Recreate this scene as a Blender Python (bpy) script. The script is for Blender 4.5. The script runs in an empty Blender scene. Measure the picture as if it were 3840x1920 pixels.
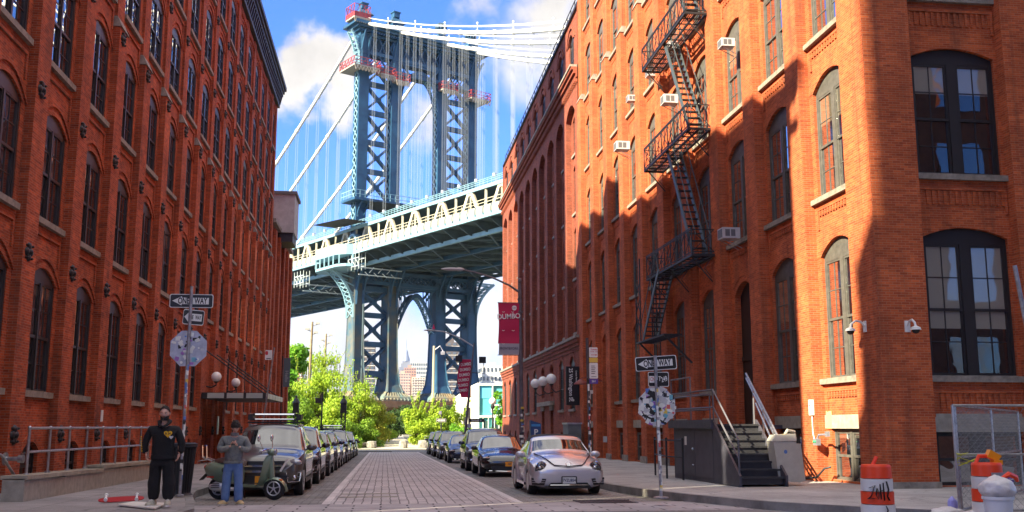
import bpy, bmesh, math, random
from math import sin, cos, pi, radians, sqrt, atan2
from mathutils import Vector, Matrix, noise
random.seed(7)
scn = bpy.context.scene
COL = scn.collection
# ------------------------------------------------------------------ camera
cam_d = bpy.data.cameras.new('camera'); cam = bpy.data.objects.new('camera', cam_d); COL.objects.link(cam)
EYE = 1.43; FPX = 3800.0; SL = 0.0087
PITCH = math.atan(640/FPX); YAW = math.atan(478/FPX*cos(PITCH))
cam.location = (0, 0, EYE); cam.rotation_euler = (pi/2+PITCH, 0, -YAW)
cam_d.sensor_width = 36; cam_d.lens = 36*FPX/3840; cam_d.clip_end = 20000; cam_d.clip_start = 0.1
scn.camera = cam
# ------------------------------------------------------------------ sky and sun
SUN_EL = radians(32.0); TRAV = radians(33.0)          # light travels towards (+cos, +sin) in plan
sdir = Vector((-cos(TRAV)*cos(SUN_EL), -sin(TRAV)*cos(SUN_EL), sin(SUN_EL)))   # towards the sun
world = bpy.data.worlds.new('World'); scn.world = world; world.use_nodes = True
def nn(nt, typ, **kw):
    n = nt.nodes.new(typ)
    for k, v in kw.items():
        if k.startswith('i_'):
            key = k[2:]; key = int(key) if key.isdigit() else key.replace('_', ' ')
            n.inputs[key].default_value = v
        else: setattr(n, k, v)
    return n
def build_world():
    nt = world.node_tree; nt.nodes.clear(); L = nt.links.new
    sky = nn(nt, 'ShaderNodeTexSky', sky_type='NISHITA', sun_disc=False)
    sky.sun_elevation = SUN_EL; sky.sun_rotation = atan2(sdir.x, sdir.y)
    sky.air_density = 1.0; sky.dust_density = 0.6; sky.ozone_density = 2.0
    tc = nn(nt, 'ShaderNodeTexCoord')
    nz = nn(nt, 'ShaderNodeTexNoise', i_Scale=5.0, i_Detail=8.0, i_Roughness=0.6); L(tc.outputs['Generated'], nz.inputs['Vector'])
    nz2 = nn(nt, 'ShaderNodeTexNoise', i_Scale=16.0, i_Detail=8.0, i_Roughness=0.55); L(tc.outputs['Generated'], nz2.inputs['Vector'])
    sub = nn(nt, 'ShaderNodeVectorMath', operation='SUBTRACT'); L(nz2.outputs['Color'], sub.inputs[0]); sub.inputs[1].default_value = (.5, .5, .5)
    sc = nn(nt, 'ShaderNodeVectorMath', operation='SCALE'); L(sub.outputs[0], sc.inputs[0]); sc.inputs['Scale'].default_value = 0.10
    ad = nn(nt, 'ShaderNodeVectorMath', operation='ADD'); L(tc.outputs['Generated'], ad.inputs[0]); L(sc.outputs[0], ad.inputs[1])
    def dirv(px, py):
        x = (px-1920)/FPX; z = -(py-960)/FPX
        v = cam.rotation_euler.to_matrix() @ Vector((x, z, -1)); return v.normalized()
    acc = None
    for px, py, r, soft in CLOUDS:
        d = nn(nt, 'ShaderNodeVectorMath', operation='DISTANCE'); L(ad.outputs[0], d.inputs[0]); d.inputs[1].default_value = dirv(px, py)
        m = nn(nt, 'ShaderNodeMapRange', interpolation_type='SMOOTHSTEP'); L(d.outputs['Value'], m.inputs['Value'])
        m.inputs['From Min'].default_value = r/FPX+soft; m.inputs['From Max'].default_value = r/FPX-soft*0.6
        if acc is None: acc = m.outputs[0]
        else:
            mx = nn(nt, 'ShaderNodeMath', operation='MAXIMUM'); L(acc, mx.inputs[0]); L(m.outputs[0], mx.inputs[1]); acc = mx.outputs[0]
    # loose cloud everywhere, thicker low over the horizon and behind the viewer
    sp = nn(nt, 'ShaderNodeSeparateXYZ'); L(tc.outputs['Generated'], sp.inputs[0])
    low = nn(nt, 'ShaderNodeMapRange'); L(sp.outputs['Z'], low.inputs['Value'])
    for k, v in (('From Min', .30), ('From Max', .08), ('To Min', -.10), ('To Max', .22)): low.inputs[k].default_value = v
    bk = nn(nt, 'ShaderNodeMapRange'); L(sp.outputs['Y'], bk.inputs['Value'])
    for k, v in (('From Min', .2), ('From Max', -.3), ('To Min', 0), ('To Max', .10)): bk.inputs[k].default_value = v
    a1 = nn(nt, 'ShaderNodeMath', operation='ADD'); L(nz.outputs['Fac'], a1.inputs[0]); L(low.outputs[0], a1.inputs[1])
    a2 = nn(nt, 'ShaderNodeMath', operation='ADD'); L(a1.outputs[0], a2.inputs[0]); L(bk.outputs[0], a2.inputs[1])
    th = nn(nt, 'ShaderNodeMapRange', interpolation_type='SMOOTHSTEP'); L(a2.outputs[0], th.inputs['Value'])
    for k, v in (('From Min', .59), ('From Max', .76), ('To Max', .9)): th.inputs[k].default_value = v
    mx = nn(nt, 'ShaderNodeMath', operation='MAXIMUM'); L(acc, mx.inputs[0]); L(th.outputs[0], mx.inputs[1])
    shade = nn(nt, 'ShaderNodeMapRange'); L(nz2.outputs['Fac'], shade.inputs['Value'])
    for k, v in (('From Min', .3), ('From Max', .62), ('To Min', .74), ('To Max', 1.0)): shade.inputs[k].default_value = v
    # extra cloud overhead and behind the viewer, unseen, added to brighten the shade
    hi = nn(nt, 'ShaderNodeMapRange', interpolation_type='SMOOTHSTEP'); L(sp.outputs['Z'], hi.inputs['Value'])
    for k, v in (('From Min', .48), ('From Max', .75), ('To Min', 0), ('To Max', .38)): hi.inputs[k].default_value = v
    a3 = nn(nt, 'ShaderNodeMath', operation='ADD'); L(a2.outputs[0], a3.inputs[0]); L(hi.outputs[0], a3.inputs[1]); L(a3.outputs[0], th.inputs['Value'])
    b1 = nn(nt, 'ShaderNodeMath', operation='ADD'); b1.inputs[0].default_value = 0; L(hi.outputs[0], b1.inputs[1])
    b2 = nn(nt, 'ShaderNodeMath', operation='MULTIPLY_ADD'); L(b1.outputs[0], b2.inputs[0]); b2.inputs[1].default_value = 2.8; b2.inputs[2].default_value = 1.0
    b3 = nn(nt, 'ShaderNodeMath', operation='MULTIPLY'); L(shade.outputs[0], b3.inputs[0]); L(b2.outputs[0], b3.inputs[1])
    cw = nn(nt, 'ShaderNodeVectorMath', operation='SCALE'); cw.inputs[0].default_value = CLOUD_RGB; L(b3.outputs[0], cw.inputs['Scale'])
    tint = nn(nt, 'ShaderNodeMix', data_type='RGBA', blend_type='MULTIPLY'); tint.inputs[0].default_value = 1.0
    L(sky.outputs[0], tint.inputs[6]); tint.inputs[7].default_value = SKY_TINT
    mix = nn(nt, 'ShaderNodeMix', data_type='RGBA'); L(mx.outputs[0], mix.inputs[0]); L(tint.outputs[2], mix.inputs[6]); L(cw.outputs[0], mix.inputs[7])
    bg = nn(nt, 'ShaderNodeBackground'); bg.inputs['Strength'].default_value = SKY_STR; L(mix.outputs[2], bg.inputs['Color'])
    out = nn(nt, 'ShaderNodeOutputWorld'); L(bg.outputs[0], out.inputs[0])
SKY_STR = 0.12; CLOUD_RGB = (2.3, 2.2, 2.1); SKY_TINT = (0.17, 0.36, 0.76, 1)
CLOUDS = [(1120, 270, 120, .012), (1230, 260, 105, .012), (1060, 220, 60, .012), (1290, 330, 80, .014), (1100, 340, 90, .012), (1010, 400, 60, .014), (1590, 480, 40, .025),
          (2060, 60, 110, .03), (1980, 150, 80, .035), (2130, 160, 110, .03), (1960, 250, 50, .04), (1760, 30, 30, .02), (1440, 1480, 110, .03), (1660, 1330, 90, .05), (1850, 1180, 120, .06), (1100, 1500, 120, .05), (1170, 1290, 50, .05)]
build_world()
sun_d = bpy.data.lights.new('sun', 'SUN'); sun_d.energy = 5.0; sun_d.angle = radians(0.5); sun_d.color = (1.0, 0.88, 0.62)
sun = bpy.data.objects.new('sun', sun_d); COL.objects.link(sun); sun.location = (-60, -40, 60)
sun.rotation_euler = sdir.to_track_quat('Z', 'Y').to_euler()
scn.view_settings.view_transform = 'Standard'; scn.view_settings.look = 'None'
scn.view_settings.exposure = 2.0; scn.view_settings.gamma = 1.0
scn.cycles.blur_glossy = 0.0; scn.cycles.sample_clamp_indirect = 40.0
# ------------------------------------------------------------------ mesh helpers
def V(*a): return Vector(a)
class MB:
    def __init__(s): s.v = []; s.f = []
    def add(s, vs, fs):
        o = len(s.v); s.v.extend([tuple(p) for p in vs]); s.f.extend([[i+o for i in f] for f in fs]); return s
    def poly(s, *p): return s.add(p, [list(range(len(p)))])
    def box(s, x0, x1, y0, y1, z0, z1):
        return s.add([(x0,y0,z0),(x1,y0,z0),(x1,y1,z0),(x0,y1,z0),(x0,y0,z1),(x1,y0,z1),(x1,y1,z1),(x0,y1,z1)],
                     [[0,3,2,1],[4,5,6,7],[0,1,5,4],[1,2,6,5],[2,3,7,6],[3,0,4,7]])
    def hexa(s, lo, hi):      # two loops of equal length
        n = len(lo); return s.add(list(lo)+list(hi), [list(range(n))[::-1], list(range(n, 2*n))]+[[i,(i+1)%n,n+(i+1)%n,n+i] for i in range(n)])
    def beam(s, p, q, w, h=None, up=(0,0,1)):
        p = Vector(p); q = Vector(q); h = w if h is None else h
        d = (q-p).normalized(); u = Vector(up)
        if abs(d.dot(u)) > .98: u = Vector((1,0,0))
        a = d.cross(u).normalized()*w/2; b = a.cross(d).normalized()*h/2
        return s.hexa([p-a-b,p+a-b,p+a+b,p-a+b],[q-a-b,q+a-b,q+a+b,q-a+b])
    def tube(s, pts, r, n=8, caps=True):
        pts = [Vector(p) for p in pts]; R = r if isinstance(r, (list, tuple)) else [r]*len(pts)
        vs = []; fs = []; a = None
        for i, p in enumerate(pts):
            d = (pts[min(i+1,len(pts)-1)]-pts[max(i-1,0)]).normalized()
            if a is None:
                a = d.cross(Vector((0,0,1)) if abs(d.z) < .95 else Vector((1,0,0))).normalized()
            else:
                a = (a-d*a.dot(d)).normalized()
            b = d.cross(a)
            for k in range(n):
                t = 2*pi*k/n; vs.append(p+(a*cos(t)+b*sin(t))*R[i])
        for i in range(len(pts)-1):
            for k in range(n): fs.append([i*n+k, i*n+(k+1)%n, (i+1)*n+(k+1)%n, (i+1)*n+k])
        if caps: fs.append(list(range(n))[::-1]); fs.append([(len(pts)-1)*n+k for k in range(n)])
        return s.add(vs, fs)
    def lathe(s, prof, c=(0,0,0), ax='z', n=16, sx=1, sy=1):   # prof: (r, h)
        vs = []; fs = []
        for r, h in prof:
            for k in range(n):
                t = 2*pi*k/n; x, y = r*cos(t)*sx, r*sin(t)*sy
                p = (x,y,h) if ax == 'z' else ((h,x,y) if ax == 'x' else (x,h,y))
                vs.append((p[0]+c[0],p[1]+c[1],p[2]+c[2]))
        m = len(prof)
        for i in range(m-1):
            for k in range(n): fs.append([i*n+k, i*n+(k+1)%n, (i+1)*n+(k+1)%n, (i+1)*n+k])
        if prof[0][0] > 1e-5: fs.append(list(range(n))[::-1])
        if prof[-1][0] > 1e-5: fs.append([(m-1)*n+k for k in range(n)])
        return s.add(vs, fs)
    def sph(s, c, r, sc=(1,1,1), n=12, m=8):
        vs = []; fs = []
        for i in range(m+1):
            ph = pi*i/m
            for k in range(n):
                t = 2*pi*k/n; vs.append((c[0]+r*sc[0]*sin(ph)*cos(t), c[1]+r*sc[1]*sin(ph)*sin(t), c[2]+r*sc[2]*cos(ph)))
        for i in range(m):
            for k in range(n): fs.append([i*n+k, i*n+(k+1)%n, (i+1)*n+(k+1)%n, (i+1)*n+k])
        return s.add(vs, fs)
    def grid(s, rows):
        n = len(rows[0]); vs = [p for r in rows for p in r]
        return s.add(vs, [[i*n+j, i*n+j+1, (i+1)*n+j+1, (i+1)*n+j] for i in range(len(rows)-1) for j in range(n-1)])
    def disc(s, c, r, ax, n=16, sy=1.0):
        ax = Vector(ax).normalized(); a = ax.cross(Vector((0,0,1)) if abs(ax.z) < .9 else Vector((1,0,0))).normalized(); b = ax.cross(a)
        return s.poly(*[Vector(c)+a*r*cos(2*pi*k/n)+b*r*sy*sin(2*pi*k/n) for k in range(n)])
    def cyl(s, p, q, r, n=12, r2=None): return s.tube([p, q], [r, r if r2 is None else r2], n)
    def xf(s, M):
        s.v = [tuple(M @ Vector(p)) for p in s.v]; return s
    def merge(s, o, M=None):
        return s.add([tuple(M @ Vector(p)) for p in o.v] if M else o.v, o.f)
    def mesh(s, name, mat, smooth=False, off=None, weld=False):
        me = bpy.data.meshes.new(name)
        vs = s.v if off is None else [(p[0]-off[0], p[1]-off[1], p[2]-off[2]) for p in s.v]
        me.from_pydata(vs, [], s.f)
        if mat: me.materials.append(mat)
        if weld:
            bm = bmesh.new(); bm.from_mesh(me); bmesh.ops.remove_doubles(bm, verts=bm.verts, dist=weld if weld is not True else 1e-4)
            bmesh.ops.recalc_face_normals(bm, faces=bm.faces); bm.to_mesh(me); bm.free()
        if smooth:
            for p in me.polygons: p.use_smooth = True
            if smooth != 'all':
                try: me.set_sharp_from_angle(angle=radians(40))
                except Exception: pass
        me.update(); return me
def tag(o, label=None, cat=None, group=None, kind=None):
    if label: o['label'] = label
    if cat: o['category'] = cat
    if group: o['group'] = group
    if kind: o['kind'] = kind
    return o
def thing(name, label, cat, loc=(0,0,0), rotz=0, group=None):
    o = bpy.data.objects.new(name, None); o.empty_display_size = .2; COL.objects.link(o)
    o.location = loc; o.rotation_euler = (0,0,rotz); tag(o, label, cat, group); return o
def part(name, mb, mat, parent=None, smooth=False, world=False, label=None, weld=False, loc=None, rot=None):
    off = None
    if world and parent:
        r = parent
        off = Vector((0,0,0))
        while r is not None: off += r.location; r = r.parent
    me = mb if isinstance(mb, bpy.types.Mesh) else mb.mesh(name, mat, smooth, off, weld)
    o = bpy.data.objects.new(name, me); COL.objects.link(o)
    if parent: o.parent = parent
    if loc is not None: o.location = loc
    if rot is not None: o.rotation_euler = rot
    if label: o['label'] = label
    return o
def single(name, mb, mat, label, cat, loc=(0,0,0), rot=None, group=None, smooth=False, kind=None, world=False, weld=False):
    me = mb if isinstance(mb, bpy.types.Mesh) else mb.mesh(name, mat, smooth, loc if world else None, weld)
    o = bpy.data.objects.new(name, me); COL.objects.link(o); o.location = loc
    if rot is not None: o.rotation_euler = rot
    return tag(o, label, cat, group, kind)
def struct(name, mb, mat, smooth=False):
    o = bpy.data.objects.new(name, mb.mesh(name, mat, smooth)); COL.objects.link(o); o['kind'] = 'structure'; return o
def dup(root, loc, rotz=None, label=None, group=None):
    r = root.copy(); COL.objects.link(r); r.location = loc
    if rotz is not None: r.rotation_euler = (0,0,rotz)
    if label: r['label'] = label
    if group: r['group'] = group
    for ch in list(root.children):
        c = ch.copy(); COL.objects.link(c); c.parent = r
        for g in list(ch.children):
            d = g.copy(); COL.objects.link(d); d.parent = c
    return r
def text_mesh(txt, size, mat, name='lettering', ext=0.002, align='CENTER', sx=1.0, shear=0.0, bold=.018):
    cu = bpy.data.curves.new(name, 'FONT'); cu.body = txt; cu.size = size; cu.extrude = ext; cu.align_x = align; cu.align_y = 'CENTER'; cu.shear = shear; cu.offset = size*bold
    tmp = bpy.data.objects.new('tmp', cu); COL.objects.link(tmp)
    dg = bpy.context.evaluated_depsgraph_get(); me = bpy.data.meshes.new_from_object(tmp.evaluated_get(dg)); bpy.data.objects.remove(tmp)
    me.name = name
    for v in me.vertices: v.co.x *= sx
    me.materials.clear(); me.materials.append(mat); return me
def text(txt, size, mat, parent, loc, rot=(pi/2,0,0), name='lettering', sx=1.0, **k):
    return part(name, text_mesh(txt, size, mat, name, sx=sx, **k), None, parent, loc=loc, rot=rot)
def gz(y, h=0): # road level
    return h-SL*y if y < 108 else h-SL*108
# ------------------------------------------------------------------ materials
MATS = {}
def mat(name, rgb, rough=.6, metal=0, bump=0, bscale=20, var=0, vscale=3, spec=None, coat=0, emit=None, rgb2=None, objrand=0, trans=0):
    if name in MATS: return MATS[name]
    m = bpy.data.materials.new(name); MATS[name] = m; m.use_nodes = True; nt = m.node_tree; L = nt.links.new
    b = nt.nodes['Principled BSDF']; b.inputs['Base Color'].default_value = (*rgb, 1); b.inputs['Roughness'].default_value = rough; b.inputs['Metallic'].default_value = metal
    if spec is not None: b.inputs['Specular IOR Level'].default_value = spec
    if coat: b.inputs['Coat Weight'].default_value = coat; b.inputs['Coat Roughness'].default_value = .03
    if trans: b.inputs['Transmission Weight'].default_value = trans
    if emit: b.inputs['Emission Color'].default_value = (*emit[0], 1); b.inputs['Emission Strength'].default_value = emit[1]
    if var or bump or rgb2 or objrand:
        g = nn(nt, 'ShaderNodeTexCoord')
        nz = nn(nt, 'ShaderNodeTexNoise', i_Scale=vscale, i_Detail=6.0, i_Roughness=.62); L(g.outputs['Object'], nz.inputs['Vector'])
        c2 = rgb2 or tuple(max(0, c*(1-var)) for c in rgb); c1 = rgb if rgb2 else tuple(min(1, c*(1+var*.6)) for c in rgb)
        mr = nn(nt, 'ShaderNodeMapRange'); L(nz.outputs['Fac'], mr.inputs['Value']); mr.inputs['From Min'].default_value = .35; mr.inputs['From Max'].default_value = .65
        mx = nn(nt, 'ShaderNodeMix', data_type='RGBA'); L(mr.outputs[0], mx.inputs[0]); mx.inputs[6].default_value = (*c1, 1); mx.inputs[7].default_value = (*c2, 1)
        L(mx.outputs[2], b.inputs['Base Color'])
        if bump:
            n2 = nn(nt, 'ShaderNodeTexNoise', i_Scale=bscale, i_Detail=4.0); L(g.outputs['Object'], n2.inputs['Vector'])
            bp = nn(nt, 'ShaderNodeBump', i_Strength=bump, i_Distance=.02); L(n2.outputs['Fac'], bp.inputs['Height']); L(bp.outputs[0], b.inputs['Normal'])
    return m
def brick(name, c1, c2, mortar, stain=(.10,.05,.035), bw=.20, bh=.062, var=.5, efflo=.15, msize=.10):
    m = bpy.data.materials.new(name); MATS[name] = m; m.use_nodes = True; nt = m.node_tree; L = nt.links.new; b = nt.nodes['Principled BSDF']
    g = nn(nt, 'ShaderNodeNewGeometry'); sp = nn(nt, 'ShaderNodeSeparateXYZ'); L(g.outputs['Position'], sp.inputs[0])
    sn = nn(nt, 'ShaderNodeSeparateXYZ'); L(g.outputs['True Normal'], sn.inputs[0])
    ab = nn(nt, 'ShaderNodeMath', operation='ABSOLUTE'); L(sn.outputs['X'], ab.inputs[0])
    gt = nn(nt, 'ShaderNodeMath', operation='GREATER_THAN'); L(ab.outputs[0], gt.inputs[0]); gt.inputs[1].default_value = .6
    mu = nn(nt, 'ShaderNodeMix', data_type='FLOAT'); L(gt.outputs[0], mu.inputs[0]); L(sp.outputs['X'], mu.inputs[2]); L(sp.outputs['Y'], mu.inputs[3])
    cb = nn(nt, 'ShaderNodeCombineXYZ'); L(mu.outputs[0], cb.inputs['X']); L(sp.outputs['Z'], cb.inputs['Y'])
    br = nn(nt, 'ShaderNodeTexBrick', offset=.5, squash=1.0); L(cb.outputs[0], br.inputs['Vector'])
    br.inputs['Color1'].default_value = (*c1, 1); br.inputs['Color2'].default_value = (*c2, 1); br.inputs['Mortar'].default_value = (*mortar, 1)
    br.inputs['Scale'].default_value = 1.0; br.inputs['Brick Width'].default_value = bw; br.inputs['Row Height'].default_value = bh; br.inputs['Mortar Size'].default_value = bh*msize; br.inputs['Mortar Smooth'].default_value = .3; br.inputs['Bias'].default_value = -.1
    # tone blotches, runs of staining, pale repointed patches
    n1 = nn(nt, 'ShaderNodeTexNoise', i_Scale=.9, i_Detail=7.0, i_Roughness=.65); L(g.outputs['Position'], n1.inputs['Vector'])
    mp = nn(nt, 'ShaderNodeMapping'); mp.inputs['Scale'].default_value = (2.2, 2.2, .22); L(g.outputs['Position'], mp.inputs['Vector'])
    n2 = nn(nt, 'ShaderNodeTexNoise', i_Scale=1.0, i_Detail=6.0, i_Roughness=.6); L(mp.outputs[0], n2.inputs['Vector'])
    r1 = nn(nt, 'ShaderNodeMapRange'); L(n1.outputs['Fac'], r1.inputs['Value'])
    for k, v in (('From Min', .3), ('From Max', .7), ('To Min', 1-var*.45), ('To Max', 1+var*.4)): r1.inputs[k].default_value = v
    sc = nn(nt, 'ShaderNodeVectorMath', operation='SCALE'); L(br.outputs['Color'], sc.inputs[0]); L(r1.outputs[0], sc.inputs['Scale'])
    r2 = nn(nt, 'ShaderNodeMapRange'); L(n2.outputs['Fac'], r2.inputs['Value'])
    for k, v in (('From Min', .50), ('From Max', .74), ('To Min', 0), ('To Max', .62)): r2.inputs[k].default_value = v
    m1 = nn(nt, 'ShaderNodeMix', data_type='RGBA'); L(r2.outputs[0], m1.inputs[0]); L(sc.outputs[0], m1.inputs[6]); m1.inputs[7].default_value = (*stain, 1)
    wn = nn(nt, 'ShaderNodeTexWhiteNoise', noise_dimensions='3D')
    sv = nn(nt, 'ShaderNodeVectorMath', operation='DIVIDE'); L(cb.outputs[0], sv.inputs[0]); sv.inputs[1].default_value = (bw*1.5, bh, 1)
    fl = nn(nt, 'ShaderNodeVectorMath', operation='FLOOR'); L(sv.outputs[0], fl.inputs[0]); L(fl.outputs[0], wn.inputs['Vector'])
    r3 = nn(nt, 'ShaderNodeMapRange'); L(wn.outputs['Value'], r3.inputs['Value'])
    for k, v in (('From Min', .0), ('From Max', 1.0), ('To Min', 1-var*.28), ('To Max', 1+var*.2)): r3.inputs[k].default_value = v
    s2 = nn(nt, 'ShaderNodeVectorMath', operation='SCALE'); L(m1.outputs[2], s2.inputs[0]); L(r3.outputs[0], s2.inputs['Scale'])
    L(s2.outputs[0], b.inputs['Base Color']); b.inputs['Roughness'].default_value = .88; b.inputs['Specular IOR Level'].default_value = .25
    bp = nn(nt, 'ShaderNodeBump', i_Strength=.6, i_Distance=.012, invert=True); L(br.outputs['Fac'], bp.inputs['Height']); L(bp.outputs[0], b.inputs['Normal'])
    return m
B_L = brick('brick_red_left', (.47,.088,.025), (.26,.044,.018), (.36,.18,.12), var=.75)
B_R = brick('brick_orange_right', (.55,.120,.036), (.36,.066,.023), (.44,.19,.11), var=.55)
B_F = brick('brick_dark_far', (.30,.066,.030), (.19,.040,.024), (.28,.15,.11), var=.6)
STONE = mat('brownstone', (.27,.24,.20), .85, bump=.3, bscale=30, var=.35, vscale=4)
CONC = mat('concrete_lintel', (.33,.31,.26), .9, bump=.2, var=.2, vscale=5)
DARKMET = mat('dark_painted_metal', (.035,.032,.034), .5, var=.3)
IRON = mat('black_iron', (.018,.018,.02), .55, var=.3)
WINF_D = mat('window_frame_dark', (.03,.027,.03), .45)
WINF_G = mat('window_frame_grey', (.10,.095,.085), .6, var=.25, vscale=6)
GALV = mat('galvanised_steel', (.45,.46,.48), .35, .85, var=.25, vscale=8)
def glass(name, base=(.012,.014,.018), rough=.015, wav=.0015, blinds=0.0, bcol=(.30,.26,.18), spec=1.0, ior=1.7):
    m = bpy.data.materials.new(name); MATS[name] = m; m.use_nodes = True; nt = m.node_tree; L = nt.links.new; b = nt.nodes['Principled BSDF']
    b.inputs['Roughness'].default_value = rough; b.inputs['Specular IOR Level'].default_value = spec; b.inputs['IOR'].default_value = ior
    b.inputs['Base Color'].default_value = (*base, 1)
    g = nn(nt, 'ShaderNodeNewGeometry')
    nz = nn(nt, 'ShaderNodeTexNoise', i_Scale=1.6, i_Detail=1.0); L(g.outputs['Position'], nz.inputs['Vector'])
    bp = nn(nt, 'ShaderNodeBump', i_Strength=.5, i_Distance=wav*10); L(nz.outputs['Fac'], bp.inputs['Height']); L(bp.outputs[0], b.inputs['Normal'])
    if blinds:
        oi = nn(nt, 'ShaderNodeObjectInfo'); tc = nn(nt, 'ShaderNodeTexCoord'); sp = nn(nt, 'ShaderNodeSeparateXYZ'); L(tc.outputs['Generated'], sp.inputs[0])
        # blind pulled down to a height that differs from window to window
        a = nn(nt, 'ShaderNodeMapRange'); L(oi.outputs['Random'], a.inputs['Value'])
        for k, v in (('To Min', 1.25), ('To Max', 1.25-1.35*blinds)): a.inputs[k].default_value = v
        gt = nn(nt, 'ShaderNodeMath', operation='GREATER_THAN'); L(sp.outputs['Z'], gt.inputs[0]); L(a.outputs[0], gt.inputs[1])
        mx = nn(nt, 'ShaderNodeMix', data_type='RGBA'); L(gt.outputs[0], mx.inputs[0]); mx.inputs[6].default_value = (*base, 1); mx.inputs[7].default_value = (*bcol, 1); L(mx.outputs[2], b.inputs['Base Color'])
    return m
GL_L = glass('window_glass', blinds=.35, bcol=(.10,.09,.08), ior=2.7)
GL_R = glass('window_glass_shaded', blinds=.5, bcol=(.20,.18,.13), ior=3.6, wav=.0002, rough=.055)
GL_W = glass('window_glass_white_shade', blinds=1.1, bcol=(.26,.26,.23), wav=.0005)
# ------------------------------------------------------------------ facades
ZR = 0
def arc(uc, w, vs, rise, n=10):
    return [(uc-w/2+w*i/n, vs+rise*(1-(2*i/n-1)**2)) for i in range(n+1)]
def facade(mb, F, ua, ub, v0, v1, ops):
    """wall strip between ua..ub with openings (uc, w, vbottom, vspring, rise, depth, backed)"""
    q = lambda a, b, c, d, dd=0: mb.poly(F(a,c,dd), F(b,c,dd), F(b,d,dd), F(a,d,dd))
    z = v0
    for (uc, w, vb, vs, rise, dep, back) in sorted(ops, key=lambda o: o[2]):
        if vb > z+1e-4: q(ua, ub, z, vb)
        ul, ur = uc-w/2, uc+w/2; top = vs+rise+.02
        q(ua, ul, vb, top); q(ur, ub, vb, top)
        a = arc(uc, w, vs, rise)
        for (p, r) in zip(a[:-1], a[1:]):
            mb.poly(F(p[0],p[1],0), F(r[0],r[1],0), F(r[0],top,0), F(p[0],top,0))
            mb.poly(F(p[0],p[1],0), F(r[0],r[1],0), F(r[0],r[1],-dep), F(p[0],p[1],-dep))
        mb.poly(F(ul,vb,0), F(ul,vs,0), F(ul,vs,-dep), F(ul,vb,-dep)); mb.poly(F(ur,vb,0), F(ur,vs,0), F(ur,vs,-dep), F(ur,vb,-dep))
        mb.poly(F(ul,vb,0), F(ur,vb,0), F(ur,vb,-dep), F(ul,vb,-dep))
        if back: mb.poly(*([F(ul,vb,-dep), F(ur,vb,-dep)]+[F(p[0],p[1],-dep) for p in a[::-1]]))
        z = top
    if z < v1: q(ua, ub, z, v1)
def hood(mb, F, uc, w, vs, rise, o0, o1, d):
    """proud brick ring over an arch, from offset o0 to o1"""
    n = 12
    def pt(o, i):
        t = i/n; x = uc-(w/2+o)+(w+2*o)*t; return x, vs+(rise+o)*(1-(2*t-1)**2)
    for i in range(n):
        a, b, c, e = pt(o0,i), pt(o0,i+1), pt(o1,i+1), pt(o1,i)
        mb.poly(F(*a,d), F(*b,d), F(*c,d), F(*e,d)); mb.poly(F(*a,0), F(*b,0), F(*b,d), F(*a,d)); mb.poly(F(*e,0), F(*c,0), F(*c,d), F(*e,d))
def fbox(mb, F, u0, u1, v0, v1, d0, d1):
    mb.hexa([F(u0,v0,d0), F(u1,v0,d0), F(u1,v0,d1), F(u0,v0,d1)], [F(u0,v1,d0), F(u1,v1,d0), F(u1,v1,d1), F(u0,v1,d1)])
def apron(mb, F, uc, w, vt, h, d=.07, teeth=True):
    """corbelled panel under a sill: proud frame line and little teeth"""
    n = int(w/.17)
    fbox(mb, F, uc-w/2-.08, uc+w/2+.08, vt, vt+.07, 0, .05)
    fbox(mb, F, uc-w/2-.08, uc-w/2, vt-h, vt, 0, .045); fbox(mb, F, uc+w/2, uc+w/2+.08, vt-h, vt, 0, .045)
    if teeth:
        for i in range(n):
            u = uc-w/2+(i+.5)*w/n; fbox(mb, F, u-w/n*.27, u+w/n*.27, vt-.16, vt-.002, 0, .042)
def LF(X, sgn):  # facade frame on a plane x = X looking along sgn*x ; u is world y
    return lambda u, v, d: (X+sgn*d, u, v)
def SF(Y):       # facade on plane y = Y facing -y ; u is world x
    return lambda u, v, d: (u, Y-d, v)
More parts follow.
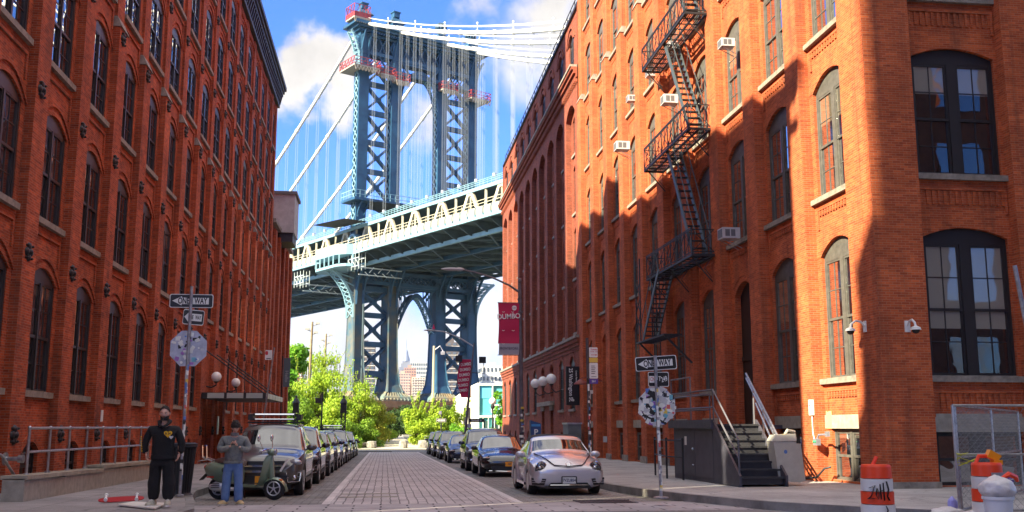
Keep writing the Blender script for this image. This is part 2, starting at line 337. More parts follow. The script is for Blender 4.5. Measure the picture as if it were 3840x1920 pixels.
def window_set(w, h, rise, fm, gm, pre, head=.16, mull=.12, sillm=None, sill_w=None, muntin=True, mat_m=None, two=True, sash=.06, sillh=.15, sillproj=.12, D=.17):
    """local frame: u = x centred, z up from the sill, facing -y, y = 0 at the wall face"""
    f = MB(); g = MB(); s = MB()
    F = lambda u, v, d: (u, -d, v)
    a = arc(0, w, h, rise)
    # head infill between the sashes and the arch
    hb = h-head
    f.hexa([F(-w/2,hb,-D), F(w/2,hb,-D)]+[F(p[0],p[1],-D) for p in a[::-1]], [F(-w/2,hb,-D+.07), F(w/2,hb,-D+.07)]+[F(p[0],p[1],-D+.07) for p in a[::-1]])
    for sx in (-1, 1): fbox(f, F, *sorted((sx*w/2, sx*(w/2-.07))), 0, hb, -D, -D+.08)
    bays = [(-w/2+.07, -mull/2), (mull/2, w/2-.07)] if two else [(-w/2+.07, w/2-.07)]
    if two: fbox(f, F, -mull/2, mull/2, 0, hb, -D, -D+.085)
    for (a0, a1) in bays:
        mid = hb*.5
        fbox(f, F, a0, a1, 0, sash+.02, -D+.002, -D+.05); fbox(f, F, a0, a1, hb-sash, hb, -D+.022, -D+.062)
        fbox(f, F, a0, a1, mid-.035, mid+.035, -D+.003, -D+.064)
        for x in (a0, a1-sash): fbox(f, F, x, x+sash, sash+.02, mid-.035, -D+.004, -D+.045); fbox(f, F, x, x+sash, mid+.035, hb-sash, -D+.015, -D+.06)
        if muntin:
            xm = (a0+a1)/2
            for (z0, z1, dd) in ((sash+.02, mid-.035, .03), (mid+.035, hb-sash, .045)):
                fbox(f, F, xm-.013, xm+.013, z0, z1, -D+.005, -D+dd)
                fbox(f, F, a0+sash, a1-sash, (z0+z1)/2-.013, (z0+z1)/2+.013, -D+.006, -D+dd-.002)
        g.poly(F(a0, .02, -D+.012), F(a1, .02, -D+.012), F(a1, mid, -D+.012), F(a0, mid, -D+.012))
        g.poly(F(a0, mid, -D+.03), F(a1, mid, -D+.03), F(a1, hb, -D+.03), F(a0, hb, -D+.03))
    sw = sill_w or w+.3
    fbox(s, F, -sw/2, sw/2, -sillh, 0, -D, sillproj); fbox(s, F, -w/2, w/2, 0, .02, -D, .0)
    return dict(frame=f.mesh('window', fm), pane=g.mesh('pane', gm), sill=s.mesh('sill', sillm or STONE), glassmat=gm)
def put_window(ws, root, wloc, rz, sill=True, label=None):
    loc = Vector(wloc)-root.location
    o = part('window', ws['frame'], None, root, loc=loc, rot=(0,0,rz), label=label)
    part('pane', ws['pane'], None, o)
    if sill: part('sill', ws['sill'], None, o)
    return o
# ================================================================== left warehouse
def left_building():
    X0, XF, XF2 = -8.72, -8.55, -8.47
    Y0, Y1, ZT = 14.9, 76.3, 27.0
    root = thing('brick_warehouse', 'long six storey red brick warehouse with dark bracketed cornice and iron star anchors', 'building', (-8.75, 45, 0))
    F = LF(X0, 1); w = MB(); P = 3.44
    rows = [(2.3,5.05), (6.6,9.05), (10.65,13.07), (14.7,17.0), (18.4,20.7), (22.0,24.2)]
    ncen = [26.83+P*k for k in range(-3, 15)]
    W = 1.98; ENT = ncen[9]
    edges = [Y0]+[25.11+P*k for k in range(-2, 15)]+[Y1]
    ws = [window_set(W, b-a, .36, WINF_D, GL_L, 'l', sillm=STONE, sill_w=2.3, D=.10, head=.03, mull=.10, sash=.045) for a, b in rows]
    bw = window_set(1.25, 1.0, .25, IRON, GL_L, 'b', two=False, muntin=False)
    for i in range(len(edges)-1):
        uc = ncen[i]; ops = []
        for r, (a, b) in enumerate(rows):
            if not (r == 0 and i in (10, 11)): ops.append((uc, W, a, b, .36, .3, False))
        if i not in (10, 11): ops.append((uc, 1.25, gz(uc,.12)+.15, .98-SL*uc*.8, .25, .3, False))
        else: ops.append((uc, 1.6, -.6, 2.7, .3, .5, True))
        facade(w, F, edges[i], edges[i+1], -1.5, ZT, ops)
        for r, (a, b) in enumerate(rows):
            if r == 0 and i in (10, 11): continue
            hood(w, F, uc, W, b, .36, .0, .13, .03); hood(w, F, uc, W, b, .36, .24, .34, .05)
            if 1 <= r: apron(w, F, uc, 2.0, a-.42, .62, teeth=False)
            put_window(ws[r], root, (X0, uc, a), pi/2)
        if i not in (10, 11):
            zb = gz(uc,.12)+.15; put_window(bw, root, (X0, uc, zb), pi/2, sill=False)
            hood(w, F, uc, 1.25, .98-SL*uc*.8, .25, .02, .22, .03)
    # corbel table under the cornice
    for y in [Y0+.3*i for i in range(int((Y1-Y0)/.3))]: fbox(w, F, y, y+.15, 24.95, 25.3, 0, .1)
    # solid behind, and an unseen set-back roof block added for the shadow height
    w.box(-26, -10.2, Y0+.3, Y1-.5, ZT, 28.9)
    w.box(-26, X0-.5, Y0+.01, Y1-.01, -1.5, ZT-.05)
    w.poly((X0,Y0,-1.5),(-26,Y0,-1.5),(-26,Y0,ZT),(X0,Y0,ZT)); w.poly((X0,Y1,-1.5),(-26,Y1,-1.5),(-26,Y1,ZT),(X0,Y1,ZT))
    part('wall', w, B_L, root, world=True)
    # pilasters: each one its own part, stepped back above a stone cap
    pm = MB(); pm.box(0, XF2-X0, -.46, .46, -1.5, 13.85); pm.box(0, XF-X0-.04, -.40, .40, 14.15, 25.5); pme = pm.mesh('pilaster', B_L)
    cm = MB(); cm.hexa([(0,-.5,13.85),(XF2-X0+.05,-.5,13.85),(XF2-X0+.05,.5,13.85),(0,.5,13.85)], [(0,-.46,14.2),(XF-X0-.02,-.46,14.2),(XF-X0-.02,.46,14.2),(0,.46,14.2)]); cme = cm.mesh('stone_cap', STONE)
    for k in range(-3, 16):
        y = 25.11+P*k; y = max(y, Y0+.46)
        p = part('pilaster', pme, None, root, loc=(0, min(y, Y1-.46)-45, 0)); part('stone_cap', cme, None, p)
    # cornice
    c = MB()
    for (z0, z1, x) in ((25.5,25.75,.26), (26.45,26.7,.46), (26.7,26.95,.56), (26.95,27.25,.68)): c.box(X0-.05, X0+x, Y0-.5, Y1+x-.2, z0, z1)
    c.box(X0-.05, X0+.22, Y0, Y1+.05, 25.75, 26.45)
    y = Y0+.1
    while y < Y1:
        c.hexa([(X0,y,25.76),(X0+.28,y,25.76),(X0+.28,y+.2,25.76),(X0,y+.2,25.76)], [(X0,y,26.445),(X0+.44,y,26.445),(X0+.44,y+.2,26.445),(X0,y+.2,26.445)]); y += .6
    part('cornice', c, mat('cornice_brown', (.035,.026,.024), .6, var=.4), root, world=True)
    # quatrefoil iron anchors
    st = MB()
    for a in range(4):
        t = a*pi/2
        st.lathe([(.0,.07),(.05,.065),(.09,.04),(.105,.0)], (0, .13*cos(t), .13*sin(t)), 'x', 10); st.lathe([(0,.09),(.03,.07),(.035,.0)], (0, .21*cos(t+.78), .21*sin(t+.78)), 'x', 6)
    st.lathe([(.0,.12),(.05,.10),(.10,.03),(.12,0)], (0,0,0), 'x', 10); stm = st.mesh('star_anchor', IRON, smooth=True)
    for k in range(-3, 15):
        for r, z in enumerate((1.24, 5.53, 9.55, 13.55, 17.55, 21.3)):
            if 25.11+P*k > Y0: part('star_anchor', stm, None, root, loc=((XF2 if z < 14 else XF-.04)-X0, 25.0+P*k-45, z))
    # entrance canopy on hung rods, double doors
    ca = MB(); y0, y1 = ncen[10]-2.0, ncen[11]+2.2
    ca.box(XF2, -5.55, y0, y1, 2.72, 3.0); part('canopy', ca, IRON, root, world=True)
    cg = MB()
    for i in range(6):
        a = y0+(y1-y0)*i/6; cg.box(-5.545, -5.5, a+.06, a+(y1-y0)/6-.06, 2.74, 2.98)
    for i in range(3): cg.box(-8.2+.88*i, -7.45+.88*i, y0-.03, y0-.004, 2.74, 2.98)
    part('canopy_glass', cg, mat('frosted_glass', (.42,.46,.42), .4), root, world=True)
    for yy in (y0+.5, (y0+y1)/2, y1-.5):
        rr = MB(); rr.tube([(-5.7,yy,3.0),(XF2,yy,5.0)], .035, 6); part('canopy_rod', rr, IRON, root, world=True)
    for uc in (ncen[10], ncen[11]):
        dd = MB(); dd.box(X0-.42, X0-.34, uc-.78, uc+.78, -.6, 2.1); part('door', dd, mat('door_dark_oak', (.05,.02,.012), .5, var=.4), root, world=True)
        dg = MB()
        for s_ in (-1, 1): dg.box(X0-.335, X0-.33, uc+s_*.39-.25, uc+s_*.39+.25, .3, 1.9)
        part('door_glass', dg, GL_L, root, world=True)
    # globe lamps over the canopy
    for yy in (y0+.4, y1-.9):
        l = thing('globe_lamp', 'white globe lamp at the %s end of the entrance canopy on the left warehouse' % ('near' if yy < y0+1 else 'far'), 'lamp', (-8.35, yy, 3.0), 0, 'globe lamps on the entrance canopy')
        a = MB(); a.tube([(0,0,.3),(.25,0,.25),(.45,0,.35),(.45,0,.5)], .035, 8); a.lathe([(.05,.46),(.12,.5),(.12,.54)], (.45,0,0)); part('bracket', a, IRON, l)
        g = MB(); g.sph((.45,0,.74), .24, n=16, m=12); part('globe', g, mat('opal_glass', (.85,.85,.82), .25), l, smooth=True)
    # plain later wing and boxed-out bay beyond
    wing = thing('brick_wing', 'lower plain brick wing with a pale grey boxed bay high on its wall', 'building', (-8.75, 85, 0))
    w2 = MB(); w2.box(-26, -8.72, Y1+.02, 91, -2, 16.6)
    for k in range(5): w2.box(-8.72, -8.45, 77.2+3.3*k, 78.1+3.3*k, -2, 16.2)
    part('wall', w2, B_L, wing, world=True)
    cp = MB(); cp.box(-9.0, -8.4, Y1+.02, 91, 16.6, 16.9); part('coping', cp, STONE, wing, world=True)
    bx = MB(); bx.box(-8.74, -7.45, 80.5, 84.0, 16.62, 19.7); bx.box(-9.5, -8.74, 80.5, 84.0, 16.92, 19.7); part('boxed_bay', bx, mat('grey_panel', (.46,.44,.41), .7, var=.15), wing, world=True)
    bt = MB(); bt.box(-9.5, -7.3, 80.35, 84.15, 19.7, 19.95); part('bay_cap', bt, mat('grey_panel_dark', (.16,.15,.14), .7), wing, world=True)
    bh = MB(); bh.box(-8.72, -7.55, 80.7, 83.8, 15.9, 16.6); part('bay_underside', bh, DARKMET, wing, world=True)
    return root
left_building()
# ================================================================== right warehouse
def right_building():
    XR, XF = 12.30, 11.98; Y0, Y1, ZT = 23.47, 62.35, 32.5
    root = thing('brick_warehouse', 'tall orange red brick corner warehouse with arched windows behind the black fire escape', 'building', (12.3, 40, 0))
    F = LF(XR, -1); w = MB(); P = 3.74
    rows = [(2.75,6.2), (7.9,11.05), (12.65,15.6), (17.45,20.3), (22.05,24.9), (26.8,29.6)]
    cen = [26.2+P*k for k in range(10)]
    W = 2.2
    edges = [Y0, 28.05]+[28.05+P*k for k in range(1, 9)]+[Y1]
    ws = [window_set(W, b-a, .42, WINF_G, GL_R, 'r', sillm=STONE, sill_w=2.7, mull=.2, muntin=(r < 4)) for r, (a, b) in enumerate(rows)]
    wb = window_set(2.0, 1.35, .0, WINF_G, GL_L, 'rb', muntin=False, head=.05)
    for i, uc in enumerate(cen):
        ops = []
        for r, (a, b) in enumerate(rows):
            if r == 0 and i == 2: ops.append((uc, 1.9, 1.45, 6.0, .42, .22, False))
            elif r == 0 and i == 8: ops.append((uc, 1.9, -.3, 6.2, .45, .6, True))
            else: ops.append((uc, W, a, b, .42, .3, False))
        g0 = gz(uc,.2)
        if i not in (2, 8): ops.append((uc, 2.0, g0+.03, 1.38, 0, .3, False))
        facade(w, F, edges[i], edges[i+1], -1.2, ZT, ops)
        for r, (a, b) in enumerate(rows):
            hood(w, F, uc, W, b, .42, .0, .42, .012)
            if r == 0 and i in (2, 8): continue
            if not (r == 0 and False): apron(w, F, uc, 2.1, a-.36, .55)
            put_window(ws[r], root, (XR, uc, a), -pi/2)
        if i not in (2, 8):
            o = put_window(wb, root, (XR, uc, g0+.03), -pi/2, sill=False)
            l = MB(); fbox(l, F, uc-1.33, uc+1.33, 1.38, 1.75, -.28, .03); part('lintel', l, CONC, root, world=True)
    w.box(XR+.7, 34, Y0+.8, Y1-.01, -1.2, ZT-.05); w.poly((XR,Y1,-1.2),(34,Y1,-1.2),(34,Y1,ZT),(XR,Y1,ZT))
    # ---- face on the cross street
    YS = 24.0; G = SF(YS)
    cx = [14.72+4.65*k for k in range(3)]
    srow = [(2.68,6.1), (7.88,10.95), (12.75,15.7), (17.5,20.4), (22.1,25.0), (26.9,29.6)]
    SW = 2.34
    wss = [window_set(SW, b-a+.12, .26, mat('window_frame_black', (.022,.02,.022), .5), GL_W, 's', sillm=STONE, sill_w=2.75, mull=.26, muntin=True, sash=.07) for a, b in srow]
    wsb = window_set(SW, 1.3, 0, IRON, GL_L, 'sb', muntin=False, mull=.3, head=.05)
    e = [12.31, 17.05, 21.7, 26.4]
    for i, uc in enumerate(cx):
        ops = [(uc, SW, a, b+.12, .26, .3, False) for a, b in srow]+[(uc, SW, -.0, 1.3, 0, .3, False)]
        facade(w, G, e[i], e[i+1], -1.2, ZT, ops)
        for r, (a, b) in enumerate(srow):
            hood(w, G, uc, SW, b+.12, .26, .0, .45, .012); apron(w, G, uc, 2.3, a-.42, .6, teeth=False)
            for n in range(15): # dogtooth band
                u = uc-1.12+n*.16; fbox(w, G, u-.035, u+.035, a-.80, a-.43, 0, .035)
            put_window(wss[r], root, (uc, YS, a), 0)
        put_window(wsb, root, (uc, YS, 0.0), 0, sill=False)
        l = MB(); fbox(l, G, uc-1.42, uc+1.42, 1.3, 1.75, -.25, .04); part('lintel', l, CONC, root, world=True)
    # piers: corner, along the street, on the cross street
    pc = MB(); pc.box(XF, 13.27, Y0, YS+.01, -1.2, ZT); pc.box(XF, XR+.01, YS, 24.87, -1.2, ZT); part('corner_pier', pc, B_R, root, world=True)
    for k in range(10):
        y0, y1 = (27.55+P*k, 28.53+P*k) if k < 9 else (61.25, Y1)
        p = MB(); p.box(XF, XR+.01, y0, y1, -1.2, 22.1); p.box(XF+.12, XR+.01, y0+.02, y1-.02, 22.4, ZT); o = part('pilaster', p, B_R, root, world=True)
        c = MB(); c.hexa([(XF-.04,y0-.04,22.1),(XR,y0-.04,22.1),(XR,y1+.04,22.1),(XF-.04,y1+.04,22.1)], [(XF+.1,y0,22.45),(XR,y0,22.45),(XR,y1,22.45),(XF+.1,y1,22.45)]); part('stone_cap', c, STONE, o, world=True)
    for k in range(3):
        x0 = 15.98+4.65*k; p = MB(); p.box(x0, x0+1.85, Y0+.2, YS+.01, -1.2, ZT); part('pilaster', p, B_R, root, world=True)
    part('wall', w, B_R, root, world=True)
    # granite base blocks
    b = MB(); b.box(XF-.06, 13.3, Y0-.06, Y0, -.4, .12)
    part('base_course', b, STONE, root, world=True)
    for k in range(1, 9): b = MB(); b.box(XF-.07, XF, 27.5+P*k, 28.58+P*k, -.8, gz(30+P*k,.2)+.3); part('base_block', b, STONE, root, world=True)
    # doors
    dm = mat('door_black', (.02,.018,.018), .45)
    d = MB(); d.box(XR+.23, XR+.30, cen[2]-1.05, cen[2]+1.05, 1.3, 6.6); d.box(XR+.17, XR+.225, cen[2]-.06, cen[2]+.06, 1.5, 3.7); d.box(XR+.17, XR+.225, cen[2]-.9, cen[2]+.9, 3.7, 3.85); part('door', d, dm, root, world=True)
    d = MB(); d.box(XR+.4, XR+.45, cen[8]-.9, cen[8]+.9, -.35, 4.2); part('door', d, mat('door_brown', (.06,.025,.015), .5), root, world=True)
    # parapet cornice
    c = MB(); c.box(XF-.35, 13.0, Y0-.35, Y1, 31.6, 32.5); c.box(13.0, 29, Y0-.35, Y0+.5, 31.6, 32.5); part('cornice', c, B_R, root, world=True)
    return root
RB = right_building()
# ================================================================== far right warehouse
def far_building():
    X0, XF = 12.42, 12.05; Y0, Y1, ZT = 62.4, 105.2, 29.0
    root = thing('brick_warehouse', 'dark red brick warehouse beyond the orange one, with tall piers and heavy belt course', 'building', (12.3, 80, 0))
    F = LF(X0, -1); w = MB(); P = 4.16
    cen = [65.25+P*k for k in range(10)]
    rows = [(7.55,10.4), (11.15,14.3), (15.55,18.6), (19.6,22.0)]
    W = 1.7
    ws = [window_set(W, b-a, .3, WINF_D, GL_L, 'f', sillm=STONE, sill_w=2.0) for a, b in rows]
    w0 = window_set(1.75, 3.0, .45, WINF_D, GL_R, 'f0', sillm=STONE); wt = window_set(1.8, 2.6, .5, WINF_D, GL_L, 'ft', sillm=STONE); wbs = window_set(1.3, .9, .35, WINF_D, GL_L, 'fb', two=False, muntin=False)
    e = [Y0]+[63.17+P*k for k in range(1, 10)]+[Y1]
    for i, uc in enumerate(cen):
        facade(w, F, e[i], e[i+1], 6.9, 24.4, [(uc, W, a, b, .3, .2, False) for a, b in rows])
        for r, (a, b) in enumerate(rows): put_window(ws[r], root, (X0, uc, a), -pi/2)
    F2 = LF(XF, -1)
    for i, uc in enumerate(cen):
        door = i in (2, 3)
        ops = [(uc, 1.75, 2.55, 5.5, .45, .3, False)] if not door else [(uc, 1.3, -.8, 2.6, 0, .8, True), (uc, 1.4, 3.6, 5.5, .45, .25, True)]
        if not door: ops.append((uc, 1.3, -.1, .75, .35, .3, i < 2))
        facade(w, F2, e[i], e[i+1], -2, 6.9, ops)
        hood(w, F2, uc, 1.75, 5.5, .45, .0, .3, .03)
        if not door:
            put_window(w0, root, (XF, uc, 2.55), -pi/2)
            if i >= 2: put_window(wbs, root, (XF, uc, -.1), -pi/2, sill=False)
        # arcade arch joining the piers
        u0, u1 = e[i]+.55 if i else Y0+1.1, e[i+1]-.55
        a = arc((u0+u1)/2, u1-u0, 22.1, .75)
        for p, q in zip(a[:-1], a[1:]):
            w.poly(F2(p[0],p[1],0), F2(q[0],q[1],0), F2(q[0],24.4,0), F2(p[0],24.4,0)); w.poly(F2(p[0],p[1],0), F2(q[0],q[1],0), F2(q[0],q[1],-.37), F2(p[0],p[1],-.37))
    for i in range(11):
        u0, u1 = (Y0, Y0+1.1) if i == 0 else ((e[i]-.55, e[i]+.55) if i < 10 else (Y1-.7, Y1))
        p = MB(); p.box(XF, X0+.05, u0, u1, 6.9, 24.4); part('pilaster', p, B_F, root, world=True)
    # top storey
    for i, uc in enumerate(cen):
        facade(w, LF(XF+.15, -1), e[i], e[i+1], 24.4, ZT, [(uc, 1.8, 25.0, 27.4, .5, .35, False)])
        hood(w, LF(XF+.15, -1), uc, 1.8, 27.4, .5, .05, .3, .08); hood(w, LF(XF+.15, -1), uc, 1.8, 27.4, .5, .5, .62, .1)
        put_window(wt, root, (XF+.15, uc, 25.0), -pi/2, sill=False)
    # far flank and roof
    w.poly((XF,Y1,-2),(34,Y1,-2),(34,Y1,ZT),(XF,Y1,ZT)); w.poly((XF,Y0,22),(34,Y0,22),(34,Y0,ZT),(XF,Y0,ZT)); w.poly((XF+.2,Y0,ZT-.1),(34,Y0,ZT-.1),(34,Y1,ZT-.1),(XF+.2,Y1,ZT-.1))
    w.box(X0+.5, X0+.6, Y0, Y1, -2, ZT-.2)
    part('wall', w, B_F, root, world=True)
    c = MB()
    for z0, z1, d in ((24.0,24.25,.12), (24.25,24.5,.28), (24.5,24.7,.42)): c.box(XF-d, XF+.1, Y0, Y1+d, z0, z1)
    y = Y0+.1
    while y < Y1: c.box(XF-.2, XF, y, y+.15, 23.7, 24.0); y += .34
    for z0, z1, d in ((6.2,6.45,.06), (6.45,6.7,.14), (6.7,6.95,.22)): c.box(XF-d, XF+.1, Y0, Y1+d, z0, z1)
    part('belt_course', c, B_F, root, world=True)
    s = MB(); s.box(XF-.5, XF+.1, Y0, Y1+.5, 24.7, 24.85); s.box(XF-.3, XF+.7, Y0, Y1+.3, 6.95, 7.12); part('ledge', s, STONE, root, world=True)
    cp = MB(); cp.box(XF, XF+.6, Y0, Y1+.1, ZT, ZT+.2)
    for i in range(30):
        y = Y0+.5+1.45*i; cp.beam((XF+.25,y,ZT+.2),(XF+.25,y,ZT+1.1), .05)
    for z in (.65, 1.1): cp.beam((XF+.25,Y0,ZT+z),(XF+.25,Y1,ZT+z), .05)
    part('parapet_rail', cp, IRON, root, world=True)
    ds = MB(); ds.box(XF-.32, XF-.002, cen[2]-1.2, cen[3]+1.2, 2.95, 3.25); ds.box(XF-.1, XF-.002, cen[2]-.75, cen[2]+.75, 2.6, 2.95); ds.box(XF-.1, XF-.002, cen[3]-.75, cen[3]+.75, 2.6, 2.95)
    part('door_hood', ds, STONE, root, world=True)
    # roof bulkhead
    rb = MB(); rb.box(13.2, 15.2, 79, 81.4, ZT, ZT+2.6); part('chimney', rb, DARKMET, root, world=True)
    return root
FB = far_building()
# ================================================================== unseen blocks: added shadow casters, and a corner block for reflections
def context():
    a = thing('unseen_block', 'unseen stepped brick slab behind the viewer on the left, shaped to cast shadow', 'building', (-40, -20, 0))
    m = MB(); m.box(-29, -25, -60, -2, -1, 36); m.box(-29, -25, -60, -3.1, 36, 62); m.box(-29, -25, -2, .2, -1, 30); m.box(-29, -25, .2, 1.5, -1, 28.7)  # thin slab, stepped so its shadow edges land on the right warehouse
    part('wall', m, B_L, a, world=True)
    b = thing('unseen_block', 'brick block behind the viewer on the right, across the cross street', 'building', (40, -20, 0))
    m = MB(); m.box(13, 75, -60, 7.5, -1, 38); part('wall', m, mat('tan_brick_context', (.20,.09,.05), .9, var=.3), b, world=True)
    w = MB()
    for k in range(10):
        for r in range(8): w.box(15+4.5*k, 17.2+4.5*k, 7.5, 7.52, 2.5+4.3*r, 5.2+4.3*r)
    part('window_band', w, GL_L, b, world=True)
    t = thing('shadow_block', 'unseen stepped blocks behind the left warehouse cornice, added to cast shadow', 'building', (-30, 60, 0))
    m = MB(); m.box(-24, -14, 34, 37, 28, 34.5); m.box(-24, -14, 37, 45, 28, 33.4); m.box(-24, -14, 45, 54, 28, 31.5); m.box(-40, -27, 42, 61, 20, 70)  # unseen boxes added only to throw shadow on the right-hand walls
    part('wall', m, B_L, t, world=True)
context()
# ================================================================== ground
def bricklike(name, c1, c2, mortar, bw, bh, rough=.75, ms=.02, rot=0, off=.5, var=.35):
    m = bpy.data.materials.new(name); MATS[name] = m; m.use_nodes = True; nt = m.node_tree; L = nt.links.new; b = nt.nodes['Principled BSDF']
    g = nn(nt, 'ShaderNodeNewGeometry'); n0 = nn(nt, 'ShaderNodeTexNoise', i_Scale=1.3, i_Detail=3.0); L(g.outputs['Position'], n0.inputs['Vector'])
    s0 = nn(nt, 'ShaderNodeVectorMath', operation='SCALE', ); L(n0.outputs['Color'], s0.inputs[0]); s0.inputs['Scale'].default_value = .09
    a0 = nn(nt, 'ShaderNodeVectorMath', operation='ADD'); L(g.outputs['Position'], a0.inputs[0]); L(s0.outputs[0], a0.inputs[1])
    mp = nn(nt, 'ShaderNodeMapping'); mp.inputs['Rotation'].default_value = (0,0,rot); L(a0.outputs[0], mp.inputs['Vector'])
    br = nn(nt, 'ShaderNodeTexBrick', offset=off); L(mp.outputs[0], br.inputs['Vector'])
    br.inputs['Color1'].default_value = (*c1,1); br.inputs['Color2'].default_value = (*c2,1); br.inputs['Mortar'].default_value = (*mortar,1); br.inputs['Scale'].default_value = 1
    br.inputs['Brick Width'].default_value = bw; br.inputs['Row Height'].default_value = bh; br.inputs['Mortar Size'].default_value = ms; br.inputs['Mortar Smooth'].default_value = .2; br.inputs['Bias'].default_value = -.2
    n1 = nn(nt, 'ShaderNodeTexNoise', i_Scale=.7, i_Detail=8.0, i_Roughness=.7); L(g.outputs['Position'], n1.inputs['Vector'])
    r1 = nn(nt, 'ShaderNodeMapRange'); L(n1.outputs['Fac'], r1.inputs['Value'])
    for k, v in (('From Min', .3), ('From Max', .7), ('To Min', 1-var), ('To Max', 1+var*.7)): r1.inputs[k].default_value = v
    sc = nn(nt, 'ShaderNodeVectorMath', operation='SCALE'); L(br.outputs['Color'], sc.inputs[0]); L(r1.outputs[0], sc.inputs['Scale']); L(sc.outputs[0], b.inputs['Base Color'])
    b.inputs['Roughness'].default_value = rough
    bp = nn(nt, 'ShaderNodeBump', i_Strength=.7, i_Distance=.02, invert=True); L(br.outputs['Fac'], bp.inputs['Height']); L(bp.outputs[0], b.inputs['Normal'])
    return m
def surf(name, c, rough=.85, var=.35, crack=.5, jx=0, jy=0, stain=None):
    """worn asphalt / concrete: blotches, fine grain, cracks, and slab joints every jx, jy metres"""
    m = bpy.data.materials.new(name); MATS[name] = m; m.use_nodes = True; nt = m.node_tree; L = nt.links.new; b = nt.nodes['Principled BSDF']
    g = nn(nt, 'ShaderNodeNewGeometry')
    n1 = nn(nt, 'ShaderNodeTexNoise', i_Scale=.55, i_Detail=9.0, i_Roughness=.7); L(g.outputs['Position'], n1.inputs['Vector'])
    n2 = nn(nt, 'ShaderNodeTexNoise', i_Scale=38.0, i_Detail=3.0, i_Roughness=.8); L(g.outputs['Position'], n2.inputs['Vector'])
    r1 = nn(nt, 'ShaderNodeMapRange'); L(n1.outputs['Fac'], r1.inputs['Value'])
    for k, v in (('From Min', .32), ('From Max', .68), ('To Min', 1-var), ('To Max', 1+var*.8)): r1.inputs[k].default_value = v
    r2 = nn(nt, 'ShaderNodeMapRange'); L(n2.outputs['Fac'], r2.inputs['Value'])
    for k, v in (('From Min', .3), ('From Max', .7), ('To Min', .75), ('To Max', 1.25)): r2.inputs[k].default_value = v
    mu = nn(nt, 'ShaderNodeMath', operation='MULTIPLY'); L(r1.outputs[0], mu.inputs[0]); L(r2.outputs[0], mu.inputs[1])
    last = mu.outputs[0]
    if crack:
        vo = nn(nt, 'ShaderNodeTexVoronoi', feature='DISTANCE_TO_EDGE', i_Scale=.33); L(g.outputs['Position'], vo.inputs['Vector'])
        nzz = nn(nt, 'ShaderNodeTexNoise', i_Scale=2.0, i_Detail=5.0); L(g.outputs['Position'], nzz.inputs['Vector'])
        ss = nn(nt, 'ShaderNodeVectorMath', operation='SCALE'); L(nzz.outputs['Color'], ss.inputs[0]); ss.inputs['Scale'].default_value = .7
        aa = nn(nt, 'ShaderNodeVectorMath', operation='ADD'); L(g.outputs['Position'], aa.inputs[0]); L(ss.outputs[0], aa.inputs[1]); L(aa.outputs[0], vo.inputs['Vector'])
        rc = nn(nt, 'ShaderNodeMapRange'); L(vo.outputs['Distance'], rc.inputs['Value'])
        for k, v in (('From Min', .0), ('From Max', .012), ('To Min', 1-crack), ('To Max', 1)): rc.inputs[k].default_value = v
        m2 = nn(nt, 'ShaderNodeMath', operation='MULTIPLY'); L(last, m2.inputs[0]); L(rc.outputs[0], m2.inputs[1]); last = m2.outputs[0]
    if jx:
        sp = nn(nt, 'ShaderNodeSeparateXYZ'); L(g.outputs['Position'], sp.inputs[0])
        for ax, j in (('X', jx), ('Y', jy)):
            dv = nn(nt, 'ShaderNodeMath', operation='DIVIDE'); L(sp.outputs[ax], dv.inputs[0]); dv.inputs[1].default_value = j
            fr = nn(nt, 'ShaderNodeMath', operation='FRACT'); L(dv.outputs[0], fr.inputs[0])
            cp = nn(nt, 'ShaderNodeMath', operation='GREATER_THAN'); L(fr.outputs[0], cp.inputs[0]); cp.inputs[1].default_value = .02/j
            rr = nn(nt, 'ShaderNodeMapRange'); L(cp.outputs[0], rr.inputs['Value']); rr.inputs['To Min'].default_value = .45; rr.inputs['To Max'].default_value = 1
            m3 = nn(nt, 'ShaderNodeMath', operation='MULTIPLY'); L(last, m3.inputs[0]); L(rr.outputs[0], m3.inputs[1]); last = m3.outputs[0]
    sc = nn(nt, 'ShaderNodeVectorMath', operation='SCALE'); sc.inputs[0].default_value = c; L(last, sc.inputs['Scale']); L(sc.outputs[0], b.inputs['Base Color'])
    r3 = nn(nt, 'ShaderNodeMapRange'); L(n1.outputs['Fac'], r3.inputs['Value'])
    for k, v in (('From Min', .3), ('From Max', .7), ('To Min', rough-.12), ('To Max', rough+.08)): r3.inputs[k].default_value = v
    L(r3.outputs[0], b.inputs['Roughness'])
    bp = nn(nt, 'ShaderNodeBump', i_Strength=.35, i_Distance=.01); L(n2.outputs['Fac'], bp.inputs['Height']); L(bp.outputs[0], b.inputs['Normal'])
    return m
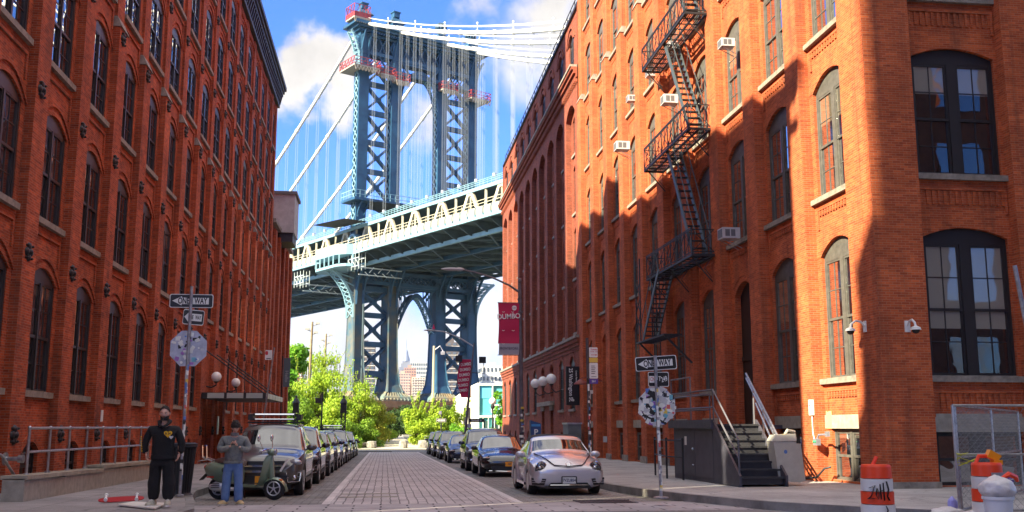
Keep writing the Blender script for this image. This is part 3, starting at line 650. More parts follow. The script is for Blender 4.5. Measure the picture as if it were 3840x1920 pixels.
def ground():
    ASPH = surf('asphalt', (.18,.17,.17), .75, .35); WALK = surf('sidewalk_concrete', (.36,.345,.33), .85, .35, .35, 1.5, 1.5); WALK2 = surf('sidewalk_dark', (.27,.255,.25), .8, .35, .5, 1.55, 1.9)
    STRIP = bricklike('granite_setts', (.50,.455,.45), (.39,.355,.355), (.19,.17,.17), .36, .2, rot=pi/2, ms=.016)
    SLAB = bricklike('granite_slabs', (.42,.385,.39), (.31,.285,.29), (.06,.055,.055), 1.1, .36, ms=.022)
    EDGE = surf('granite_edge', (.56,.52,.51), .75, .2, 0, 40, 1.2)
    LANE = bricklike('parking_setts', (.24,.225,.21), (.165,.155,.145), (.08,.074,.068), .34, .19, ms=.016, var=.45)
    ys = [-60, -20, 0, 10, 16, 22.3, 30, 40, 60, 80, 92, 108, 125, 150, 175, 200, 235]
    def gy(y): return gz(y) if y <= 108 else (-.94+(y-108)*.030 if y < 150 else (.32-(y-150)*.02 if y < 200 else -.7-(y-200)*.08))
    def sheet(name, x0, x1, y0, y1, h, m, thick=False):
        b = MB(); yy = [y0]+[y for y in ys if y0 < y < y1]+[y1]
        for a, c in zip(yy[:-1], yy[1:]): b.poly((x0,a,gy(a)+h),(x1,a,gy(a)+h),(x1,c,gy(c)+h),(x0,c,gy(c)+h))
        return b
    # terrain: one wide sheet, and the far shore
    t = sheet('ground', -400, 400, -60, 235, -.02, None); t.poly((-2900,-400,-.5),(2900,-400,-.5),(2900,-60,.5),(-2900,-60,.5))
    struct('ground', t, surf('ground_dirt', (.16,.15,.12), .9, .3, 0))
    r = MB(); r.poly((-2900,225,-3),(2900,225,-3),(2900,1150,-3),(-2900,1150,-3)); struct('river', r, mat('river_water', (.04,.07,.08), .12, bump=.3, bscale=.3))
    fs = MB(); fs.poly((-2900,1150,-1),(2900,1150,-1),(2900,5900,-1),(-2900,5900,-1)); struct('far_shore', fs, mat('far_shore', (.12,.12,.10), .9))
    struct('road', sheet('s', -4.4, 5.9, 22.3, 92, .0, None), LANE)
    struct('street', sheet('s', -60, 60, -40, 22.3, .0, None), ASPH)
    struct('cross_street', sheet('s', -60, 60, 92, 108, .004, None), surf('asphalt_far', (.12,.12,.125), .8, .2))
    struct('road_paving', sheet('s', -1.12, 2.84, 22.3, 92, .004, None), STRIP)
    e = sheet('s', -1.29, -1.12, 22.3, 92, .008, None); e2 = sheet('s', 2.84, 3.01, 22.3, 92, .008, None); e.merge(e2); struct('road_edging', e, EDGE)
    struct('pavement_paving', sheet('s', -3.9, 7.2, 19.6, 22.28, .004, None), SLAB)
    # worn cross markings (lines left on the setts)
    mk = MB()
    for y, x0, x1 in ((24.6, -1.05, .35), (25.9, -1.05, .4)): mk.poly((x0,y,gz(y)+.009),(x1,y,gz(y)+.009),(x1,y+.34,gz(y)+.009),(x0,y+.34,gz(y)+.009))
    for y, x0, x1 in ((24.9,-3.2,-1.4),(27.2,-2.9,-1.4),(24.0,3.1,4.9),(25.3,3.2,5.3),(35.5,4.6,5.6)): mk.poly((x0,y,gz(y)+.005),(x1,y,gz(y)+.005),(x1,y+.14,gz(y)+.005),(x0,y+.14,gz(y)+.005))
    struct('road_marking', mk, mat('worn_paint', (.36,.34,.26), .8, rgb2=(.14,.13,.12), vscale=5))
    # sidewalks as raised slabs with kerbs; corners cut round
    def walk(name, pts, rise, m, inner):
        # pts: kerb outline (x,y), inner: far x
        b = MB(); k = MB(); top = []
        for (x, y) in pts: top.append((x, y))
        for (x, y), (x2, y2) in zip(top[:-1], top[1:]):
            za, zb = gz(y,.15), gz(y2,.15); d = Vector((x2-x, y2-y)).normalized(); n = Vector((-d.y, d.x))
            if (inner-x)*n.x < 0 and abs(n.x) > .3: n = -n
            if abs(n.x) <= .3: n = Vector((0, 1)) if n.y*INN < 0 else n
            b.poly((x,y,za),(x2,y2,zb),(inner,y2,gz(y2,rise)),(inner,y,gz(y,rise)))
            s = .17*(1 if inner > x else -1)
            k.hexa([(x,y,za-.3),(x2,y2,zb-.3),(x2+s,y2,zb-.3),(x+s,y,za-.3)], [(x,y,za+.012),(x2,y2,zb+.012),(x2+s,y2,zb+.012),(x+s,y,za+.012)])
        struct(name, b, m); struct('kerb', k, mat('kerb_granite', (.22,.21,.20), .8, bump=.3, var=.35, vscale=2))
    global INN; INN = 1
    R = [(26, 10.2), (16.0, 12.5), (11.5, 15.0), (8.7, 17.6), (7.4, 19.6), (6.65, 22.0), (6.2, 24.5), (5.95, 27.0), (5.9, 32), (5.9, 60), (5.9, 91), (6.3, 92.0)]
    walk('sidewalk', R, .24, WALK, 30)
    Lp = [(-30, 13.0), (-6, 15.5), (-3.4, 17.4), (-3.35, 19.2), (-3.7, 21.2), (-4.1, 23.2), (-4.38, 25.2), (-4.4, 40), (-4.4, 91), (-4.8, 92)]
    walk('sidewalk', Lp, .24, WALK2, -30)
    # park plaza beyond the cross street: pale path bending between beds
    p = MB(); P = [(108,-2.6,5.0),(116,-2.2,4.6),(125,-1.2,3.4),(135,-.2,2.6),(150,.4,2.6),(170,1.2,3.6)]
    for (y, a, b_), (y2, a2, b2) in zip(P[:-1], P[1:]): p.poly((a,y,gy(y)+.01),(b_,y,gy(y)+.01),(b2,y2,gy(y2)+.01),(a2,y2,gy(y2)+.01))
    struct('park_path', p, surf('pale_path', (.42,.38,.30), .9, .12, 0))
    fw = MB(); fw.box(-30, 30, 108.0, 110.4, -1.5, -.86); struct('far_pavement', fw, surf('pale_pavement', (.36,.34,.29), .9, .15, 0, 1.5, 1.5))
    # tree-shadow band is left to the trees
    dr = MB()
    for i in range(14): dr.box(4.25+.085*i, 4.29+.085*i, 21.9, 22.7, gz(22)-.0, gz(22)+.014)
    dr.box(4.18, 5.45, 21.84, 21.9, gz(22)-.0, gz(22)+.016); dr.box(4.18, 5.45, 22.7, 22.76, gz(22)-.0, gz(22)+.016)
    d = MB(); d.poly((4.2,21.86,gz(22)+.006),(5.4,21.86,gz(22)+.006),(5.4,22.74,gz(22)+.006),(4.2,22.74,gz(22)+.006)); dr.merge(d)
    single('storm_drain', dr, IRON, 'iron storm drain grate in the road by the right kerb', 'drain', (0,0,0))
    return gy
GY = ground()
# ================================================================== suspension bridge
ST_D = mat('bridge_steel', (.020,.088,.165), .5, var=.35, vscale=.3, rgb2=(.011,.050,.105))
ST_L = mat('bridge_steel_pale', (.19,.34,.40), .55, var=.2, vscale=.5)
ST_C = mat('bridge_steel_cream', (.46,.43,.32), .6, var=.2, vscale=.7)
ST_W = mat('cable_white', (.72,.72,.70), .55)
ST_U = mat('bridge_underside', (.05,.085,.10), .7, var=.4, vscale=.3)
ST_R = mat('bridge_rusty', (.12,.115,.09), .8, rgb2=(.025,.085,.13), vscale=.35)
SCAF = mat('scaffold_red', (.30,.035,.045), .6, var=.3)
HANG = mat('hanger_rope', (.27,.30,.33), .6)
BP = Vector((-8.21, 233.86, 0)); BT = Vector((sin(radians(60)), cos(radians(60)), 0)); BB = Vector((-sin(radians(30)), cos(radians(30)), 0))
def bridge():
    root = thing('suspension_bridge', 'blue steel suspension bridge with tall braced tower and white cables crossing over the street end', 'bridge', tuple(BP))
    def B(t, s, z): return BP+BT*t+BB*s+Vector((0,0,z))
    def bx(mb, t0, t1, s0, s1, z0, z1): mb.hexa([B(t0,s0,z0),B(t1,s0,z0),B(t1,s1,z0),B(t0,s1,z0)], [B(t0,s0,z1),B(t1,s0,z1),B(t1,s1,z1),B(t0,s1,z1)])
    pt = lambda n, mb, m, p=root, **k: part(n, mb, m, p, world=True, **k)
    cols = [1.3, 10.25, 23.6, 32.8]
    S0, S1 = -1.2, 1.4
    def lattice(mb, a, b, c, d, n, w):
        """X lacing between the edge a->b and the edge c->d"""
        a, b, c, d = map(Vector, (a, b, c, d))
        for i in range(n):
            p0, p1 = a.lerp(b, i/n), a.lerp(b, (i+1)/n); q0, q1 = c.lerp(d, i/n), c.lerp(d, (i+1)/n)
            mb.beam(p0, q1, w); mb.beam(q0, p1, w)
    for i, t in enumerate(cols):
        # above the deck: front and back plates joined by laced flanks
        c = MB(); h = 1.3
        bx(c, t-h, t+h, S0, S0+.55, 53, 86); bx(c, t-h, t+h, S1-.55, S1, 53, 86); bx(c, t-h+.5, t+h-.15, S0+.6, S1-.6, 53, 86)
        bx(c, t-h, t+h, S0, S1, 86, 97.6)
        for z in (60, 67.2, 74.4, 81.6): bx(c, t-h-.03, t+h+.03, S0-.05, S0+.2, z-.25, z+.25)
        bx(c, t-h, t+h, S0, S0+.5, 41, 53); bx(c, t-h, t+h, S1-.5, S1, 41, 53); bx(c, t-h+.3, t+h-.3, S0+.6, S1-.6, 41, 53)
        o = pt('tower_column', c, ST_D)
        l = MB(); lattice(l, B(t-h,S0+.5,48), B(t-h,S0+.5,86), B(t-h,S1-.5,48), B(t-h,S1-.5,86), 20, .22)
        pt('lacing', l, ST_L, o)
        # below the deck: wider box legs flaring out at the foot
        g = MB(); prof = [(41, 1.15, 1.4), (22, 1.2, 1.6), (15, 1.3, 1.9), (11, 1.6, 2.5), (9.2, 2.1, 3.3)]
        rows = []
        for z, ht, hs in prof:
            m = .1; rows.append([B(t-ht,m-hs,z), B(t+ht,m-hs,z), B(t+ht,m+hs,z), B(t-ht,m+hs,z), B(t-ht,m-hs,z)])
        g.grid(rows)
        for sx in (-1, 1): # panel edges
            for (z, ht, hs), (z2, ht2, hs2) in zip(prof[:-1], prof[1:]): g.beam(B(t+sx*ht,.1-hs-.05,z), B(t+sx*ht2,.1-hs2-.05,z2), .35); g.beam(B(t+sx*ht,.1+hs+.05,z), B(t+sx*ht2,.1+hs2+.05,z2), .35)
        o2 = pt('tower_leg', g, ST_R if i < 2 else ST_D)
        f = MB(); # bell-shaped shoe
        prof = [(9.2, 2.3, 3.6), (8.7, 2.9, 4.2), (8.1, 3.7, 5.0), (7.5, 3.9, 5.2), (7.0, 4.0, 5.3)]
        f.grid([[B(t-a,.7-b,z), B(t+a,.7-b,z), B(t+a,.7+b,z), B(t-a,.7+b,z), B(t-a,.7-b,z)] for z, a, b in prof])
        for n in range(9):
            u = -1+.25*n; f.beam(B(t+u*2.3,.7-3.7,9.2), B(t+u*3.9,.7-5.3,7.4), .35)
            f.beam(B(t-2.4,.7+u*3.4,9.2), B(t-4.0,.7+u*5.0,7.4), .35)
        pt('leg_shoe', f, mat('shoe_ochre', (.26,.19,.10), .8, rgb2=(.10,.17,.17), vscale=.3), o2)
        # finial
        f = MB(); 
        bx(f, t-1.5, t+1.5, S0-.1, S1+.1, 97.6, 99.4)
        if i < 2:
            f.hexa([B(t-2,S0-.6,99.4),B(t+2,S0-.6,99.4),B(t+2,S1+.6,99.4),B(t-2,S1+.6,99.4)], [B(t-.9,S0+.9,101),B(t+.9,S0+.9,101),B(t+.9,S1-.9,101),B(t-.9,S1-.9,101)])
            bx(f, t-.8, t+.8, S0+.5, S1-.5, 101, 102.2); bx(f, t-1, t+1, S0+.3, S1-.3, 102.2, 102.5)
        else:
            c0 = B(t, .1, 101.6); f.lathe([(1.6,99.4),(1.0,99.9),(.7,100.3)], (c0.x,c0.y,0))
            for a in range(6):
                th = pi*a/6; f.tube([c0+(BT*cos(th)+BB*sin(th))*1.45*cos(p)+Vector((0,0,1.45*sin(p))) for p in [2*pi*q/20 for q in range(21)]], .16, 5, False)
            for zz in (-.8, 0, .8): r = sqrt(1.45**2-zz*zz); f.tube([c0+BT*r*cos(p)+BB*r*sin(p)+Vector((0,0,zz)) for p in [2*pi*q/20 for q in range(21)]], .12, 5, False)
            f.sph(tuple(c0), 1.1, n=12, m=8)
        pt('finial', f, ST_D)
    # struts and big X braces between paired columns, above and below the deck
    def braces(t0, t1, zs, w, sa, sb):
        for z0, z1 in zip(zs[:-1], zs[1:]):
            m = MB(); zc = (z0+z1)/2; tc = (t0+t1)/2
            for s in (sa, sb):
                for a, b in (((t0,z0+.5),(t1,z1-.5)), ((t0,z1-.5),(t1,z0+.5))): m.beam(B(a[0],s,a[1]), B(b[0],s,b[1]), w, .45)
                m.hexa([B(tc-.75,s-.12,zc-.55),B(tc+.75,s-.12,zc-.55),B(tc+.75,s+.12,zc-.55),B(tc-.75,s+.12,zc-.55)], [B(tc-.75,s-.12,zc+.55),B(tc+.75,s-.12,zc+.55),B(tc+.75,s+.12,zc+.55),B(tc-.75,s+.12,zc+.55)])
            pt('cross_brace', m, ST_D)
        for z in zs:
            m = MB(); 
            for s in (sa, sb): m.beam(B(t0,s,z), B(t1,s,z), .45, 1.15)
            pt('tower_strut', m, ST_D)
    for t0, t1 in ((2.5, 9.1), (24.8, 31.6)):
        braces(t0, t1, [53.8, 61, 68.1, 75.5, 82.6], .6, -.2, .4)
        z = 86; m = MB()
        for s in (-.2, .4): m.beam(B(t0,s,82.6), B((t0+t1)/2,s,86), .55, .4); m.beam(B(t1,s,82.6), B((t0+t1)/2,s,86), .55, .4)
        pt('cross_brace', m, ST_D)
        braces(t0-.1, t1+.1, [13.5, 20.2, 26.9, 33.0], .7, -.3, .5)
        # small round-headed opening at the foot
        for s in (-.6, .8):
            m = MB(); a = [(t0+.3+(t1-t0-.6)*k/12) for k in range(13)]
            for k in range(12):
                z1 = 11.2+1.6*sqrt(max(0, 1-((k)/6-1)**2)); z2 = 11.2+1.6*sqrt(max(0, 1-((k+1)/6-1)**2))
                m.hexa([B(a[k],s-.2,z1),B(a[k+1],s-.2,z2),B(a[k+1],s+.2,z2),B(a[k],s+.2,z1)], [B(a[k],s-.2,13.4),B(a[k+1],s-.2,13.4),B(a[k+1],s+.2,13.4),B(a[k],s+.2,13.4)])
            pt('foot_arch', m, ST_D)
    # arched portals
    def portal(t0, t1, zspr, zcr, ztop, sa, sb, pointed=False, lo=None):
        m = MB(); tc = (t0+t1)/2; hw = (t1-t0)/2; n = 24; R = []
        for k in range(n+1):
            x = -1+2*k/n
            z = (zspr+(zcr-zspr)*((1-abs(x))**.62 if False else sqrt(max(0,1-x*x)))) if not pointed else zspr+(zcr-zspr)*(1-abs(x)**1.75)
            R.append((tc+x*hw, z))
        for s in (sa, sb):
            for (a, za), (b, zb) in zip(R[:-1], R[1:]):
                m.hexa([B(a,s-.35,za),B(b,s-.35,zb),B(b,s+.35,zb),B(a,s+.35,za)], [B(a,s-.35,za+1.0),B(b,s-.35,zb+1.0),B(b,s+.35,zb+1.0),B(a,s+.35,za+1.0)])
            m.beam(B(t0,s,ztop), B(t1,s,ztop), .5, 1.2)
            for k in (2, 4, 20, 22): m.beam(B(R[k][0],s,R[k][1]+.9), B(R[k][0]+(1 if k < 12 else -1)*.2,s,ztop), .25)
            m.beam(B(t0,s,ztop), B(tc-hw*.55,s,zcr-.5), .4); m.beam(B(t1,s,ztop), B(tc+hw*.55,s,zcr-.5), .4)
        pt('portal_arch', m, ST_D)
        l = MB(); # laced soffit
        for k in range(0, n): l.beam(B(R[k][0],sa,R[k][1]), B(R[k+1][0],sb,R[k+1][1]), .16); l.beam(B(R[k+1][0],sa,R[k+1][1]), B(R[k][0],sb,R[k][1]), .16)
        if lo:
            for tt in (t0, t1): lattice(l, B(tt,sa,lo), B(tt,sa,zspr), B(tt,sb,lo), B(tt,sb,zspr), 6, .16)
        pt('soffit_lacing', l, ST_L)
    portal(11.55, 22.3, 79.0, 87.2, 89.6, S0+.2, S1-.2)
    portal(11.7, 22.1, 23.5, 31.8, 34.2, -1.0, 1.3, True)
    # latticed top girder, cornice
    g = MB()
    for s in (S0+.1, S1-.1):
        for z in (86.6, 90.0, 94.6): g.beam(B(0,s,z), B(34.1,s,z), .5, .9)
        x = 2.8
        while x < 31:
            if all(abs(x+1-c) > 1.6 for c in cols): g.beam(B(x,s,90), B(x+2.2,s,94.4), .3); g.beam(B(x+2.2,s,90), B(x,s,94.4), .3)
            if not 11 < x < 22: g.beam(B(x,s,86.8), B(x+2.2,s,90), .25); g.beam(B(x+2.2,s,86.8), B(x,s,90), .25)
            x += 2.2
    bx(g, .2, 33.9, .5, .9, 90, 94.6)
    pt('top_girder', g, ST_D)
    c = MB()
    for z0, z1, o in ((94.9,95.5,.7), (95.5,96.1,1.5), (96.1,96.8,2.3)): bx(c, -o, 34.1+o, S0-o, S1+o, z0, z1)
    bx(c, 0, 34.1, S0, S1, 96.8, 97.8)
    for k in range(50): bx(c, k*.69, k*.69+.34, S0-1.3, S0, 94.6, 95.0)
    pt('cornice', c, ST_D)
    for i, t in enumerate(cols):      # curved cornice brackets
        for tt in (t-.9, t+.9):
            m = MB(); pts = [B(tt,S0-2.1*((k/8)**2),86.5+8.3*(k/8)**.8) for k in range(9)]
            for a, b in zip(pts[:-1], pts[1:]): m.beam(a, b, .3, .5)
            m.beam(B(tt,S0,86.5), B(tt,S0,95), .3)
            for k in range(0, 8, 2): m.beam(B(tt,S0,pts[k].z+.6), pts[k+1], .16)
            pt('bracket', m, ST_D)
    for tt, sg in ((0, -1), (34.1, 1)):
        m = MB(); 
        for s in (S0+.3, S1-.3):
            pts = [B(tt+sg*2.2*((k/8)**2),s,86.5+8.3*(k/8)**.8) for k in range(9)]
            for a, b in zip(pts[:-1], pts[1:]): m.beam(a, b, .3, .5)
            for k in range(0, 8, 2): m.beam(B(tt,s,pts[k].z+.6), pts[k+1], .16)
        pts2 = [B(tt+sg*2.2*((k/8)**2),0,86.5+8.3*(k/8)**.8) for k in range(9)]
        for k in range(8): m.beam(pts2[k]+BB*S0, pts2[k+1]+BB*S1, .14); m.beam(pts2[k+1]+BB*S0, pts2[k]+BB*S1, .14)
        pt('bracket', m, ST_L)
    # pedestrian-height gallery round the tower with railing
    g = MB(); bx(g, -1.8, 35.8, S0-2.6, S1+1.5, 53.0, 53.6)
    for t in cols:
        for tt in (t-.9, t+.9):
            pts = [B(tt,S0-2.4*((k/6)**2),49.5+3.5*(k/6)) for k in range(7)]
            for a, b in zip(pts[:-1], pts[1:]): g.beam(a, b, .25, .4)
    pt('gallery', g, ST_D)
    r = MB(); P = [B(-1.8,S1+1.5,0), B(-1.8,S0-2.6,0), B(35.8,S0-2.6,0), B(35.8,S1+1.5,0)]
    for a, b in zip(P[:-1], P[1:]):
        for z in (54.3, 55.3): r.beam(a+Vector((0,0,z)), b+Vector((0,0,z)), .12)
        n = int((b-a).length/1.3)
        for k in range(n+1): q = a.lerp(b, k/n); r.beam(q+Vector((0,0,53.6)), q+Vector((0,0,55.4)), .1)
    pt('gallery_railing', r, ST_L)
    # ---------------- deck
    sA, sB = -95, 130
    d = MB(); bx(d, -3.6, 37.7, sA, sB, 39.6, 40.1); pt('lower_deck', d, ST_U)
    d = MB(); bx(d, -.4, 9, sA, sB, 46.3, 46.9); bx(d, 25, 34.5, sA, sB, 46.3, 46.9); bx(d, 9, 25, sA, sB, 45.6, 46.1); pt('upper_deck', d, ST_U)
    d = MB(); bx(d, -4.1, -3.6, sA, sB, 39.3, 40.25); bx(d, 37.7, 38.2, sA, sB, 39.3, 40.25); pt('fascia', d, ST_L)
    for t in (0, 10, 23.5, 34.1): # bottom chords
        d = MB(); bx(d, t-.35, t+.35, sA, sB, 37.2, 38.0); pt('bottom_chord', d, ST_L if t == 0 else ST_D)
    d = MB()
    k = -27.4+10.25*14
    s = sA
    while s < sB: # floor beams with curved ends
        bx(d, 0, 34, s-.2, s+.2, 38.0, 39.6)
        pts = [(-3.9,39.3),(-3.2,39.0),(-2.4,38.5),(-1.5,37.95),(-.7,37.7),(0,37.6)]
        for (a, za), (b, zb) in zip(pts[:-1], pts[1:]):
            d.hexa([B(a,s-.14,za),B(b,s-.14,zb),B(b,s+.14,zb),B(a,s+.14,za)], [B(a,s-.14,39.55),B(b,s-.14,39.55),B(b,s+.14,39.55),B(a,s+.14,39.55)])
        bx(d, 34, 38, s-.2, s+.2, 38.6, 39.6)
        s += 5.12
    pt('floor_beam', d, ST_U)
    d = MB(); s = sA
    while s < sB-10: # flat diagonals under the floor
        for a, b in ((0,10),(10,0),(10,23.5),(23.5,10),(23.5,34),(34,23.5)): d.beam(B(a,s,37.5), B(b,s+10.25,37.5), .35, .3)
        s += 10.25
    for t in (3.3, 6.6, 14.5, 19, 27, 30.6): bx(d, t-.15, t+.15, sA, sB, 38.7, 39.6)
    pt('floor_bracing', d, ST_U)
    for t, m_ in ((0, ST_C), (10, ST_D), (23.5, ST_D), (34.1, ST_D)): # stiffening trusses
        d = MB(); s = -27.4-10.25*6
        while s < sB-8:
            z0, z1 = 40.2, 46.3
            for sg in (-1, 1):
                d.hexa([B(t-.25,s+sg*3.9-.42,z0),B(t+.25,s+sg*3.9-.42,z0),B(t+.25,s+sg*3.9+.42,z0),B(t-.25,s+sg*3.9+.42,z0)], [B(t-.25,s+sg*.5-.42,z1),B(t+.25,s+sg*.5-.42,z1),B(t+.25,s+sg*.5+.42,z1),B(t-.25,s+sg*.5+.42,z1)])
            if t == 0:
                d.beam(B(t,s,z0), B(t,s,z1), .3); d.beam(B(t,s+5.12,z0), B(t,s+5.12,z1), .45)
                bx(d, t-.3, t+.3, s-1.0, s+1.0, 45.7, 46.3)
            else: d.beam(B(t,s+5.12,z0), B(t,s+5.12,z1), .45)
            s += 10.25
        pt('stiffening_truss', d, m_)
    d = MB(); bx(d, -.45, -.15, sA, sB, 46.25, 46.95); bx(d, -.15, .3, sA, sB, 46.9, 47.1); pt('top_chord', d, ST_L)
    r = MB() # rail along the upper deck
    for z in (47.4, 47.8, 48.15): r.beam(B(-.4,sA,z), B(-.4,sB,z), .09)
    s = sA
    while s < sB: r.beam(B(-.4,s,46.9), B(-.4,s,48.2), .09); s += 1.28
    pt('upper_railing', r, ST_L)
    r = MB(); bx(r, -4.0, -3.95, sA, sB, 40.3, 41.55)
    pt('footway_screen', r, mat('railing_panel', (.26,.33,.33), .7, rgb2=(.34,.30,.22), vscale=.8))
    s = -27.6-2.53*26
    while s < sB: # curled railing posts outside the screen
        r = MB(); r.beam(B(-4.2,s,39.9), B(-4.35,s,40.7), .13); r.beam(B(-4.35,s,40.7), B(-4.15,s,41.7), .13); s += 2.53
        pt('footway_post', r, mat('post_dark_blue', (.04,.07,.09), .6))
    r = MB()
    for z in (41.6, 42.2, 42.8): r.beam(B(-3.9,sA,z), B(-3.9,sB,z), .1)
    s = -27.6-2.53*26
    while s < sB: r.beam(B(-3.9,s,41.4), B(-3.75,s,42.9), .09); s += 2.53
    pt('footway_railing', r, ST_C)
    # curved balcony round the tower foot at deck level, with bracketed corbels
    bal = MB(); row0 = []; N = 22
    for k in range(N+1):
        a = k/N; s = -8+16*a; t = -4.1-2.6*min(1, 1.35*sin(pi*a)**.5)
        row0.append((t, s))
    for (t, s), (t2, s2) in zip(row0[:-1], row0[1:]):
        bal.hexa([B(t,s,39.3),B(t2,s2,39.3),B(-4,s2,39.3),B(-4,s,39.3)], [B(t,s,40.2),B(t2,s2,40.2),B(-4,s2,40.2),B(-4,s,40.2)])
        bal.hexa([B(t,s,36.6),B(t2,s2,36.6),B(-1,s2,36.6),B(-1,s,36.6)], [B(t,s,37.2),B(t2,s2,37.2),B(-1,s2,37.2),B(-1,s,37.2)])
        bal.poly(B(t,s,40.2), B(t2,s2,40.2), B(t2,s2,41.6), B(t,s,41.6))
    for t, s in row0[::3]: bal.beam(B(t,s,37.2), B(t,s,39.3), .3)
    pt('tower_balcony', bal, ST_L)
    hd = MB()   # round-headed doorway in the column foot
    for k in range(14):
        a, b = pi*k/14, pi*(k+1)/14
        for rr in (1.5,): hd.hexa([B(-1.4,-2.2+rr*cos(a),43+rr*sin(a)),B(-1.4,-2.2+rr*cos(b),43+rr*sin(b)),B(.4,-2.2+rr*cos(b),43+rr*sin(b)),B(.4,-2.2+rr*cos(a),43+rr*sin(a))], [B(-1.4,-2.2+2.1*cos(a),43+2.1*sin(a)),B(-1.4,-2.2+2.1*cos(b),43+2.1*sin(b)),B(.4,-2.2+2.1*cos(b),43+2.1*sin(b)),B(.4,-2.2+2.1*cos(a),43+2.1*sin(a))])
    bx(hd, -1.4, .3, -.1, .5, 40.2, 43); bx(hd, -1.4, .3, -4.4, -3.8, 40.2, 43); pt('doorway', hd, ST_L)
    # big curved brackets carrying the deck on the column heads
    for t, fr in ((0, -1), (1.3, 0), (10.25, 0), (23.6, 0), (32.8, 0), (34.1, 1)):
        m = MB()
        if fr:
            pts = [(fr*(5.6*(k/10)**2.0), 26+10.8*(k/10)**.75) for k in range(11)]
            for s in (-1.2, 1.8):
                for (a, za), (b, zb) in zip(pts[:-1], pts[1:]): m.beam(B(t+a,s,za), B(t+b,s,zb), .35, .6)
                for k in range(3, 10, 2): m.beam(B(t,s,pts[k][1]-1), B(t+pts[k][0],s,pts[k][1]), .25)
                m.beam(B(t,s,36.7), B(t+fr*5.6,s,36.7), .4)
            for k in range(10): m.beam(B(t+pts[k][0],-1.2,pts[k][1]), B(t+pts[k+1][0],1.8,pts[k+1][1]), .18); m.beam(B(t+pts[k+1][0],-1.2,pts[k+1][1]), B(t+pts[k][0],1.8,pts[k][1]), .18)
        else:
            pts = [(-1.6-3.4*(k/10)**2.0, 29+8.5*(k/10)**.8) for k in range(11)]
            for tt in (t-.9, t+.9):
                for (a, za), (b, zb) in zip(pts[:-1], pts[1:]): m.beam(B(tt,a,za), B(tt,b,zb), .35, .55)
                m.beam(B(tt,-1.6,29), B(tt,-1.6,37.4), .4)
                for k in range(3, 10, 2): m.beam(B(tt,-1.6,pts[k][1]), B(tt,pts[k][0],pts[k][1]), .25)
        pt('deck_bracket', m, ST_L if fr else ST_D)
    m = MB() # braced girder under the deck between the columns
    for s in (-1.4, 2.6):
        for z in (34.4, 37.0): m.beam(B(0,s,z), B(34,s,z), .5, .8)
        x = 1.5
        while x < 32: m.beam(B(x,s,34.6), B(x+2,s,36.8), .3); m.beam(B(x+2,s,34.6), B(x,s,36.8), .3); x += 2
    pt('portal_girder', m, ST_D)
    # ---------------- main cables and hangers
    def zc(s): return 97.3+.43*s+.00113*s*s if s < 0 else 97.3-.56*s+.00075*s*s
    for i, t in enumerate(cols):
        c = MB(); pts = [B(t,s,zc(s)+.3) for s in range(-125, 0, 4)]+[B(t,0,97.5)]+[B(t,s,zc(s)+.3) for s in range(3, 130, 4)]
        c.tube(pts, .43, 10)
        for s in list(range(-120, -2, 6))+list(range(5, 124, 6)):
            a, b = B(t,s-.35,zc(s-.35)+.3), B(t,s+.35,zc(s+.35)+.3); c.cyl(a, b, .55, 10)
            if i in (0, 1) and s < 0 and (s % 12) == 0: c.beam(B(t,s,zc(s)+.8), B(t,s,zc(s)+2.3), .12); c.sph(tuple(B(t,s,zc(s)+2.4)), .22, n=6, m=4)
        for r_ in (-.5, .5): c.tube([B(t+r_,s,zc(s)+1.7) for s in range(-125, 0, 6)]+[B(t+r_,-1,98.6)], .05, 4)
        o = pt('main_cable', c, ST_W, smooth=True)
        for s in list(range(-90, -4, 6))+list(range(11, 66, 6)):
            h = MB(); zt, zb = zc(s)-.2, 47.0
            if zt-zb < 1: continue
            for a in (-.28, .28):
                for b in (-.16, .16): h.beam(B(t+a,s+b,zb), B(t+a,s+b,zt), .032)
            h.cyl(B(t,s,48.6), B(t,s,49.3), .42, 8)
            pt('hanger', h, HANG, o)
    # bridge pier
    pier = MB(); bx(pier, -7, 41, -10, 11, -6, 5.6); bx(pier, -8.2, 42.2, -11.2, 12.2, 5.6, 6.3); bx(pier, -7.4, 41.4, -10.4, 11.4, 6.3, 7.0)
    pt('granite_pier', pier, mat('pier_brownstone', (.22,.13,.07), .85, var=.35, vscale=.3))
    # arched wall panels: nothing more; work platforms are things of their own
    def platform(lbl, t0, t1, s0, s1, z, h=2.2):
        p = thing('work_platform', lbl, 'work platform', tuple(B((t0+t1)/2, (s0+s1)/2, z)), 0, 'red work platforms hung on the bridge tower')
        a = MB(); bx(a, t0, t1, s0, s1, z, z+.35); 
        for k in range(8):
            q0 = t0+(t1-t0)*k/8; q1 = t0+(t1-t0)*(k+1)/8; a.beam(B(q0,s0,z), B((q0+q1)/2,s0,z-1.1), .14); a.beam(B((q0+q1)/2,s0,z-1.1), B(q1,s0,z), .14)
        part('deck', a, mat('scaffold_tan', (.32,.27,.22), .8), p, world=True)
        b = MB(); C4 = [(t0,s0),(t1,s0),(t1,s1),(t0,s1),(t0,s0)]
        for (a0, b0), (a1, b1) in zip(C4[:-1], C4[1:]):
            for zz in (.6, 1.3, h): b.beam(B(a0,b0,z+zz), B(a1,b1,z+zz), .12)
            n = max(1, int((abs(a1-a0)+abs(b1-b0))/1.4))
            for k in range(n):
                u, v = k/n, (k+1)/n; P0, P1 = B(a0+(a1-a0)*u, b0+(b1-b0)*u, z+.3), B(a0+(a1-a0)*v, b0+(b1-b0)*v, z+h); b.beam(P0, P0+Vector((0,0,h-.3)), .1); b.beam(P0, P1, .12)
            if z > 96: b.poly(B(a0,b0,z+.35), B(a1,b1,z+.35), B(a1,b1,z+h*.45), B(a0,b0,z+h*.45))
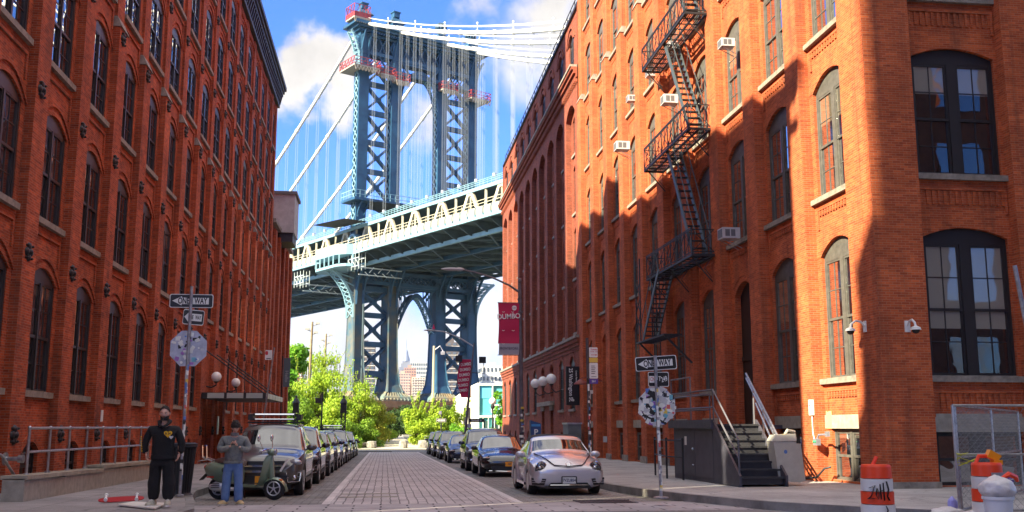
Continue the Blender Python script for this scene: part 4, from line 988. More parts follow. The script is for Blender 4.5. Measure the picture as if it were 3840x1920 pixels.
        part('guard_frame', b, SCAF, p, world=True)
    platform('red guarded work platform wrapped round the left tower column under the cornice', -2.6, 4.2, -3.6, 4, 85.2)
    platform('red guarded work platform between the two left tower columns', 4.6, 8.6, -3.4, -1.4, 84.4)
    platform('red guarded work platform on the second tower column', 8.8, 12.6, -3.6, -1.4, 83.6)
    platform('red guarded work platform on the third tower column', 22.2, 26.6, -3.6, -1.4, 84.2)
    platform('faded red work platform on the outer right tower column', 30.6, 36.6, -3.8, 4, 83.6)
    platform('red work platform with beams on the top left corner of the tower', -2.9, 1.4, -3.4, 1, 97.0, 3.4)
    # dark debris netting hung under the gallery and over the doorway
    for lbl, t0, t1, s0, s1, z, sag in (('dark debris net slung under the tower gallery above the deck', 3, 24, -6, 3, 52.6, 3.0), ('dark tarpaulin canopy over the round doorway at the tower foot', -6.5, -.6, -8, 8, 47.6, 1.0)):
        m = MB(); rows = []
        for i in range(9):
            rows.append([B(t0+(t1-t0)*i/8, s0+(s1-s0)*j/8, z-sag*sin(pi*i/8)*sin(pi*j/8)*(.7+.5*noise.noise(Vector((i*.8,j*.9,1))))+(0.12*(j-4) if sag < 2 else 0)) for j in range(9)])
        m.grid(rows); single('debris_net', m, mat('debris_net', (.05,.05,.052), .95, var=.3, vscale=.6), lbl, 'net', tuple(B(t0,s0,z)), world=True, smooth=True)
    # under-deck travelling gantries
    for lbl, t, s, z in (('pale maintenance gantry under the deck left of the tower', -4.5, 16, 35.6), ('pale maintenance gantry with ladders under the deck right of the tower', -4.2, -11, 36.4)):
        m = MB()
        for zz in (0, 1.8):
            for a in (0, 1.6): m.beam(B(t+a,s,z+zz), B(t+a,s+5,z+zz), .16)
            for b in (0, 1.7, 3.4, 5): m.beam(B(t,s+b,z+zz), B(t+1.6,s+b,z+zz), .12)
        for b in (0, 1.7, 3.4, 5):
            for a in (0, 1.6): m.beam(B(t+a,s+b,z-.8), B(t+a,s+b,z+3), .14)
        for k in range(3): m.beam(B(t,s+1.67*k,z), B(t,s+1.67*(k+1),z+1.8), .1)
        for k in range(7): m.beam(B(t+1.6+k*1.1,s,z-1.4), B(t+1.6+(k+1)*1.1,s,z-(.2 if k % 2 else 2.2)), .14)
        m.beam(B(t,s,z-2), B(t+11,s,z-2.0), .2); m.beam(B(t,s,z-.4), B(t+11,s,z-.4), .2)
        single('maintenance_gantry', m, mat('gantry_pale', (.40,.47,.47), .6), lbl, 'gantry', tuple(B(t,s,z)), world=True)
bridge()
# ================================================================== far buildings
def tower_block(name, label, x, y, w, d, z1, wall, win, nf, nw, z0=-2, cat='building', balc=False, rot=0, wfrac=.55, hfrac=.45, crown=None):
    root = thing(name, label, cat, (x, y, 0), rot)
    m = MB(); m.box(-w/2, w/2, 0, d, z0, z1); m.box(-w*.18, w*.12, d*.3, d*.6, z1, z1+(z1-z0)*.05)
    part('wall', m, wall, root)
    g = MB(); f = MB(); fh = (z1-z0)/nf; ww = w/nw; cnt = 0
    wm = MB().box(-ww*wfrac/2, ww*wfrac/2, -.25, -.06, 0, fh*hfrac).mesh('window', win)
    for r in reversed(range(nf)):
        for c in range(nw):
            x0 = -w/2+ww*(c+.5-wfrac/2); zz = z0+fh*(r+.3)
            if cnt < 96: part('window', wm, None, root, loc=(x0+ww*wfrac/2, 0, zz)); cnt += 1
            else: g.box(x0, x0+ww*wfrac, -.25, -.06, zz, zz+fh*hfrac)
        for c in range(max(2, int(d/ww))):
            y0 = ww*(c+.25); 
            if y0+ww*wfrac < d: zz = z0+fh*(r+.3); g.box(w/2+.06, w/2+.25, y0, y0+ww*wfrac, zz, zz+fh*hfrac); g.box(-w/2-.25, -w/2-.06, y0, y0+ww*wfrac, zz, zz+fh*hfrac)
        if balc: f.box(-w/2, w/2, -.3 if balc is True else -balc, 0, z0+fh*r, z0+fh*r+fh*.14)
    o = part('window_rows', g, win, root); o['kind'] = 'stuff'
    if balc: part('floor_band', f, mat('band_pale', (.45,.42,.38), .8), root)
    return root
WN = mat('far_window', (.07,.09,.12), .3)
tower_block('apartment_block', 'tan pink brick apartment slab across the river seen through the bridge arch', 20.5, 1200, 17, 15, 63, mat('apt_tan', (.40,.26,.21), .9), WN, 20, 6, balc=True)
tower_block('apartment_block', 'lower cream brick apartment slab right of the pink one, through the bridge arch', 38, 1190, 15, 14, 58, mat('apt_cream', (.50,.42,.33), .9), mat('far_window_b', (.16,.12,.11), .4), 20, 5, balc=1.0)
tower_block('apartment_block', 'red brown apartment block stepping up left of the cream one, through the bridge arch', 29, 1225, 14, 14, 71, mat('apt_rose', (.36,.20,.16), .9), WN, 22, 5)
tower_block('office_block', 'grey gridded office block in front of the skyscraper', 48, 1500, 25, 20, 94, mat('office_grey', (.33,.34,.34), .8), WN, 16, 8, wfrac=.6, hfrac=.55)
tower_block('apartment_tower', 'dark brown apartment tower behind the left cross bracing', -13.8, 700, 13, 14, 57, mat('apt_dark', (.085,.07,.07), .9), WN, 20, 4, balc=True)
tower_block('apartment_tower', 'dark brown apartment tower behind the right cross bracing', 45, 700, 15, 14, 59, mat('apt_dark', (.085,.07,.07), .9), WN, 20, 4, balc=True)
tower_block('apartment_tower', 'pale slim apartment tower behind the right tower leg', 52, 720, 8, 12, 52, mat('apt_pale', (.45,.42,.38), .9), WN, 18, 3)
tower_block('apartment_block', 'white apartment block with balconies beyond the glass pavilion', 34.7, 328, 7.6, 12, 21, mat('apt_white', (.62,.62,.60), .8), WN, 8, 6, wfrac=.4)
tower_block('apartment_block', 'red brick apartment block with white bands above the bright tree', -44.5, 498, 9.5, 10, 38, mat('apt_red', (.30,.10,.07), .9), mat('far_window_w', (.35,.38,.40), .4), 14, 6, z0=0, balc=True, wfrac=.5)
def skyscraper():
    D = 5200; a = radians(1.135); z = lambda e: EYE+D*math.tan(radians(e))
    r = thing('skyscraper', 'tall stepped art deco skyscraper with a needle spire, far off through the bridge arch', 'skyscraper', (D*sin(a), D*cos(a), 0))
    m = MB()
    for w, z0, z1 in ((128,0,120),(104,120,190),(84,190,262),(70,262,300),(52,300,318),(38,318,330)): m.box(-w/2, w/2, 0, w*.6, z0, z1)
    for sx in (-1, 1): m.box(sx*30-9, sx*30+9, -3, 0, 0, 290)
    sc = 440/ (z(4.87))
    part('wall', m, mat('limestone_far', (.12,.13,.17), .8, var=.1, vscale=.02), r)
    w = MB()
    for k in range(9):
        x = -38+k*9.2; w = MB(); w.box(x, x+3, -3.6, -3.05, 30, 255); part('window_strip', w, mat('far_strip', (.16,.19,.24), .4), r)
    s = MB(); s.lathe([(19,330),(17,345),(12,360),(9,372),(9,380),(5,386),(2.2,392),(1.6,420),(.7,443)], (0,15,0), n=12); part('spire', s, mat('spire_metal', (.12,.15,.22), .4), r, smooth=True)
skyscraper()
# ================================================================== street things
WHITE = mat('sign_white', (.75,.75,.72), .5); BLACKP = mat('sign_black', (.012,.012,.014), .4); ALU = mat('sign_back_aluminium', (.42,.42,.47), .4, .6, var=.2, vscale=6)
POLE = mat('pole_galvanised', (.36,.36,.38), .45, .6, var=.35, vscale=7)
def plate(w, h, t=.006, r=.03):   # rounded plate facing -y, centred
    m = MB(); P = []
    for cx, cz, a0 in ((w/2-r,h/2-r,0),(-w/2+r,h/2-r,90),(-w/2+r,-h/2+r,180),(w/2-r,-h/2+r,270)):
        for k in range(4): a = radians(a0+30*k); P.append((cx+r*cos(a), cz+r*sin(a)))
    m.hexa([(x,-t/2,z) for x, z in P], [(x,t/2,z) for x, z in P]); return m
def one_way(parent, w, h, loc, tilt=0, ry=0, flip=False):
    rot = (0, tilt, ry)
    a = plate(w, h, .006, .04); o = part('one_way_plate', a, WHITE, parent, loc=loc, rot=rot)
    part('black_field', plate(w*.965, h*.90, .004, .035), BLACKP, o, loc=(0,-.004,0))
    ar = MB(); sh = h*.24; L_ = -w*.44; hx = -w*.22; R_ = w*.40
    ar.hexa([(x,-.0085,z) for x, z in ((L_,0),(hx,-h*.34),(hx,-sh),(R_,-sh),(R_,sh),(hx,sh),(hx,h*.34))], [(x,-.011,z) for x, z in ((L_,0),(hx,-h*.34),(hx,-sh),(R_,-sh),(R_,sh),(hx,sh),(hx,h*.34))])
    part('arrow', ar, WHITE, o)
    return o
SC = [(.6,.1,.1),(.1,.2,.5),(.75,.75,.7),(.02,.02,.02),(.7,.5,.08),(.1,.35,.15),(.35,.15,.45),(.5,.5,.5),(.75,.75,.7),(.02,.02,.03),(.15,.4,.5),(.7,.7,.65)]
SM = [mat('sticker_%s' % n, c, .6) for n, c in zip(['red','blue','cream','black','yellow','green','purple','grey','ivory','ink','teal','bone'], SC)]
def layered(parent, by, name='sticker_layer'):
    m = MB(); idx = []
    ks = sorted(by)
    for i, k in enumerate(ks): m.add(by[k].v, by[k].f); idx += [i]*len(by[k].f)
    me = m.mesh(name, None)
    for k in ks: me.materials.append(SM[k])
    for p_, i in zip(me.polygons, idx): p_.material_index = i
    return part(name, me, None, parent)
SPAL = [2,3,8,9,7,2,8,11,6,0,3,8,9,2,11,7,1,4,10,6,3,2]
def stickers(parent, n, R, seed, size=(.02,.06), octo=True):
    rnd = random.Random(seed); by = {}
    for i in range(n):
        x, z = rnd.uniform(-R, R), rnd.uniform(-R, R)
        if abs(x)+abs(z) > R*1.32 or abs(x) > R*.93 or abs(z) > R*.93: continue
        w, h = rnd.uniform(*size), rnd.uniform(*size); k = rnd.choice(SPAL); m = by.setdefault(k, MB()); a = rnd.uniform(-.6, .6); d = .004+.0004*(i % 40)
        if rnd.random() < .35: m.hexa([(x+w*.8*cos(pi*q/5),-.003,z+w*.8*sin(pi*q/5)) for q in range(10)], [(x+w*.8*cos(pi*q/5),-d,z+w*.8*sin(pi*q/5)) for q in range(10)])
        else:
            P = [(x+w*cos(a)*sx-h*sin(a)*sz, z+w*sin(a)*sx+h*cos(a)*sz) for sx, sz in ((-1,-1),(1,-1),(1,1),(-1,1))]
            m.hexa([(p,-.003,q) for p, q in P], [(p,-d,q) for p, q in P])
    layered(parent, by)
def pole_wrap(t, z0, z1, r, seed, lean):
    rnd = random.Random(seed); by = {}; z = z0
    while z < z1:
        h = rnd.uniform(.05,.14); k = rnd.choice([2,8,3,9,0,1,2,8,4,11,7]); m = by.setdefault(k, MB()); a0 = rnd.uniform(-2.8,-.4); n = 5; wd = rnd.uniform(.8,2.2)
        P = [(lean*z+(r+.002)*cos(a0+wd*q/n), (r+.002)*sin(a0+wd*q/n)) for q in range(n+1)]
        for p, q in zip(P[:-1], P[1:]): m.poly((p[0],p[1],z), (q[0],q[1],z), (q[0]+lean*h,q[1],z+h), (p[0]+lean*h,p[1],z+h))
        z += h*rnd.uniform(.5,1.0)
    layered(t, by, 'pole_stickers')
def octagon(R, t=.006):
    m = MB(); P = [(R/cos(pi/8)*cos(pi/8+pi/4*k), R/cos(pi/8)*sin(pi/8+pi/4*k)) for k in range(8)]
    m.hexa([(x,-t/2,z) for x, z in P], [(x,t/2,z) for x, z in P]); return m
def sign_poles():
    # left
    t = thing('sign_pole', 'leaning sign pole on the left corner with two one way signs and bare octagon back', 'sign pole', (-4.28, 22.74, -.03))
    p = MB(); p.tube([(0,0,0),(.02,0,4.5)], .035, 10); p.lathe([(.09,0),(.09,.03),(.05,.05)], (0,0,0)); part('pole', p, POLE, t, smooth=True)
    o = one_way(t, .93, .30, (.02,.05,4.18), tilt=.0)
    for s, x in (('ONE', -.165), ('WAY', .20)): text(s, .185, BLACKP, o, (x,-.013,-.003), sx=.62, bold=.025)
    o = one_way(t, .44, .33, (.08,.055,3.82), tilt=.06, ry=.15)
    for s, x in (('ONE', -.055), ('WAY', .10)): text(s, .125, BLACKP, o, (x,-.013,-.003), sx=.42, bold=.025)
    g = part('octagon_back', octagon(.385), ALU, t, loc=(.01,.045,3.14)); stickers(g, 42, .36, 3, (.018,.05))
    pole_wrap(t, .35, 2.72, .035, 5, .0045)
    # right
    t = thing('sign_pole', 'sticker wrapped sign pole on the right corner, one way sign above a stickered octagon', 'sign pole', (5.73, 21.03, -.03))
    p = MB(); p.tube([(0,0,0),(-.06,0,2.95)], .036, 10); p.lathe([(.16,0),(.16,.02),(.05,.04)], (0,0,0)); part('pole', p, POLE, t, smooth=True)
    o = one_way(t, .90, .30, (-.03,.05,2.79), tilt=-.075)
    for s, x in (('ONE', -.155), ('WAY', .185)): text(s, .185, BLACKP, o, (x,-.013,-.003), sx=.62, bold=.025)
    o = part('route_plate', plate(.45, .31), WHITE, t, loc=(.015,.052,2.45), rot=(0,-.01,0)); part('black_field', plate(.425,.285,.004), BLACKP, o, loc=(0,-.004,0))
    part('white_field', plate(.12,.14,.004,.004), WHITE, o, loc=(-.14,-.008,.0)); text('CN', .12, mat('sign_pink', (.5,.2,.18), .6), o, (-.13,-.0115,0), sx=.6); text('T', .14, WHITE, o, (.025,-.0075,.01), sx=.6)
    text('249', .15, WHITE, o, (.125,-.0075,0), rot=(pi/2,-.25,0), sx=.62)
    g = part('octagon_back', octagon(.39), mat('octagon_pale', (.6,.6,.62), .5), t, loc=(-.03,.048,1.89)); stickers(g, 330, .40, 11, (.02,.062))
    pole_wrap(t, .15, 2.3, .036, 8, -.02)
    # parking regulation pole
    t = thing('sign_pole', 'dark steel pole with stacked white yellow and violet parking regulation plates', 'sign pole', (6.52, 32.3, gz(32.3,.15)))
    p = MB(); p.tube([(0,0,0),(-.06,0,4.4)], .05, 10); part('pole', p, mat('pole_dark', (.10,.09,.10), .6, .3, var=.4), t, smooth=True)
    part('upper_plate', plate(.28,.32), WHITE, t, loc=(.13,-.055,3.93)); part('yellow_plate', plate(.28,.15,.007,.01), SM[4], t, loc=(.13,-.055,3.68)); part('lower_plate', plate(.28,.50), WHITE, t, loc=(.13,-.055,3.34)); part('violet_plate', plate(.28,.16,.007,.01), mat('violet_plate', (.10,.05,.30), .5), t, loc=(.13,-.055,3.0))
    RED = mat('sign_red', (.55,.03,.04), .5)
    text('Tuesday', .065, RED, t, (.15,-.062,4.02)); text('8:30AM - 10AM', .035, RED, t, (.15,-.062,3.95))
    text('PAYLOAD', .05, BLACKP, t, (.13,-.062,3.68)) if False else None
    a = MB(); a.box(.05,.22,-.064,-.060,3.84,3.855); a.hexa([(.20,-.064,3.82),(.25,-.064,3.847),(.20,-.064,3.875)], [(.20,-.06,3.82),(.25,-.06,3.847),(.20,-.06,3.875)]); part('arrow', a, RED, t)
    a = MB(); a.box(.05,.22,-.064,-.060,3.14,3.155)
    for k in range(5): a.box(.05,.05+.12+.02*(k % 2),-.064,-.06,3.24+.06*k,3.258+.06*k)
    part('print_lines', a, BLACKP, t); text('261', .09, WHITE, t, (.13,-.062,3.0))
    pole_wrap(t, .6, 3.0, .05, 21, -.014)
    # far right pole cut by the frame
    t = thing('sign_pole', 'leaning galvanised pole at the right edge with a small red no standing plate', 'sign pole', (11.72, 17.4, .0))
    p = MB(); p.tube([(.42,0,0),(-.1,0,4.4)], .04, 10); part('pole', p, POLE, t, smooth=True)
    o = part('red_plate', plate(.30,.45), WHITE, t, loc=(.26,-.05,3.25), rot=(0,.1,0)); part('red_field', plate(.28,.43,.004), RED, o, loc=(0,-.004,0))
    for i, s in enumerate(('NO STANDING', 'ANYTIME')): text(s, .055, WHITE, o, (.02,-.0075,.10-.10*i), sx=.7)
    # left small
    t = thing('sign_pole', 'thin leaning pole with a small red and white parking plate against the left warehouse', 'sign pole', (-5.1, 43, gz(43,.15)))
    p = MB(); p.tube([(-.05,0,0),(.5,0,4.9)], .035, 8); part('pole', p, POLE, t, smooth=True)
    part('plate', plate(.28,.40), WHITE, t, loc=(.28,-.04,4.58)); part('red_disc', plate(.11,.16,.008,.04), RED, t, loc=(.20,-.044,4.66)); a = MB(); a.box(.19,.37,-.05,-.046,4.42,4.45); part('arrow', a, BLACKP, t)
    # far ones
    t = thing('sign_pole', 'black pole with a small grey plate in front of the bushes between the iron posts', 'sign pole', (-5.62, 93, gz(93)))
    p = MB(); p.tube([(0,0,0),(.05,0,5.3)], .07, 8); part('pole', p, IRON, t); part('plate', plate(.55,.45,.02), DARKMET, t, loc=(-.3,-.08,4.55))
    t = thing('sign_pole', 'black pole with a one way plate by the bushes in front of the white wall', 'sign pole', (6.0, 110, -1.0))
    p = MB(); p.tube([(0,0,0),(0,0,4.1)], .06, 8); part('pole', p, IRON, t)
    o = one_way(t, 1.05, .36, (0,-.08,3.1), ry=pi); o.rotation_euler = (0, pi, 0); o.location.y = -.08
    o.rotation_euler = (0,0,0); part('upper_plate', plate(.3,.35), ALU, t, loc=(-.12,-.08,3.9))
    for s in ('ONE WAY',): text(s, .17, BLACKP, o, (.04,-.0115,0))
sign_poles()
def lamps():
    # big banner pole
    LP = mat('lamp_pole_brown_grey', (.13,.115,.13), .55, .2, var=.3, vscale=4); MG = mat('banner_magenta', (.50,.012,.075), .7); GREY = mat('banner_grey', (.36,.34,.38), .7); 
    t = thing('street_lamp', 'tall street lamp with a long curved arm and one large red DUMBO banner', 'street lamp', (6.5, 48.6, gz(48.6,.15)))
    p = MB(); p.tube([(0,0,0),(0,0,1.2),(-.08,0,8.6)], [.15,.11,.075], 12); p.sph((-.08,0,8.72), .09, (1,1,1.6)); part('pole', p, LP, t, smooth=True)
    a = MB(); a.tube([(-.08,0,8.15),(-.6,0,8.5),(-1.4,0,8.85),(-2.3,0,9.12),(-3.0,0,9.22)], [.06,.05,.045,.04,.035], 8); part('arm', a, LP, t, smooth=True)
    h = MB(); h.sph((-3.45,0,9.24), .5, (1,.3,.16), n=14); h.sph((-3.05,0,9.24), .25, (1,.5,.36)); part('lamp_head', h, mat('lamp_head_grey', (.42,.42,.44), .5), t, smooth=True)
    def banner(t, x0, x1, z0, z1, mat1, bow, y=-.05):
        b = MB(); N = 10; rows = []
        for i in range(N+1):
            z = z0+(z1-z0)*i/N; rows.append([(x0+(x1-x0)*j/6-(bow*(1-j/6)*sin(pi*i/N)), y+.03*sin(i*.9)*sin(pi*j/6), z) for j in range(7)])
        b.grid(rows); rows2 = [[(p[0],p[1]+.006,p[2]) for p in r] for r in rows]; b.grid(rows2); return part('banner', b, mat1, t, smooth=True)
    bn = banner(t, -1.16, -.13, 5.65, 7.62, MG, -.04); g = MB(); g.grid([[(-1.13+.02*q+.33*j*1.0,-.056,5.12+.54*q) for j in range(4)] for q in range(2)]); part('grey_hem', g, GREY, bn)
    text('DUMBO', .34, WHITE, bn, (-.64,-.09,6.96), rot=(pi/2,-.07,0), sx=.92, ext=.008); d = MB(); d.disc((-.37,-.085,7.38), .12, (0,1,0)); part('roundel', d, WHITE, bn)
    text('DUMBO', .06, MG, bn, (-.37,-.092,7.38)); text('FRONT&YORK', .16, mat('banner_ink', (.10,.09,.14), .7), bn, (-.63,-.085,5.42), sx=.85); text('LUXURY LIVING', .05, MATS['banner_ink'], bn, (-.63,-.085,5.28)) if False else None
    for (x, z) in ((-.9,7.2),(-.45,7.2),(-.9,6.3),(-.42,6.3),(-.9,5.65)):
        s = MB(); s.tube([(x-.06+.12*k/6,-.085,z-.03*sin(pi*k/6)) for k in range(7)], .012, 4); part('vent_flap', s, WHITE, bn)
    for z in (7.64, 5.1): a = MB(); a.tube([(-.05,-.04,z),(-1.18,-.04,z)], .02, 6); part('banner_arm', a, LP, t)
    a = MB(); a.tube([(-.09,-.1,8.0),(-.2,-.1,7.8),(-.12,-.1,7.65)], .03, 6); a.lathe([(.12,7.15),(.13,7.2),(.12,7.25)], (-.06,0,0)); part('clamp', a, LP, t)
    pole_wrap(t, .7, 2.6, .13, 31, -.01)
    # second lamp at the far end
    t = thing('street_lamp', 'far leaning street lamp with floodlights and a banner repeating DUMBO', 'street lamp', (7.0, 90, gz(90,.15)))
    p = MB(); p.tube([(-.1,0,0),(.75,0,9.4)], [.14,.07], 10); part('pole', p, LP, t, smooth=True)
    a = MB(); a.tube([(.72,0,9.1),(-.6,0,9.9),(-2.0,0,10.4),(-2.9,0,10.5)], .06, 8); part('arm', a, mat('lamp_head_grey', (.4,.4,.4)), t); h = MB(); h.sph((-3.2,0,10.5), .55, (1,.3,.15)); part('lamp_head', h, MATS['lamp_head_grey'], t, smooth=True)
    c = MB(); c.lathe([(.14,0),(.05,.3),(.04,.42)], (-2.85,0,10.6)); part('red_sensor', c, MG, t)
    bn = banner(t, -.35, .5, 4.6, 7.95, MG, .35)
    for i in range(6): text('DUMBO', .36, WHITE, bn, (.08-.13*i*.5-.04,-.12,7.5-.46*i), rot=(pi/2,-.12,0), sx=.72, ext=.008)
    for x, z in ((-.6,8.0),(1.5,7.9)):
        f = MB(); f.box(x-.3,x+.3,-.35,.0,z-.28,z+.28); part('floodlight', f, IRON, t, rot=(0,0,0)); a = MB(); a.tube([(.6,0,6.8),(x+.2,0,6.7),(x+.1,0,z)], .04, 6); part('floodlight_arm', a, IRON, t)
    s = MB(); s.box(.3,1.7,-.12,-.09,2.45,2.75); part('street_name_plate', s, BLACKP, t); text('Plymouth St', .2, WHITE, t, (1.0,-.125,2.6), sx=.9); s = MB(); s.box(.2,.55,-.1,-.06,1.95,2.3); part('small_plate', s, ALU, t)
    # three globe lamps on the far facade
    for i, (y, wd) in enumerate(((76.7, 'farthest'), (72.9, 'middle'), (69.2, 'nearest'))):
        l = thing('globe_lamp', 'white globe wall lamp over the doors of the dark warehouse, %s of three' % wd, 'lamp', (12.05, y, 3.9), 0, 'globe lamps on the dark warehouse')
        a = MB(); a.tube([(0,0,0),(-.45,0,-.15),(-.75,0,.1),(-.75,0,.35)], .045, 6); a.lathe([(.05,.3),(.16,.36),(.16,.42)], (-.75,0,0)); part('bracket', a, IRON, l); g = MB(); g.sph((-.75,0,.76), .36, n=16, m=12); part('globe', g, mat('opal_glass', (.85,.85,.82)), l, smooth=True)
    l = thing('post_lamp', 'black post lamp with white globe at the far corner beside the pavilion', 'lamp', (10.9, 104, gz(104,.15)))
    a = MB(); a.tube([(0,0,0),(0,0,4.2)], .07, 8); a.lathe([(.07,3.9),(.2,4.1),(.22,4.3),(.15,4.4)], (0,0,0)); part('post', a, IRON, l); g = MB(); g.sph((0,0,4.75), .36, n=14, m=10); part('globe', g, MATS['opal_glass'], l, smooth=True)
    # red saucer lamps by the arched door
    for y, wd in ((59.9, 'left'), (55.9, 'right')):
        l = thing('saucer_lamp', 'rusty red saucer wall lamp on the %s of the arched doorway' % wd, 'lamp', (11.98, y, 4.0), 0, 'saucer lamps at the arched doorway'); a = MB(); a.tube([(0,0,.3),(-.4,0,.3)], .03, 6); a.lathe([(.05,.25),(.2,.15),(.42,-.02),(.44,-.08)], (-.4,0,0)); part('shade', a, mat('rust_red', (.22,.04,.03), .6), l, smooth=True)
    # flag sign
    s = thing('banner_sign', 'black vertical projecting sign reading 25 Washington St.', 'sign', (11.62, 62.9, 4.0)); m = MB(); m.box(-.04,.04,-1.15,1.15,-1.0,1.0)
    m = MB(); m.box(-.42,.42,-.04,.04,-1.25,1.15); part('panel', m, BLACKP, s)
    text('25 Washington St.', .33, WHITE, s, (-.12,-.045,.0), rot=(pi/2,pi/2,0), sx=.85); text('Luxury Rentals', .13, WHITE, s, (.24,-.045,.5), rot=(pi/2,pi/2,0)); text('88', .18, WHITE, s, (0,-.045,-.95))
    m = MB(); m.box(.42,.7,-.02,.02,1.0,1.05); m.box(.42,.7,-.02,.02,-1.1,-1.05); part('bracket', m, IRON, s)
    # Hello banner at far left
    s = thing('banner_sign', 'slim grey green vertical banner with pale lettering on the far left pavement', 'sign', (-8.0, 84.6, gz(84.6,.2))); m = MB(); m.box(-.27,.27,-.02,.02,5.15,7.5); part('panel', m, mat('banner_slate', (.10,.14,.16), .7), s); m = MB(); m.tube([(-.35,0,0),(-.35,0,7.7)], .05, 6); part('pole', m, IRON, s)
    text('Hello', .36, mat('pale_letter', (.32,.34,.36), .7), s, (0,-.03,6.0), rot=(pi/2,pi/2,0), sx=1.2)
    # wooden poles
    W = mat('timber_pole', (.22,.17,.10), .85, var=.3, vscale=3)
    for x, y, zt, lb in ((-9.2, 124.7, 14.0, 'taller weathered timber pole with floodlights rising from the bushes'), (-8.95, 149.7, 14.8, 'slimmer timber pole with two floodlights behind the bushes')):
        t = thing('timber_pole', lb, 'pole', (x, y, GY(y))); z = zt-GY(y); m = MB(); m.tube([(0,0,0),(.25,0,z)], [.2,.13], 10); part('shaft', m, W, t, smooth=True)
        m = MB()
        for q, dx in ((z-.3,.7),(z-1.0,-.5),(z-1.4,.5)): m.tube([(.2,0,q-.2),(.2+dx,0,q)], .06, 6); m.box(.2+dx-.25,.2+dx+.25,-.2,.2,q-.02,q+.22)
        part('floodlight', m, mat('floodlight_grey', (.30,.30,.28), .6), t)
        if y < 130: m = MB(); m.tube([(.1,0,z*.52),(1.4,0,z*.53)], .06, 6); m.box(-.25,.2,-.25,-.1,z*.42,z*.47); m.tube([(-.18,-.15,0),(-.1,-.15,z*.62)], .05, 6); part('conduit', m, ALU, t)
    t = thing('lamp_post', 'pale wooden lamp post standing before the right tower leg', 'pole', (5.95, 130, GY(130))); m = MB(); m.tube([(0,0,0),(.12,0,11.9)], [.17,.13], 8); part('shaft', m, mat('pole_pale', (.45,.40,.25), .8), t); m = MB(); m.tube([(.1,0,11.3),(.9,0,11.9),(1.3,0,11.2)], .07, 6); m.box(1.0,1.5,-.2,.2,10.8,11.2); part('lamp_head', m, ALU, t)
    t = thing('dark_pole', 'thin dark pole in front of the pale left tower leg', 'pole', (-3.0, 128, GY(128))); m = MB(); m.tube([(0,0,0),(.05,0,17)], .11, 8); part('shaft', m, ST_U, t)
    # ornate iron posts
    for x, lb in ((-8.45, 'ornate black iron newel post behind the cars, nearer the left warehouse'), (-3.95, 'ornate black latticed iron newel post behind the cars, beside the path')):
        t = thing('iron_post', lb, 'post', (x, 99.9, gz(99.9)), 0, 'ornate iron posts'); m = MB()
        for sx in (-1, 1):
            for sy in (-1, 1): m.box(sx*.2-.05, sx*.2+.05, sy*.2-.05, sy*.2+.05, 0, 3.6)
        for k in range(8):
            z = .3+.4*k
            for sy in (-.2, .2): m.beam((-.2,sy,z),(.2,sy,z+.4), .05); m.beam((.2,sy,z),(-.2,sy,z+.4), .05); m.beam((sy,-.2,z),(sy,.2,z+.4), .05); m.beam((sy,.2,z),(sy,-.2,z+.4), .05)
        part('lattice_shaft', m, IRON, t); m = MB(); m.box(-.32,.32,-.32,.32,3.6,3.8); m.box(-.28,.28,-.28,.28,3.8,4.5); m.lathe([(.36,4.5),(.36,4.58),(.2,4.9),(.1,5.0),(.08,5.08),(.12,5.14),(.1,5.22),(0,5.3)], (0,0,0), n=8); part('cap', m, IRON, t)
lamps()
